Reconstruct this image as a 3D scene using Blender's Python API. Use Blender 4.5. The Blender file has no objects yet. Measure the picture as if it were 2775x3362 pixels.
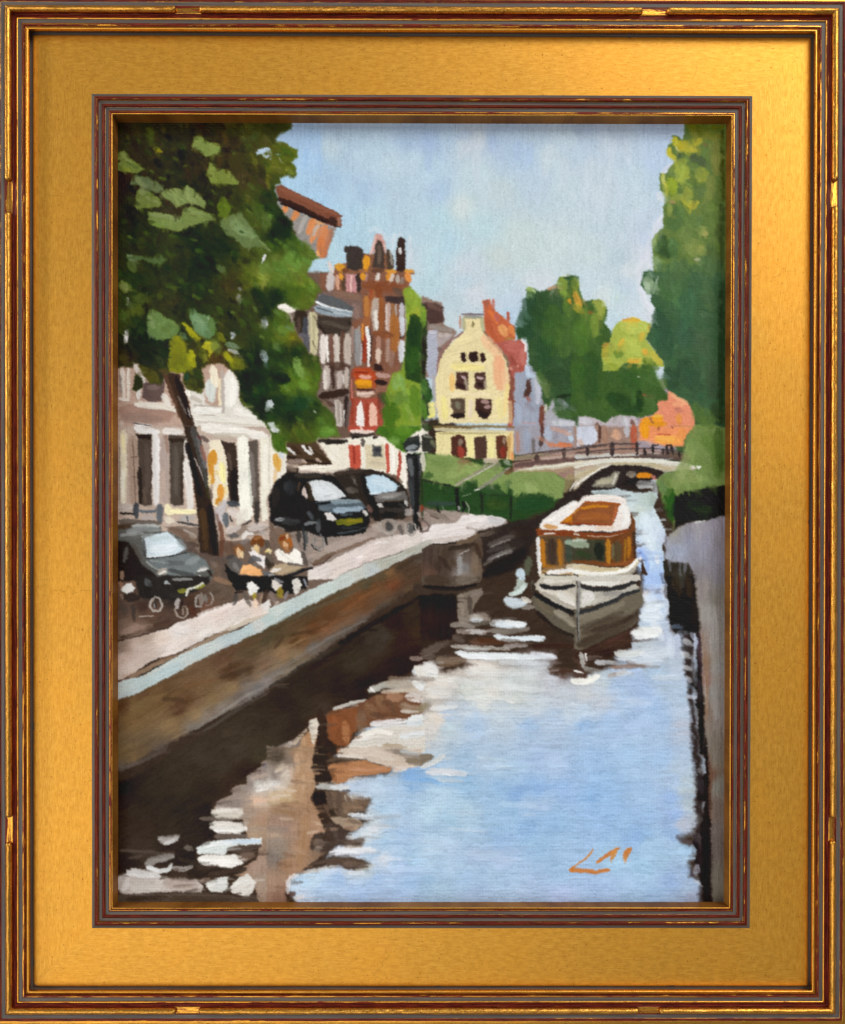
import bpy, bmesh, math
import numpy as np
from mathutils import Matrix, Vector

# ------------------------------------------------------------------ camera, light, exposure
sc = bpy.context.scene
S = 0.1375e-3                                   # metres per unit of the measuring grid
W0, H0 = 2775.0, 3362.0
ANG = (-0.00461, 0.00362, 0.00123)
TCX, TCY, TCZ = 1386.273, 1925.593, 2915.632     # lens, measured from the top left, above the canvas
PPX, PPY, FOC = 1396.052, 1939.011, 2912.0
def rot3(a, b, c):
    ca, sa, cb, sb, cc, s_ = math.cos(a), math.sin(a), math.cos(b), math.sin(b), math.cos(c), math.sin(c)
    X = np.array([[1, 0, 0], [0, ca, -sa], [0, sa, ca]]); Y = np.array([[cb, 0, sb], [0, 1, 0], [-sb, 0, cb]])
    Z = np.array([[cc, -s_, 0], [s_, cc, 0], [0, 0, 1]])
    return Z @ Y @ X
RC = rot3(*ANG)
def wp(x, y, z):                                # measuring grid -> world (x right, y away, z up)
    return ((x - 1387.5) * S, -z * S, (1681.0 - y) * S)
def wd(v): return Vector((v[0], -v[2], -v[1]))
cam_d = bpy.data.cameras.new('camera'); cam = bpy.data.objects.new('camera', cam_d); sc.collection.objects.link(cam)
RT = RC.T
cx_, cy_, cz_ = wd(RT[:, 0]), -wd(RT[:, 1]), wd(RT[:, 2])
m = Matrix.Identity(4)
for i in range(3): m[i][0] = cx_[i]; m[i][1] = cy_[i]; m[i][2] = cz_[i]
m.translation = Vector(wp(TCX, TCY, TCZ))
cam.matrix_world = m
cam_d.sensor_fit = 'VERTICAL'; cam_d.sensor_height = 36.0; cam_d.lens = FOC / H0 * 36.0
cam_d.shift_x = (W0 / 2 - PPX) / H0; cam_d.shift_y = (PPY - H0 / 2) / H0
cam_d.clip_start = 0.01; cam_d.clip_end = 50.0
sc.camera = cam

world = bpy.data.worlds.new('World'); sc.world = world; world.use_nodes = True
nt = world.node_tree; bg = nt.nodes['Background']
bg.inputs[0].default_value = (0.92, 0.94, 1.0, 1); bg.inputs[1].default_value = 0.27

def area(name, loc, target, sx, sy, power, col):
    d = bpy.data.lights.new(name, 'AREA'); d.shape = 'RECTANGLE'; d.size = sx; d.size_y = sy; d.energy = power; d.color = col
    o = bpy.data.objects.new(name, d); sc.collection.objects.link(o); o.location = loc
    o.rotation_euler = (Vector(target) - Vector(loc)).to_track_quat('-Z', 'Y').to_euler()
    return o
area('window_light', (1.75, -2.5, 2.25), (0.0, 0, 0.0), 1.9, 2.1, 92, (1.0, 0.97, 0.93))
area('side_window_light', (-1.25, -0.50, 0.30), (-0.1, 0, 0.1), 0.22, 0.8, 8.0, (1.0, 0.98, 0.94))
area('lower_left_fill', (-1.0, -2.4, -0.9), (0, 0, 0), 2.3, 2.0, 30, (1.0, 0.97, 0.93))  # unseen fill lamp, added to brighten the lower left of the gold panels
sc.view_settings.view_transform = 'Standard'; sc.view_settings.look = 'None'
sc.view_settings.exposure = 0.0; sc.view_settings.gamma = 1.0; sc.view_settings.use_curve_mapping = False
sc.render.resolution_x = 845; sc.render.resolution_y = 1024

# ---------------------------------------------------------------- oil paint laid on the canvas stroke by stroke
TX = 2.0                                     # photo pixels per texel of the paint sheet
PX0, PY0, PX1, PY1 = 380.0, 392.0, 2392.0, 2972.0
PW, PH = int((PX1 - PX0) / TX), int((PY1 - PY0) / TX)
RNG = np.random.RandomState(7)
_tab = RNG.rand(256, 256).astype(np.float32)

def vn(x, y):
    """smooth value noise, 0..1"""
    xi = np.floor(x).astype(np.int32); yi = np.floor(y).astype(np.int32)
    fx = x - xi; fy = y - yi
    fx = fx * fx * (3 - 2 * fx); fy = fy * fy * (3 - 2 * fy)
    a = _tab[yi & 255, xi & 255]; b = _tab[yi & 255, (xi + 1) & 255]
    c = _tab[(yi + 1) & 255, xi & 255]; d = _tab[(yi + 1) & 255, (xi + 1) & 255]
    return (a * (1 - fx) + b * fx) * (1 - fy) + (c * (1 - fx) + d * fx) * fy

_gx, _gy = np.meshgrid(PX0 + (np.arange(PW) + .5) * TX, PY0 + (np.arange(PH) + .5) * TX)
_gx = _gx.astype(np.float32); _gy = _gy.astype(np.float32)
COL = np.zeros((PH, PW, 3), np.float32)
HGT = np.zeros((PH, PW), np.float32)
IDM = np.zeros((PH, PW), np.int16)
_w1x = vn(_gx / 26, _gy / 26) - .5; _w1y = vn(_gx / 26 + 71, _gy / 26 + 13) - .5
_w2x = vn(_gx / 8 + 9, _gy / 8) - .5; _w2y = vn(_gx / 8 + 33, _gy / 8 + 57) - .5
_weave = (.5 + .5 * np.sin(_gx * 1.31 + 2 * vn(_gx / 30, _gy / 9))) * .5 + (.5 + .5 * np.sin(_gy * 1.17 + 2 * vn(_gx / 9, _gy / 30))) * .5

def rgb(h):
    return np.array([float(v) / 255 for v in h.split('/')], np.float32)

def box(pts, pad):
    x0 = max(int((pts[:, 0].min() - pad - PX0) / TX), 0); x1 = min(int((pts[:, 0].max() + pad - PX0) / TX) + 2, PW)
    y0 = max(int((pts[:, 1].min() - pad - PY0) / TX), 0); y1 = min(int((pts[:, 1].max() + pad - PY0) / TX) + 2, PH)
    return (slice(y0, y1), slice(x0, x1)) if x1 > x0 and y1 > y0 else None

def smooth(a): a = np.clip(a, 0, 1); return a * a * (3 - 2 * a)

def lay(sl, a, c, hh, mid):
    a3 = a[..., None]
    COL[sl] = COL[sl] * (1 - a3) + c * a3
    HGT[sl] = HGT[sl] * (1 - a * .8) + hh * a
    m = IDM[sl]; m[a > .5] = mid

def fill(pts, col, soft, mid, ctrl=None, ang=None, var=.035, rag=1.0):
    pts = pts.copy()
    pts[pts[:, 0] < 398, 0] -= 40; pts[pts[:, 0] > 2372, 0] += 40; pts[pts[:, 1] < 414, 1] -= 40; pts[pts[:, 1] > 2948, 1] += 40
    sl = box(pts, soft + 6)
    if sl is None: return
    r = min(rag * (1.3 + soft * .7), 8)
    X = _gx[sl] + _w1x[sl] * r * 1.6 + _w2x[sl] * r; Y = _gy[sl] + _w1y[sl] * r * 1.6 + _w2y[sl] * r
    ins = np.zeros(X.shape, bool); dist = np.full(X.shape, 1e9, np.float32)
    n = len(pts)
    for i in range(n):
        x0, y0 = pts[i]; x1, y1 = pts[(i + 1) % n]
        if y0 != y1:
            cr = ((y0 > Y) != (y1 > Y)) & (X < (x1 - x0) * (Y - y0) / (y1 - y0) + x0)
            ins ^= cr
        dx, dy = x1 - x0, y1 - y0; L = dx * dx + dy * dy + 1e-6
        t = np.clip(((X - x0) * dx + (Y - y0) * dy) / L, 0, 1)
        d = (X - x0 - t * dx) ** 2 + (Y - y0 - t * dy) ** 2
        np.minimum(dist, d, out=dist)
    sd = np.sqrt(dist) * np.where(ins, 1, -1)
    a = smooth(sd / (2 * soft + 1.2) + .5)
    if ang is None: ang = RNG.uniform(0, 180)
    ca, sa = math.cos(math.radians(ang)), math.sin(math.radians(ang))
    o = RNG.uniform(0, 200)
    u = (X * ca + Y * sa); v = (-X * sa + Y * ca)
    st = .6 * vn(u / 60 + o, v / 5.5) + .4 * vn(u / 25 + o, v / 2.8 + 40) - .5
    bl = vn(X / 34 + o, Y / 34) - .5
    if ctrl is not None:
        acc = np.zeros(X.shape + (3,), np.float32); ws = np.zeros(X.shape, np.float32)
        for (cx, cy, cc) in ctrl:
            w = 1.0 / (((X - cx) ** 2 + (Y - cy) ** 2 + 60.0) ** 1.6)
            acc += w[..., None] * cc; ws += w
        base = acc / ws[..., None]
    else:
        base = np.broadcast_to(col, X.shape + (3,))
    lum = base.mean(-1)
    amp = var * (.45 + lum)
    c = base + ((st * 1.6 + bl * .7) * amp)[..., None] + (bl[..., None] * np.array([.3, 0, -.3], np.float32) * var * .3)
    lay(sl, a, np.clip(c, 0, 1), .35 + .9 * st + .2 * lum, mid)

def stroke(pts, w, col, mid, alpha=1.0, dry=.25, taper=.35):
    sl = box(pts, w * .5 + 4)
    if sl is None: return
    if len(pts) == 1: pts = np.vstack([pts, pts + [.1 + w * .1, 0]])
    X = _gx[sl] + _w2x[sl] * min(2.5, w * .2) + _w1x[sl] * min(3, w * .2)
    Y = _gy[sl] + _w2y[sl] * min(2.5, w * .2) + _w1y[sl] * min(3, w * .2)
    best = np.full(X.shape, 1e9, np.float32); T = np.zeros(X.shape, np.float32); S = np.zeros(X.shape, np.float32)
    seg = np.diff(pts, axis=0); ln = np.hypot(seg[:, 0], seg[:, 1]) + 1e-6; tot = ln.sum(); acc = 0
    for i in range(len(seg)):
        x0, y0 = pts[i]; dx, dy = seg[i] / ln[i]
        tt = (X - x0) * dx + (Y - y0) * dy; tc = np.clip(tt, 0, ln[i])
        d = np.hypot(X - x0 - tc * dx, Y - y0 - tc * dy)
        s = (X - x0) * -dy + (Y - y0) * dx
        m = d < best
        best[m] = d[m]; T[m] = (acc + tc)[m]; S[m] = s[m]
        acc += ln[i]
    tn = T / tot
    o = RNG.uniform(0, 250)
    br = .65 * vn(S / 2.6 + o, T / 45 + o) + .35 * vn(S / 5.5 + o, T / 18)
    over = np.abs(best) - np.abs(S)                     # how far past either end
    best = best + np.clip(over, 0, None) * (br * 1.3 - .1)
    wid = w * .5 * (.9 + .22 * br) * (1 - taper * .55 * smooth((tn - .55) / .45) - .15 * smooth((.12 - tn) / .12)) * (.72 + .28 * smooth(np.minimum(tn, 1 - tn) * tot / (w * .45) + .1))
    e = max(1.8, min(w * .24, 11.0) * (2.0 - alpha))
    a = smooth((wid - best) / e + .35)
    d = dry * (.25 + .75 * tn)
    a = a * smooth((br * .5 + _weave[sl] * .5 - d * .8 + .16) / .3) if dry > 0 else a
    a = a * alpha
    lum = float(col.mean())
    c = col + ((br - .5) * (.05 + .10 * lum))[..., None]
    c = c * .93 + COL[sl] * .07
    rim = smooth((best / np.maximum(wid, .1) - .6) / .35)
    lay(sl, a, np.clip(c, 0, 1), (.5 + 1.1 * lum) * (.55 + .6 * (br - .5) + .45 * rim), mid)

def drag(mid, n, w, ln, ang, jit, alpha, var):
    """short blending strokes that pick up the wet colour under them and pull it a little way"""
    ys, xs = np.nonzero(IDM == mid)
    if len(ys) == 0: return
    for k in RNG.randint(0, len(ys), n):
        a = math.radians(ang + RNG.uniform(-jit, jit)); L = ln * RNG.uniform(.5, 1.3); ww = w * RNG.uniform(.55, 1.35)
        x0, y0 = xs[k], ys[k]; x1 = int(x0 + math.cos(a) * L / TX); y1 = int(y0 + math.sin(a) * L / TX)
        if not (0 <= x1 < PW and 0 <= y1 < PH) or IDM[y1, x1] != mid: continue
        c = COL[max(y0 - 2, 0):y0 + 3, max(x0 - 2, 0):x0 + 3].reshape(-1, 3).mean(0)
        v = RNG.normal() * var
        c = np.clip(c * (1 + v) + v * .10 + RNG.normal(size=3) * var * .12, 0, 1).astype(np.float32)
        p = np.array([[PX0 + x0 * TX, PY0 + y0 * TX], [PX0 + x1 * TX, PY0 + y1 * TX]], np.float32)
        stroke(p, ww, c, mid, alpha * RNG.uniform(.6, 1.0), .35)

def paint(text, names):
    ox = oy = 0.0; sc = 1.0; mid = 0; ctrl = []
    XO = dict(A=385, B=885, C=1385, D=1885); YO = {'1': 400, '2': 900, '3': 1400, '4': 1900, '5': 2460}
    def P(s):
        a = np.array([[float(q) for q in p.split(',')[:2]] for p in s.split()], np.float32)
        return a * sc + np.array([ox, oy], np.float32)
    for line in text.strip().splitlines():
        line = line.split('//')[0].strip()
        if not line: continue
        k, rest = line[0], line[1:].strip()
        if k == 'T':
            if rest == 'F': ox = oy = 0.0; sc = 2775 / 1736
            else: ox, oy, sc = XO[rest[0]], YO[rest[1]], 500 / 1736
        elif k == 'I':
            if rest not in names: names.append(rest)
            mid = names.index(rest)
        elif k == 'D':
            q = [float(v) for v in rest.split()]; drag(mid, int(q[0]), *q[1:])
        elif k == 'g':
            for p in rest.split():
                x, y, h = p.split(','); ctrl.append((float(x) * sc + ox, float(y) * sc + oy, rgb(h)))
        elif k == 'G':
            hd, p = rest.split('|'); hd = hd.split()
            fill(P(p), None, float(hd[0]) * sc, mid, ctrl, float(hd[1]) if len(hd) > 1 else None,
                 float(hd[2]) if len(hd) > 2 else .035); ctrl = []
        elif k == 'P':
            hd, p = rest.split('|'); hd = hd.split()
            for q in p.split(';'):
                fill(P(q), rgb(hd[0]), float(hd[1] if len(hd) > 1 else 8) * sc, mid, None, float(hd[2]) if len(hd) > 2 else None)
        elif k == 'S':
            hd, p = rest.split('|'); hd = hd.split()
            for q in p.split(';'):
                if q.strip(): stroke(P(q), float(hd[1]) * sc, rgb(hd[0]), mid, float(hd[2]) if len(hd) > 2 else 1.0, float(hd[3]) if len(hd) > 3 else .25)

# ------------------------------------------------------------------ materials
def nd(t, typ, loc=None, **kw):
    n = t.nodes.new(typ)
    for k, v in kw.items(): setattr(n, k, v)
    return n
def newmat(name):
    mt = bpy.data.materials.new(name); mt.use_nodes = True
    t = mt.node_tree; t.nodes.clear(); out = nd(t, 'ShaderNodeOutputMaterial')
    return mt, t, out
def math_n(t, op, a, b=None, clamp=False, c=None):
    n = nd(t, 'ShaderNodeMath', operation=op); n.use_clamp = clamp
    for i, v in enumerate((a, b, c)):
        if v is None: continue
        if isinstance(v, (int, float)): n.inputs[i].default_value = v
        else: t.links.new(v, n.inputs[i])
    return n.outputs[0]
def noise(t, vec, scale, detail=3.0, rough=.55, dist=0.0):
    n = nd(t, 'ShaderNodeTexNoise'); n.inputs['Scale'].default_value = scale; n.inputs['Detail'].default_value = detail
    n.inputs['Roughness'].default_value = rough; n.inputs['Distortion'].default_value = dist
    t.links.new(vec, n.inputs['Vector']); return n.outputs['Fac']
def maprange(t, v, a, b, c=0.0, d=1.0):
    n = nd(t, 'ShaderNodeMapRange', interpolation_type='SMOOTHSTEP'); t.links.new(v, n.inputs[0])
    for i, q in enumerate((a, b, c, d)): n.inputs[i + 1].default_value = q
    return n.outputs[0]
def vscale(t, vec, s):
    n = nd(t, 'ShaderNodeMapping'); n.inputs['Scale'].default_value = s; t.links.new(vec, n.inputs['Vector']); return n.outputs[0]
def mixc(t, f, a, b):
    n = nd(t, 'ShaderNodeMix', data_type='RGBA')
    if isinstance(f, (int, float)): n.inputs[0].default_value = f
    else: t.links.new(f, n.inputs[0])
    for i, v in ((6, a), (7, b)):
        if isinstance(v, tuple): n.inputs[i].default_value = v + (1,)
        else: t.links.new(v, n.inputs[i])
    return n.outputs[2]
def bsdf(t, col, rough, metal, spec=.5, normal=None, coat=0.0):
    n = nd(t, 'ShaderNodeBsdfPrincipled')
    if isinstance(col, tuple): n.inputs['Base Color'].default_value = col + (1,)
    else: t.links.new(col, n.inputs['Base Color'])
    if isinstance(rough, float): n.inputs['Roughness'].default_value = rough
    else: t.links.new(rough, n.inputs['Roughness'])
    n.inputs['Metallic'].default_value = metal; n.inputs['Specular IOR Level'].default_value = spec
    n.inputs['Coat Weight'].default_value = coat; n.inputs['Coat Roughness'].default_value = .2
    if normal: t.links.new(normal, n.inputs['Normal'])
    return n.outputs[0]
def mixs(t, f, a, b):
    n = nd(t, 'ShaderNodeMixShader'); t.links.new(f, n.inputs[0]); t.links.new(a, n.inputs[1]); t.links.new(b, n.inputs[2]); return n.outputs[0]

def gilded(name, panel=False, bead=False):
    """worn gold leaf over red bole, with grey-toned hollows; 'bole' and 'grey' come from the moulding's profile"""
    mt, t, out = newmat(name)
    uv = nd(t, 'ShaderNodeUVMap'); uv.uv_map = 'UVMap'; uvv = uv.outputs[0]      # u along the rail, v across, 1 = 100 grid units
    fine = noise(t, vscale(t, uvv, (1.6, 26, 1)), 1.0, 5, .62)
    long_ = noise(t, vscale(t, uvv, (.33, 14, 1)), 1.0, 4, .6)
    mott = noise(t, uvv, 9.0, 5, .65)
    grain = noise(t, uvv, 42.0, 3, .6)
    big = noise(t, uvv, .55, 3, .5)
    # gold colour
    if panel:
        brush = noise(t, vscale(t, uvv, (2.4, 34, 1)), 1.0, 4, .65)
        mott = noise(t, vscale(t, uvv, (.8, 1.6, 1)), 5.0, 5, .7)
        gf = math_n(t, 'ADD', math_n(t, 'MULTIPLY', brush, .5), math_n(t, 'ADD', math_n(t, 'MULTIPLY', mott, .2), math_n(t, 'MULTIPLY', grain, .3)))
    else:
        gf = math_n(t, 'ADD', math_n(t, 'MULTIPLY', fine, .6), math_n(t, 'MULTIPLY', grain, .4))
    gold = mixc(t, maprange(t, gf, .32, .68), (0.52, 0.220, 0.016) if not bead else (0.40, 0.17, 0.015), (0.82, 0.440, 0.088))
    gold = mixc(t, maprange(t, big, .35, .7, 0, .35), gold, (0.80, 0.35, 0.04))
    spots = noise(t, uvv, 13.0, 2, .5)
    if panel:
        sp = math_n(t, 'MAXIMUM', maprange(t, spots, .665, .69), math_n(t, 'MULTIPLY', maprange(t, noise(t, vscale(t, uvv, (3, 16, 1)), 1.0, 2, .5), .74, .78), .5))
        n2 = math_n(t, 'MULTIPLY', sp, .75)
    else:
        n2 = math_n(t, 'MULTIPLY', maprange(t, spots, .70, .74), .8)
    gold = mixc(t, n2, gold, (0.20, 0.055, 0.012))
    if panel:
        sep = nd(t, 'ShaderNodeSeparateXYZ'); t.links.new(uvv, sep.inputs[0])
        wob = math_n(t, 'MULTIPLY', noise(t, vscale(t, uvv, (.2, 1.5, 1)), 1.0, 2, .5), .25)
        fr = math_n(t, 'FRACT', math_n(t, 'ADD', math_n(t, 'DIVIDE', sep.outputs[0], 6.4), wob))
        lap = math_n(t, 'MULTIPLY', maprange(t, math_n(t, 'ABSOLUTE', math_n(t, 'SUBTRACT', fr, .5)), .0, .0032, 1.0, 0.0), maprange(t, big, .4, .6, 0, .55))
        gold = mixc(t, lap, gold, (0.22, 0.08, 0.012))
    hgt = math_n(t, 'ADD', math_n(t, 'MULTIPLY', brush if panel else fine, .5), math_n(t, 'MULTIPLY', mott, .3 if panel else .5))
    bump = nd(t, 'ShaderNodeBump'); bump.inputs['Strength'].default_value = .32 if panel else (.9 if bead else .55)
    bump.inputs['Distance'].default_value = (.00012 if panel else .00028); t.links.new(hgt, bump.inputs['Height'])
    rg = maprange(t, grain, .3, .7, .40, .54) if panel else maprange(t, grain, .3, .7, .22, .40)
    g = bsdf(t, gold, rg, 1.0, .5, bump.outputs[0])
    if panel:
        # dull toned glaze over part of the leaf
        tone = bsdf(t, mixc(t, maprange(t, mott, .35, .65), (0.40, 0.185, 0.010), (0.58, 0.30, 0.022)), .6, 0.0, .25, bump.outputs[0])
        f = nd(t, 'ShaderNodeValue'); f.outputs[0].default_value = .34
        g = mixs(t, f.outputs[0], g, tone)
    red = mixc(t, maprange(t, fine, .35, .7), (0.050, 0.002, 0.001), (0.20, 0.022, 0.006))
    r = bsdf(t, red, .45, 0.0, .18, bump.outputs[0])
    grey = mixc(t, maprange(t, long_, .3, .7), (0.066, 0.052, 0.042), (0.122, 0.102, 0.088))
    e = bsdf(t, grey, .5, 0.0, .35, bump.outputs[0])
    ab = nd(t, 'ShaderNodeAttribute'); ab.attribute_name = 'bole'
    ag = nd(t, 'ShaderNodeAttribute'); ag.attribute_name = 'grey'
    k = math_n(t, 'ADD', ab.outputs['Fac'], math_n(t, 'MULTIPLY', math_n(t, 'SUBTRACT', math_n(t, 'ADD', math_n(t, 'MULTIPLY', fine, .6), math_n(t, 'MULTIPLY', long_, .4)), .5), 2.6))
    if bead:
        cr = noise(t, vscale(t, uvv, (2.2, 5, 1)), 3.2, 4, .7, 1.2)
        crk = maprange(t, math_n(t, 'ABSOLUTE', math_n(t, 'SUBTRACT', cr, .5)), 0.0, .035, .8, 0.0)
        k = math_n(t, 'MAXIMUM', math_n(t, 'MULTIPLY', k, .95), crk)
    sh = mixs(t, maprange(t, k, .42, .58), g, r)
    k2 = math_n(t, 'ADD', ag.outputs['Fac'], math_n(t, 'MULTIPLY', math_n(t, 'SUBTRACT', long_, .5), .8))
    sh = mixs(t, maprange(t, k2, .4, .6), sh, e)
    t.links.new(sh, out.inputs[0]); return mt
M_RAIL = gilded('worn_gilded_moulding'); M_BEAD = gilded('cracked_gilded_bead', bead=True); M_PANEL = gilded('gold_leaf_panel', panel=True)
M_LIP, tl, ol = newmat('dull_bronze_lip')
_u = nd(tl, 'ShaderNodeUVMap'); _u.uv_map = 'UVMap'; _n = noise(tl, vscale(tl, _u.outputs[0], (.8, 18, 1)), 1.0, 4, .6)
_c = mixc(tl, maprange(tl, _n, .3, .7), (0.16, 0.050, 0.006), (0.34, 0.135, 0.018))
tl.links.new(bsdf(tl, _c, .55, 0.25, .25), ol.inputs[0])

# ------------------------------------------------------------------ frame geometry
CL, CR, CT, CB = 392.4, 2379.2, 411.4, 2960.4          # canvas opening
def off(xa, z): return (1391.0 - xa) * (1 - z / 2915.0) - 999.0
def rect(o): return CL - o, CR + o, CT - o, CB + o

def mesh_obj(name, verts, faces, mat, uvs=None, attrs=None, parent=None, smooth=True):
    me = bpy.data.meshes.new(name)
    V = np.asarray(verts, np.float32); Fq = np.asarray(faces, np.int32); nf, k = Fq.shape
    me.vertices.add(len(V)); me.vertices.foreach_set('co', V.ravel())
    me.loops.add(nf * k); me.loops.foreach_set('vertex_index', Fq.ravel())
    me.polygons.add(nf); me.polygons.foreach_set('loop_start', np.arange(0, nf * k, k, dtype=np.int32))
    me.polygons.foreach_set('use_smooth', np.full(nf, smooth, bool))
    me.update(calc_edges=True)
    if uvs is not None:
        u = me.uv_layers.new(name='UVMap'); u.data.foreach_set('uv', np.asarray(uvs, np.float32)[Fq.ravel()].ravel())
    for an, av in (attrs or {}).items():
        a = me.attributes.new(an, 'FLOAT', 'POINT'); a.data.foreach_set('value', np.asarray(av, np.float32))
    me.materials.append(mat); me.validate()
    o = bpy.data.objects.new(name, me); sc.collection.objects.link(o)
    if parent: o.parent = parent
    return o
def empty(name, loc=(0, 0, 0)):
    o = bpy.data.objects.new(name, None); sc.collection.objects.link(o); o.location = loc; return o

def dense(profile, step=1.5):
    """profile: (apparent x, z, bole, grey) -> offsets, heights, attributes, densely sampled with eased corners"""
    P = np.array([(off(x, z), z, b, g) for x, z, b, g in profile], float)
    O = [P[0]]
    for a, b in zip(P[:-1], P[1:]):
        n = max(1, int(np.hypot(*(b - a)[:2]) / step))
        for i in range(1, n + 1): O.append(a + (b - a) * i / n)
    Q = np.array(O); R_ = Q.copy()
    R_[1:-1, :2] = .25 * Q[:-2, :2] + .5 * Q[1:-1, :2] + .25 * Q[2:, :2]
    return R_
def half_round(x0, x1, zb, h, b, n=9, b2=None):
    c, r = (x0 + x1) / 2, (x0 - x1) / 2
    out = []
    for i in range(n + 1):
        a = math.pi * i / n
        out.append((c + r * math.cos(a), zb + h * math.sin(a), b if b2 is None else b + (b2 - b) * i / n, 0))
    return out

INNER = [(391, -6, .30, 0), (371.3, 52, .22, 0), (370.6, 55, .0, 0), (368, 56.5, .0, 0), (366.5, 56, .9, 0), (364, 52, 1.0, 0), (361, 53, .35, 0), (359, 52.5, .8, 0),
         (358, 51, .9, .2), (357, 50.5, 0, 1), (347.5, 50.5, 0, 1), (346.5, 51.5, .6, .1)] + half_round(346, 337, 51, 7, .85, 8) + \
        [(336, 50.5, .5, .3), (335.5, 49.5, 0, 1), (326, 49.5, 0, 1), (325.5, 51.5, .0, .1)] + half_round(325, 311.5, 50, 9, .40, 10, 1.0) + \
        [(311, 49, .4, .5), (310, 47, 0, 1), (303.5, 44.5, 0, 1), (302.5, 42, 0, .9)]
OUTER = [(113, 36, 0, .9), (111, 35, 0, 1), (101.5, 35, 0, 1), (100.8, 38, .5, .5)] + half_round(100.5, 83.5, 50, 21, .05, 12, .15) + \
        [(82.5, 58, .55, 0), (79, 59, .75, 0), (76, 60, .42, 0), (74, 59, .8, 0), (73, 58.5, 0, 1), (62.5, 58.5, 0, 1), (61.5, 61.5, .3, 0), (59, 63, .25, 0), (56, 63, .6, 0),
         (54.5, 60, .8, 0), (46, 58.5, 1.0, 0), (43.5, 62, .55, 0), (41, 62.5, .42, 0), (22, 62.5, .5, 0), (19.5, 61, 1.0, 0), (17.5, 61, .9, 0), (16.8, 62, 0, 1), (5.5, 62, 0, 1),
         (5, 63.5, .7, 0), (0, 65, .95, 0), (-4, 65, .7, 0), (-6, 66, .2, 0), (-17, 64, .25, 0), (-22, 58, .5, 0), (-24, 46, .9, 0), (-24.5, -30, 1, 0), (-20, -34, 1, 0)]

def frame_pt(side, s, o, z):
    """side 0 top, 1 right, 2 bottom, 3 left; s in 0..1 runs clockwise between the mitres at offset o"""
    l, r, t_, b = rect(o)
    if side == 0: return (l + (r - l) * s, t_, z)
    if side == 1: return (r, t_ + (b - t_) * s, z)
    if side == 2: return (r + (l - r) * s, b, z)
    return (l, b + (t_ - b) * s, z)
NRNG = np.random.RandomState(3)
def rail(name, side, Q, parent, mat, amp=.35, gap=.18):
    length = (CR - CL if side % 2 == 0 else CB - CT) + 400
    n = int(length / 14)
    ss = np.linspace(0, 1, n + 1)
    np_ = len(Q); verts = []; uvs = []
    wob = np.cumsum(NRNG.randn(np_ // 6 + 3, n + 1) * .16, axis=1); wob -= np.linspace(0, 1, n + 1) * wob[:, -1:]
    for i, s in enumerate(ss):
        for j, (o, z, b, g) in enumerate(Q):
            w = wob[j // 6, i] * amp
            l_, r_, t_, b_ = rect(o)
            L = (r_ - l_) if side % 2 == 0 else (b_ - t_)
            sg = gap / L if i == 0 else (-gap / L if i == n else 0)
            x, y, zz = frame_pt(side, s + sg, o, z + w)
            verts.append(wp(x, y, zz)); uvs.append(((s - .5) * L / 100 + side * 37, o / 100 + side * 11))
    idx = np.arange((n + 1) * np_).reshape(n + 1, np_)
    a, b2, c, d = idx[:-1, :-1], idx[:-1, 1:], idx[1:, 1:], idx[1:, :-1]
    faces = np.stack([a, d, c, b2], -1).reshape(-1, 4)
    at = np.tile(Q[:, 2], n + 1), np.tile(Q[:, 3], n + 1)
    return mesh_obj(name, verts, faces, mat, uvs, {'bole': at[0], 'grey': at[1]}, parent)

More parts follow.
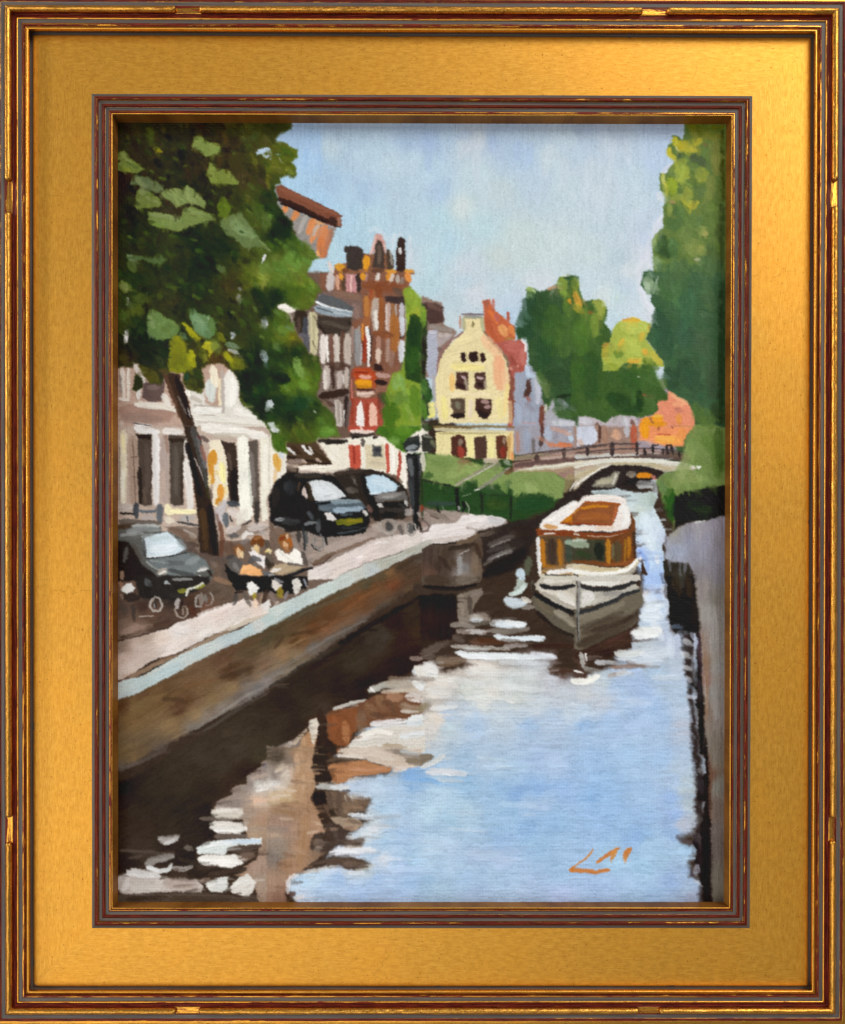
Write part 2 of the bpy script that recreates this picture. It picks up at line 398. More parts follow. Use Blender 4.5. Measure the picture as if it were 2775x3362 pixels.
# raised reeds on the outer rails: real positions of their ends
def real_x(xa): return 1391 + (xa - 1391) * .976
def real_y(ya): return 1931 + (ya - 1931) * .976
def bead_piece(side, c0, c1, mit0, mit1, parent):
    """a long half-round pad between c0 and c1 (grid coordinate along the rail, growing), mitred or rounded ends"""
    o_in, o_out = off(43.5, 62.5), off(20.5, 62.5)
    oc, r = (o_in + o_out) / 2, (o_out - o_in) / 2
    H = 17.0; zb = 62.0; K = 16
    def line(o):
        l, r_, t_, b = rect(o)
        return (l, r_) if side % 2 == 0 else (t_, b)
    N = max(40, int((c1 - c0) / 5)); verts = []; uvs = []; bol = []
    tt = np.linspace(0, 1, N + 1)
    # finer steps near rounded ends
    ph = NRNG.rand() * 50
    lump = np.zeros((N + 1, K + 1))
    for oct_, am in ((9, .9), (22, .7)):
        gx, gy = np.meshgrid(np.arange(K + 1) / 5.0 + ph, tt * (c1 - c0) / oct_ + ph)
        lump += (vn(gx, gy) - .5) * am
    for i, t in enumerate(tt):
        te = .5 - .5 * math.cos(math.pi * t) if (c1 - c0) < 900 else (t if not (t < .03 or t > .97) else t)
        for j in range(K + 1):
            a = math.pi * j / K; q = -math.cos(a)
            o = oc + r * q; lo, hi = line(o)
            s0 = lo + .3 if mit0 else c0; s1 = hi - .3 if mit1 else c1
            c = s0 + (s1 - s0) * te
            e = 1.0
            if not mit0: e = min(e, math.sqrt(max(0.0, 1 - max(0.0, 1 - (c - s0) / r) ** 2)))
            if not mit1: e = min(e, math.sqrt(max(0.0, 1 - max(0.0, 1 - (s1 - c) / r) ** 2)))
            oo = oc + (o - oc) * (e if e > .05 else .05)
            z = zb - .8 + (H * math.sin(a) ** .8 if 0 < j < K else 0) * (e ** .7) + lump[i, j] * 1.5 * math.sin(a)
            l, r_, t_, b = rect(oo)
            if side == 0: p = (c, t_, z)
            elif side == 2: p = (c, b, z)
            elif side == 1: p = (r_, c, z)
            else: p = (l, c, z)
            verts.append(wp(*p)); uvs.append((c / 100 + side * 31, oo / 100 + side * 7)); bol.append(.25 if 1 < j < K - 1 else .85)
    idx = np.arange((N + 1) * (K + 1)).reshape(N + 1, K + 1)
    a, b2, c_, d = idx[:-1, :-1], idx[:-1, 1:], idx[1:, 1:], idx[1:, :-1]
    f = np.stack([a, b2, c_, d], -1).reshape(-1, 4)
    if side in (0, 3): f = f[:, ::-1] if side == 3 else f
    if side in (2,): f = f[:, ::-1]
    if side == 1: f = f
    return mesh_obj('raised_reed', verts, f, M_BEAD, uvs, {'bole': bol, 'grey': np.zeros(len(bol))}, parent)

def label(o, text=None, cat=None, group=None, kind=None):
    if text: o['label'] = text
    if cat: o['category'] = cat
    if group: o['group'] = group
    if kind: o['kind'] = kind

PIC = empty('framed_painting', wp(1387, 3362, 0))
label(PIC, 'oil painting of a canal with boat, in a wide gold leaf frame with reeded mouldings', 'painting')
INV = Matrix.Translation(Vector(wp(1387, 3362, 0))).inverted()
def adopt(o, parent=PIC):
    o.parent = parent
    if parent is PIC: o.matrix_parent_inverse = INV
    return o
QI, QO = dense(INNER), dense(OUTER)
SIDE = ('top', 'right', 'bottom', 'left')
gaps = {0: (real_x(580), real_x(652), real_x(2111), real_x(2186)), 2: (real_x(580), real_x(650), real_x(2107), real_x(2168)),
        3: (real_y(600), real_y(697), real_y(2689), real_y(2767)), 1: (real_y(592), real_y(670), real_y(2690), real_y(2759))}
for side in range(4):
    o = adopt(rail('outer_rail', side, QO, None, M_RAIL)); label(o, 'reeded outer rail along the %s of the frame' % SIDE[side])
    g0, g1, g2, g3 = gaps[side]
    for (c0, c1, m0, m1) in ((0, g0, True, False), (g1, g2, False, False), (g3, 0, False, True)):
        if m0: c0 = (rect(150)[0] if side % 2 == 0 else rect(150)[2])
        if m1: c1 = (rect(150)[1] if side % 2 == 0 else rect(150)[3])
        adopt(bead_piece(side, c0, c1, m0, m1, None), o)
    o = adopt(rail('inner_rail', side, QI, None, M_RAIL)); o.data.materials.append(M_LIP); lip_j = int(np.argmax(QI[:, 1] > 51.0)); npj = len(QI) - 1
    o.data.polygons.foreach_set('material_index', (np.arange(len(o.data.polygons)) % npj < lip_j).astype(np.int32)); label(o, 'reeded inner rail along the %s of the canvas' % SIDE[side])

# flat gilded panel between the two mouldings: four boards, grain along each
def panel(side):
    o0, o1 = off(303.2, 43.0) - 1.0, off(110.5, 38.0) + .6
    NA = 60; length = (CR - CL if side % 2 == 0 else CB - CT) + 2 * o1; N = int(length / 10)
    verts, uvs, gr, bo = [], [], [], []
    o_arr = np.linspace(o0, o1, NA + 1)
    e_ = np.linspace(0, 60 / length, 31)
    s_arr = np.concatenate([e_, np.linspace(60 / length, 1 - 60 / length, N - 59)[1:-1], 1 - e_[::-1]]); N = len(s_arr) - 1
    for s in s_arr:
        for o in o_arr:
            t = (o - o0) / (o1 - o0)
            l_, r_, t_, b_ = rect(o); L = (r_ - l_) if side % 2 == 0 else (b_ - t_)
            x, y, _ = frame_pt(side, s, o, 0)
            z = 43.5 - 1.5 * t + 1.2 * math.sin(t * math.pi) - 3.2 * max(0, (t - .965) / .035) ** 2
            z += (float(vn(np.float32(x / 160), np.float32(y / 160))) - .5) * .9
            verts.append(wp(x, y, z)); uvs.append(((s - .5) * L / 100 + side * 23, o / 100 + side * 5))
            ed = vn(np.float32(s * L / 40 + side * 9), np.float32(3.3)) * 2.2
            dc = min(s, 1 - s) * L                          # toned hollow widens into the corners
            Rr = 24.0 if (side == 3 and s < .5) or (side == 2 and s > .5) else 11.0
            a_, b_2 = o1 - o, dc + (o1 - o)
            rc_ = a_ < Rr and b_2 < Rr and (Rr - a_) ** 2 + (Rr - b_2) ** 2 > (Rr - 1.5) ** 2
            gr.append(1.0 if a_ < 1.2 + ed or rc_ or (o - o0) < .8 else 0.0); bo.append(0.0)
    idx = np.arange((N + 1) * (NA + 1)).reshape(N + 1, NA + 1)
    a, b2, c, d = idx[:-1, :-1], idx[:-1, 1:], idx[1:, 1:], idx[1:, :-1]
    return mesh_obj('gilded_panel', verts, np.stack([a, d, c, b2], -1).reshape(-1, 4), M_PANEL, uvs, {'bole': bo, 'grey': gr})
for side in range(4):
    o = adopt(panel(side)); label(o, 'flat gold leaf panel along the %s of the frame' % SIDE[side])

# brush strokes: T tile origin, I motif, g/G blended field, P patch, S stroke
PAINT = """
T B1
I sky
g 300,130,161/188/217 450,200,160/189/219 450,450,164/196/225 250,700,167/201/225 700,300,179/200/212 800,150,167/188/207 950,200,171/194/213 1100,400,178/201/217 700,700,166/193/217 1100,800,170/195/218 1400,500,184/206/219 1600,200,165/188/213 1650,500,183/205/219 1500,900,180/202/217 900,1000,172/203/222 900,1300,173/204/220 700,1450,178/207/220 1200,1100,179/207/221 1650,1200,180/205/218 1650,1600,190/207/217 600,900,166/199/225
T C1
g 100,200,164/188/217 300,200,173/196/217 500,250,188/202/212 650,200,191/202/213 800,200,167/189/213 1100,300,173/196/220 1200,420,173/197/220 1300,200,176/196/213 1450,400,193/210/219 1700,200,186/205/219 600,600,191/211/219 100,500,178/204/220 200,800,173/197/219 450,980,200/214/215 900,800,189/206/212 1300,700,186/205/220 1650,800,192/210/218 200,1100,179/208/219 300,1400,183/211/222 700,1200,185/211/219 1100,1300,195/211/212 900,1550,193/207/206 1200,1500,196/213/213 1600,1400,199/214/217 500,1650,196/208/217 100,1600,186/212/222
T D1
g 100,100,170/188/208 500,100,178/194/212 1000,100,170/188/212 100,300,181/200/219 400,300,190/206/220 1000,300,179/200/224 200,600,192/208/219 900,500,181/202/225 700,600,190/210/222 300,800,196/210/220 700,900,193/211/222 950,700,184/205/220 400,1200,190/208/218 800,1200,189/205/220 850,1350,192/206/224 200,1500,195/212/215 500,1550,186/204/214 800,1500,202/211/222 650,1700,206/216/222
T C2
g 100,100,181/207/217 500,100,189/208/219 300,300,186/204/213 600,200,202/211/218 900,100,190/208/217 1000,300,189/206/220 1000,450,178/200/219 350,550,192/207/213 1300,100,202/213/219
T D2
g 200,100,194/212/220 500,250,194/215/220 600,150,187/206/220 700,400,201/216/224 850,450,206/216/224 450,550,193/213/224 350,250,205/217/220
T F
G 2 90 .022|200,200 1530,200 1530,1000 200,1000
T B1
S 143/157/184 44 .3 .3|250,48 900,50 1736,56;400,72 1736,80
S 208/218/226 60 .5 .4|1130,1250 1230,1215 1330,1330 1400,1350
S 214/221/226 60 .55 .4|1380,1500 1420,1300 1500,1290
S 212/219/226 50 .6 .4|1600,1300 1610,1650
S 147/180/223 60 .35 .3|560,140 580,600;430,300 400,520
S 185/205/224 50 .3 .3|950,700 960,950;1050,500 1100,650;800,850 900,980
T C1
S 149/163/188 44 .3 .3|0,50 900,52 1736,56;0,84 1736,92
S 160/182/218 120 .4 .4|60,150 80,560;560,130 420,180
S 200/209/220 100 .45 .4|560,250 420,420;640,240 620,700
S 163/184/218 90 .4 .4|820,170 800,330;1250,240 1210,470;1100,230 1080,420
S 201/212/220 110 .4 .4|1460,280 1400,640;1640,420 1600,760
S 176/202/224 130 .3 .4|240,700 200,950;330,1250 280,1500
S 208/216/220 100 .4 .4|470,880 460,1080
T D1
S 149/163/188 44 .3 .3|0,50 900,52 1250,56
S 159/176/204 26 .5 .3|0,90 1250,96
S 205/216/228 100 .35 .4|180,400 130,900;420,300 380,800;600,200 620,500
S 218/221/230 90 .7 .3|1000,1080 930,1230 860,1380 820,1560 700,1736;950,820 1010,900
S 214/218/230 60 .8 .3|1120,500 1040,560 1000,620
S 224/224/230 60 .5 .4|840,1480 850,1700
T D2
S 220/223/232 90 .8 .3|740,0 760,160 820,330 880,420 880,520
S 223/226/234 60 .6 .4|960,20 900,240 920,420
S 196/211/168 22 .5 .5|490,240 480,320
T C2
S 205/211/222 110 .5 .4|1330,140 1450,30;520,220 640,240 900,380
S 188/210/228 80 .4 .4|1060,470 1090,570
S 216/220/228 50 .5 .4|1500,30 1350,200
I sky
D 420 34 90 80 25 .3 .014
T F
I big_leafy_tree
P 36/48/15 4|200,200 560,200 560,380 600,500 640,640 640,760 480,750 200,745
I tall_right_tree
P 63/90/56 6|1420,200 1520,200 1520,1120 1370,1120 1370,700 1400,500
I middle_tree
P 51/80/46 10|1090,620 1340,720 1340,870 1100,860
I canal_water
P 51/39/31 6|200,880 900,860 1360,1000 1520,1000 1520,1880 200,1880
I cafe_front
P 185/168/152 3|560,700 850,700 880,960 560,960
P 228/223/210 3|700,870 880,870 880,960 700,960
I grey_house_row
P 106/84/72 3|600,560 830,560 830,900 640,900
I green_bank
P 44/68/32 3|850,930 1140,930 1140,1060 850,1060
I blue_grey_house
P 156/144/152 3|1040,780 1480,780 1480,930 1040,930
I middle_tree
P 60/90/40 4|1080,640 1230,640 1240,760 1360,800 1380,840 1300,860 1120,850
I tall_right_tree
P 63/90/52 4|1390,560 1500,560 1500,1040 1400,1040 1370,760
I road
P 110/92/80 3|235,990 1000,960 1060,1010 600,1240 235,1300
I brick_gable_house
T B1
P 143/138/134 14|90,900 330,1030 480,1090 640,1170 760,1210 700,1370 660,1480 660,1560 540,1560 470,1440 330,1340 200,1200
S 217/136/79 70 .95 .3|190,960 180,1030
S 210/131/76 80 .95 .3|330,1010 260,1130
S 220/137/80 90 .95 .3|510,1110 440,1280
S 169/165/158 60 .9 .3|420,1080 340,1270
S 217/138/85 80 .95 .3|560,1180 480,1370
S 224/160/99 40 .8 .4|530,1140 620,1170
S 180/176/171 50 .8 .3|560,1180 500,1300;640,1190 600,1250
S 208/128/79 100 .95 .25|640,1200 580,1400
S 201/119/69 110 .95 .25|590,1340 600,1540
S 185/113/77 60 .9 .3|710,1230 650,1420 630,1540
S 229/168/103 40 .8 .5|545,1480 570,1530
S 138/116/102 50 .6 .3|740,1210 690,1350
S 106/63/46 24|100,740 440,880 830,1075
P 122/74/55 8|70,740 140,712 290,800 470,905 650,985 825,1070 820,1190 780,1205 640,1170 470,1080 300,1010 110,900
S 135/84/63 50 .9 .2|110,760 420,900 760,1060
S 47/29/23 60 1 .2|100,880 230,930 360,990 480,1050 620,1120 760,1170
S 58/38/32 90 1 .1|700,1110 760,1150
S 36/24/19 30 1 .2|130,930 330,1010 640,1150
S 156/115/96 24 .9 .2|800,1090 790,1190
S 42/26/21 18|740,1195 810,1200
I tall_red_house
T B1
P 128/86/63 10|860,1620 1060,1500 1160,1500 1330,1500 1400,1690 1560,1680 1640,1690 1660,1736 720,1736 740,1640
S 217/154/46 90 .95 .2|760,1650 880,1690
S 224/154/40 90 1 .2|1110,1540 1090,1700
S 58/51/47 170 1 .15|960,1470 970,1650
P 59/51/47 10|850,1430 990,1415 1065,1450 1070,1690 890,1680 880,1500 848,1480
S 184/142/137 70 .95 .2|1240,1290 1190,1480
P 196/149/140 8|1210,1290 1280,1280 1320,1400 1335,1480 1290,1500 1250,1360 1200,1420 1165,1500 1130,1500 1180,1400
P 67/55/49 8|1235,1350 1270,1360 1310,1500 1310,1690 1180,1660 1200,1440
S 110/93/80 50 .8 .3|1250,1420 1250,1620
P 75/61/49 8|1330,1470 1360,1455 1410,1530 1420,1640 1390,1700 1340,1690
S 155/148/138 30 .9 .2|1380,1490 1400,1640
P 53/38/33 8|1460,1340 1500,1315 1550,1350 1545,1700 1440,1700 1450,1450
S 232/230/230 26 .95 .1|1488,1440 1498,1510
S 224/223/226 14 .9 .1|1470,1440 1480,1500
S 232/208/200 22 .7 .4|1150,1500 1190,1400 1215,1300
S 224/207/200 18 .7 .4|1310,1400 1330,1500
S 96/56/43 60 .9 .3|840,1700 900,1690
S 82/55/43 50 .8 .3|1180,1700 1300,1705
S 161/105/63 40 .7 .4|1030,1690 1130,1700
S 221/154/60 50 .9 .2|1330,1705 1440,1712;1540,1700 1640,1705
S 217/201/192 50 .9 .2|680,1600 720,1736
T B2
P 126/85/66 8|560,0 1600,0 1600,100 1530,300 1560,700 1480,1100 1400,1130 1290,1700 900,1736 900,1100 950,550 1050,480 1040,330 700,230 700,180 600,200
S 201/194/192 95 1 .15|700,0 690,200
S 217/167/140 50 .9 .2|770,20 780,180
S 224/154/53 50 1 .2|800,0 830,60
S 82/65/50 60 1 .2|850,60 850,190
P 190/136/137 6|870,0 1000,0 1000,210 880,205
S 233/197/188 22 .9 .2|935,20 930,200
S 58/47/46 60 1 .2|1010,10 1020,200
S 170/130/127 40 .9 .2|1110,0 1100,90
S 221/152/48 70 1 .2|1060,0 1070,60
S 221/214/206 60 1 .1|1240,0 1225,120
S 217/144/52 90 1 .2|1370,0 1350,60
S 214/198/186 50 1 .1|1410,0 1370,110
S 185/180/172 50 .9 .2|1460,20 1460,120
S 139/128/118 40 .8 .2|1520,40 1500,120
S 221/140/68 90 1 .2|1560,0 1600,80
S 126/71/43 130 .9 .2|1080,130 1500,150
S 137/90/62 120 .8 .3|1560,120 1540,260
P 114/92/85 10|700,190 900,210 1050,230 1060,500 960,520 940,420 560,240
S 131/100/83 90 .9 .3|740,220 1040,280
S 138/112/102 110 .8 .3|960,360 1010,500
S 153/95/58 90 1 .15|1180,200 1110,500 1090,700
S 176/115/58 70 1 .2|1100,260 1110,480
S 152/75/43 40 1 .2|1160,180 1150,300
S 128/70/41 90 1 .2|1240,120 1260,420
S 180/166/154 90 1 .1|1220,290 1200,450 1210,640
S 220/214/206 50 1 .1|1210,420 1220,620
S 228/222/214 22 1 .1|1200,520 1225,640
S 143/86/47 70 1 .15|1270,280 1280,640
S 185/160/150 60 1 .15|1350,340 1350,650
S 210/194/184 26 .9 .2|1330,340 1335,640
S 143/100/63 40 1 .2|1400,330 1420,640
S 176/164/156 30 .9 .2|1440,340 1440,480
P 62/48/47 8|1310,250 1530,260 1560,310 1540,360 1400,330 1320,300
S 90/72/62 80 .8 .2|1420,170 1520,240
S 185/186/192 64 1 .15|1505,340 1500,620
S 201/205/212 64 1 .15|1510,500 1515,700
S 47/42/42 16 .8 .5|1480,730 1540,700
S 208/212/218 76 1 .1|1510,760 1500,1000
S 161/102/51 110 1 .15|1420,480 1430,780 1400,900
S 126/75/47 90 1 .2|1200,680 1400,700
S 141/85/55 80 .9 .2|1340,700 1390,1000
S 170/130/113 60 .9 .2|1240,720 1250,900
S 217/196/180 70 .95 .2|1250,860 1240,1010
S 165/140/128 60 .9 .3|1350,740 1350,1000
S 143/115/103 60 .8 .3|1400,880 1390,1060
P 51/31/27 10|1180,1010 1280,1040 1300,1100 1200,1110
S 112/70/53 60 1 .2|1180,700 1170,1060
S 147/56/35 60 1 .2|1080,700 1080,1000
S 96/38/27 22 .9 .2|1060,740 1060,900
S 217/140/58 30 .9 .2|1060,560 1060,760
P 233/230/226 4|1090,600 1120,590 1150,700 1150,860 1140,1060 1120,1060 1110,800
S 46/42/44 14 .9 .2|1130,620 1160,720 1158,1000
S 160/152/143 40 .9 .2|1020,600 1020,800
S 143/143/144 90 1 .15|990,640 1010,1030
S 176/180/184 26 .9 .2|1050,800 1045,1040
S 108/106/108 30 .7 .3|960,640 965,900
P 166/70/39 12|960,1070 1140,1060 1210,1130 1230,1200 1180,1240 980,1240 950,1150
S 176/71/35 90 1 .15|990,1140 1190,1170
S 128/41/21 22 .9 .2|970,1120 1130,1130
S 217/168/152 50 .9 .2|1030,1170 1160,1180
S 227/154/28 90 1 .1|990,1240 1180,1250
S 190/125/23 40 1 .1|1000,1290 1160,1290
S 161/75/45 50 1 .2|1200,1220 1190,1320
S 185/150/140 60 .9 .2|1220,1150 1370,1160
S 38/25/23 60 1 .2|1210,1230 1330,1240
S 143/100/82 60 .9 .3|1200,1320 1330,1300
S 53/25/21 30 .8 .2|1000,1320 1200,1330
P 201/168/152 8|980,1340 1190,1340 1210,1370 1120,1410 990,1400
S 223/201/189 24 .9 .2|990,1370 1180,1360
P 161/75/58 8|920,1420 1260,1420 1290,1736 900,1736
S 139/58/41 36 .9 .2|930,1100 950,1700
S 190/130/119 20 .8 .3|935,1200 945,1420
P 233/227/222 4|1000,1500 1040,1440 1080,1560 1080,1736 990,1736
P 230/185/164 4|1140,1470 1180,1460 1220,1520 1230,1736 1140,1736
S 151/58/39 40 1 .2|1110,1480 1110,1736
S 112/55/43 40 .8 .3|1240,1380 1260,1600
S 82/65/53 60 .8 .3|1250,1360 1290,1480
T B3
P 176/75/58 6|900,0 1240,0 1200,60 900,60
S 233/214/202 50 1 .1|930,60 1180,60
S 236/208/196 40 .9 .2|1040,0 1060,30
S 184/78/59 30 1 .2|1180,10 1220,0
I grey_house_row
T B2
P 117/101/92 8|200,400 300,420 440,420 560,440 640,560 800,640 960,600 970,1050 930,1100 910,1736 740,1736 560,1420 560,930 460,920 330,750 250,560
P 233/226/216 6|95,350 180,335 310,380 290,420 250,440 200,455 110,400
S 240/235/228 40 1 .1|110,370 290,385
S 185/176/160 30 .6 .3|220,440 270,540
P 51/40/31 10|290,400 380,400 440,450 440,680 330,690 270,520
S 71/75/85 70 .9 .2|410,500 420,880
S 92/90/96 60 .9 .2|350,690 440,720 440,880
S 89/72/63 50 .7 .3|330,500 340,680
S 185/176/140 90 1 .15|500,450 500,920
S 207/200/160 40 .9 .3|470,440 480,900;540,600 530,900
S 77/68/52 20 .6 .6|500,480 550,560;490,760 540,880
S 165/156/140 40 .8 .3|455,460 460,720
S 122/132/140 80 1 .15|580,260 900,400
P 85/88/90 6|520,300 600,230 720,260 960,380 950,430 800,400
S 208/216/222 32 1 .1|530,320 740,400 940,440
S 240/244/246 16 1 .1|525,315 600,360 800,420 945,440
P 143/156/164 6|500,380 560,350 760,410 945,440 945,490 830,500 700,480 540,440
S 166/178/184 40 1 .15|560,380 760,440 930,480
S 60/68/74 20 .8 .3|540,380 720,440
P 61/52/45 12|540,490 600,465 760,500 930,500 935,580 900,660 780,710 650,695 560,600
S 92/82/70 50 .7 .3|600,540 900,620
S 42/33/28 40 .8 .3|560,580 640,680;900,540 930,580
S 228/220/212 80 1 .1|610,700 615,1010
S 242/238/232 30 1 .1|655,700 665,900 670,1010
S 110/78/64 60 1 .15|710,700 720,1040
S 210/200/189 70 1 .1|760,700 775,900 775,1060
S 94/66/54 50 1 .15|830,660 830,1060
S 191/178/166 90 1 .15|890,700 895,1040
S 160/132/120 30 .8 .3|950,600 950,900
S 74/52/42 100 .9 .2|660,1040 900,1060
S 185/172/162 90 1 .1|655,1060 650,1300
S 220/210/201 50 1 .1|630,1100 640,1310
S 63/44/36 40 1 .2|720,1060 730,1300
S 182/168/160 80 1 .1|800,1120 800,1310
S 230/223/218 18 1 .1|835,1140 848,1250
S 189/176/166 60 1 .1|875,1070 880,1290
S 106/78/66 30 1 .2|580,1000 570,1300
S 46/30/24 90 1 .1|580,1400 740,1370 900,1340
S 78/56/48 60 .9 .2|600,1450 740,1500
P 187/178/170 5|740,1440 790,1430 830,1480 830,1736 760,1736
S 151/137/126 30 .8 .3|790,1450 790,1700
S 44/34/32 60 1 .2|880,1400 880,1736
S 224/218/212 16 1 .1|850,1560 855,1700
S 106/90/84 50 .9 .2|920,1450 890,1736
S 126/108/84 60 .7 .4|620,1450 720,1650
I far_house_row
T C2
P 139/116/104 10|0,250 240,340 260,580 400,660 300,850 160,1160 0,1200
P 75/54/50 14|20,330 150,330 240,380 250,560 100,580 20,480
S 106/80/72 50 .8 .4|60,340 230,420
S 143/134/126 60 .9 .3|90,590 330,650
P 169/172/186 8|60,640 180,640 180,1230 90,1200 50,1100
S 201/196/204 40 .7 .3|80,660 160,680
P 168/156/154 8|170,660 370,690 300,760 180,850
S 200/188/182 50 .7 .3|200,700 320,700
S 118/95/88 60 .9 .2|180,850 240,880 190,1050
S 165/160/164 60 .9 .2|140,1150 160,1400 150,1650
P 221/215/140 8|80,1460 150,1460 150,1640 80,1600
S 230/224/124 40 1 .1|70,1630 140,1610
S 138/138/80 30 .7 .4|60,1500 100,1520
I red_roof_house
P 188/98/64 8|700,300 770,290 800,360 850,430 980,540 1060,590 1060,740 900,790 830,790 720,670 710,460
S 176/88/56 60 .9 .2|740,500 800,680 900,830
S 216/116/60 60 .9 .2|770,420 860,560
S 156/90/74 60 .9 .2|740,300 740,370
S 185/119/108 34 1 .2|815,290 820,400
S 168/80/60 34 1 .2|975,430 985,540
S 181/98/90 50 .9 .2|830,470 870,540
S 220/159/98 110 .9 .25|900,600 960,700
S 222/140/76 70 .9 .3|1010,600 1040,700
S 160/138/64 60 .7 .4|960,760 1040,740
P 168/89/76 10|820,780 1130,740 1190,800 1195,950 1180,1100 1060,1150 1050,1500 1030,1736 980,1736 990,1000 900,860
S 180/100/90 140 .9 .25|960,820 1130,850 1100,1000
S 192/116/104 70 .8 .3|1150,860 1160,1040
S 213/154/136 36 .9 .2|1010,1080 1100,1050
S 143/70/60 70 .8 .3|1010,940 1060,1080
S 224/220/218 36 1 .1|1140,745 1180,800 1185,880
S 106/60/54 40 .9 .2|1000,1100 1010,1400
S 124/76/60 50 .9 .2|1030,1180 1030,1650
I blue_grey_house
P 153/160/176 10|1060,1130 1170,1110 1210,1010 1260,1060 1330,1150 1360,1260 1360,1500 1330,1736 1040,1736 1060,1400
S 185/202/219 60 1 .1|1190,1040 1210,1160 1290,1160
S 196/198/208 70 .8 .3|1310,1180 1320,1480
P 78/52/46 8|1200,1200 1240,1190 1250,1330 1220,1400 1160,1400 1190,1280
S 156/90/84 50 .8 .4|1200,1400 1230,1440
S 167/178/198 80 .8 .3|1090,1500 1110,1700
S 139/136/148 70 .7 .4|1180,1480 1280,1560
S 192/148/148 30 .8 .4|1140,1690 1300,1700
S 106/58/44 60 1 .2|1370,1500 1365,1736
S 217/210/201 40 .9 .2|1410,1490 1415,1590
P 169/169/178 16|1480,1420 1640,1400 1736,1500 1736,1736 1400,1736 1420,1600
S 201/204/212 70 .8 .3|1600,1440 1660,1500;1500,1700 1736,1710
T C3
P 154/152/162 12|1060,0 1736,0 1736,300 1060,330
S 150/160/178 90 .9 .2|1200,40 1200,270
S 169/179/196 110 .9 .2|1440,20 1420,200
S 90/52/44 50 1 .2|1370,0 1370,100
S 60/42/38 60 .9 .2|1380,120 1350,220
S 208/118/74 40 .9 .3|1440,210 1700,230;1560,190 1720,220
S 184/208/224 60 .9 .2|1680,60 1700,170
S 108/100/98 40 .9 .2|1270,140 1280,330
S 176/124/104 50 .7 .4|1090,60 1100,300;1330,120 1500,240
S 192/144/124 60 .7 .4|1480,20 1700,90
T D2
P 182/173/178 12|0,1620 700,1600 740,1736 0,1736
S 201/201/208 80 .9 .2|60,1660 200,1700;560,1640 600,1736
S 110/76/64 50 .9 .2|260,1700 260,1736;660,1670 680,1736
T D3
P 156/128/114 14|0,0 740,0 740,300 0,320
P 198/204/218 6|30,0 220,0 270,90 260,170 200,210 130,260 30,250
S 210/168/144 60 .7 .4|60,150 90,240
S 76/46/36 36 .9 .2|290,0 290,180
S 156/118/96 80 .8 .3|350,30 360,200
S 217/168/136 110 .9 .3|470,60 490,160
S 185/188/198 70 .9 .2|600,0 600,110
S 176/84/58 80 1 .2|680,0 680,280
S 139/114/102 90 .7 .4|560,160 560,300;420,190 700,220
I orange_house
T D2
P 224/142/110 10|940,1400 1060,1380 1070,1330 1130,1350 1300,1480 1380,1620 1380,1736 740,1736 760,1650 880,1610 950,1560
S 236/172/128 60 .8 .4|1100,1370 1290,1470;1130,1480 1240,1500
S 224/148/32 80 1 .2|780,1680 1000,1650;760,1720 1040,1710
S 236/180/64 40 .9 .2|900,1620 1000,1620
S 224/150/60 60 .9 .3|1190,1600 1200,1710
S 180/112/96 60 .7 .4|1150,1540 1240,1560
S 124/80/72 30 .7 .4|860,1640 900,1700
T D3
P 229/144/96 12|740,0 1380,0 1270,100 1240,230 1100,230 860,180 740,160
S 232/156/28 110 1 .2|800,0 810,120
S 239/176/80 110 .9 .2|930,140 1190,160
S 230/152/80 110 .8 .3|1240,40 1180,200
S 184/80/60 20 .9 .2|950,90 1100,100
S 138/74/60 30 .8 .3|970,0 960,40;1110,0 1120,20
S 201/164/154 60 .6 .4|820,160 900,220
I yellow_house
T C2
P 226/212/164 6|480,480 710,480 710,690 820,800 900,880 960,960 990,1100 990,1700 330,1700 200,1700 160,1500 160,1200 200,1000 260,880 350,780 440,690 470,670
S 108/92/98 26 .9 .2|460,460 700,460
S 176/112/92 22 .9 .3|440,480 440,620
S 140/140/128 40 .9 .2|490,490 690,490
S 165/164/128 50 .8 .3|480,500 480,640;690,490 700,660
S 140/132/84 36 1 .1|580,560 580,600
S 92/80/48 16 1 .1|575,545 600,580
S 143/106/100 26 1 .2|470,660 340,760 250,840 200,960 170,1130
S 124/100/80 34 1 .2|710,660 790,770 890,870 970,970 990,1060
S 90/68/56 20 .8 .2|730,700 860,830
S 231/183/144 120 .8 .3|700,720 860,900 920,1100
S 230/168/128 150 .9 .25|870,960 890,1300
S 231/187/146 110 .6 .4|950,1100 960,1330
S 233/210/140 60 .8 .3|980,1250 940,1600
S 235/221/144 80 .9 .2|340,1060 700,1070
S 237/192/116 70 .9 .2|340,1140 350,1330
S 227/213/164 80 .7 .3|220,1000 230,1600
S 235/221/168 100 .6 .3|400,760 560,740
S 208/194/132 50 .5 .4|350,1010 480,1010
P 44/28/24 5|440,900 490,890 500,1000 470,1010 440,960
P 44/26/22 5|540,890 630,880 640,990 580,1005 530,960
P 48/30/24 5|660,900 700,895 735,980 690,1005 665,990
S 168/152/120 14 .8 .2|510,900 520,1000;650,900 655,1000
P 74/48/42 7|390,1120 530,1120 540,1330 470,1330 390,1310 380,1230 400,1200
P 76/52/44 7|600,1120 720,1120 735,1310 640,1320 610,1290
S 197/175/176 36 .9 .2|450,1160 500,1200;630,1180 700,1190
S 42/22/20 50 .9 .2|400,1260 490,1290;640,1240 690,1280
S 168/156/136 40 .8 .3|500,1200 520,1320;720,1220 730,1300
P 231/217/176 10|330,1350 760,1340 780,1400 700,1400 560,1395 420,1390 330,1410
P 87/71/58 7|330,1420 490,1420 490,1650 400,1650 330,1620 350,1560 330,1500
P 60/38/32 7|620,1420 790,1430 800,1580 740,1650 650,1620 610,1540
S 124/124/102 70 .8 .3|400,1470 420,1530
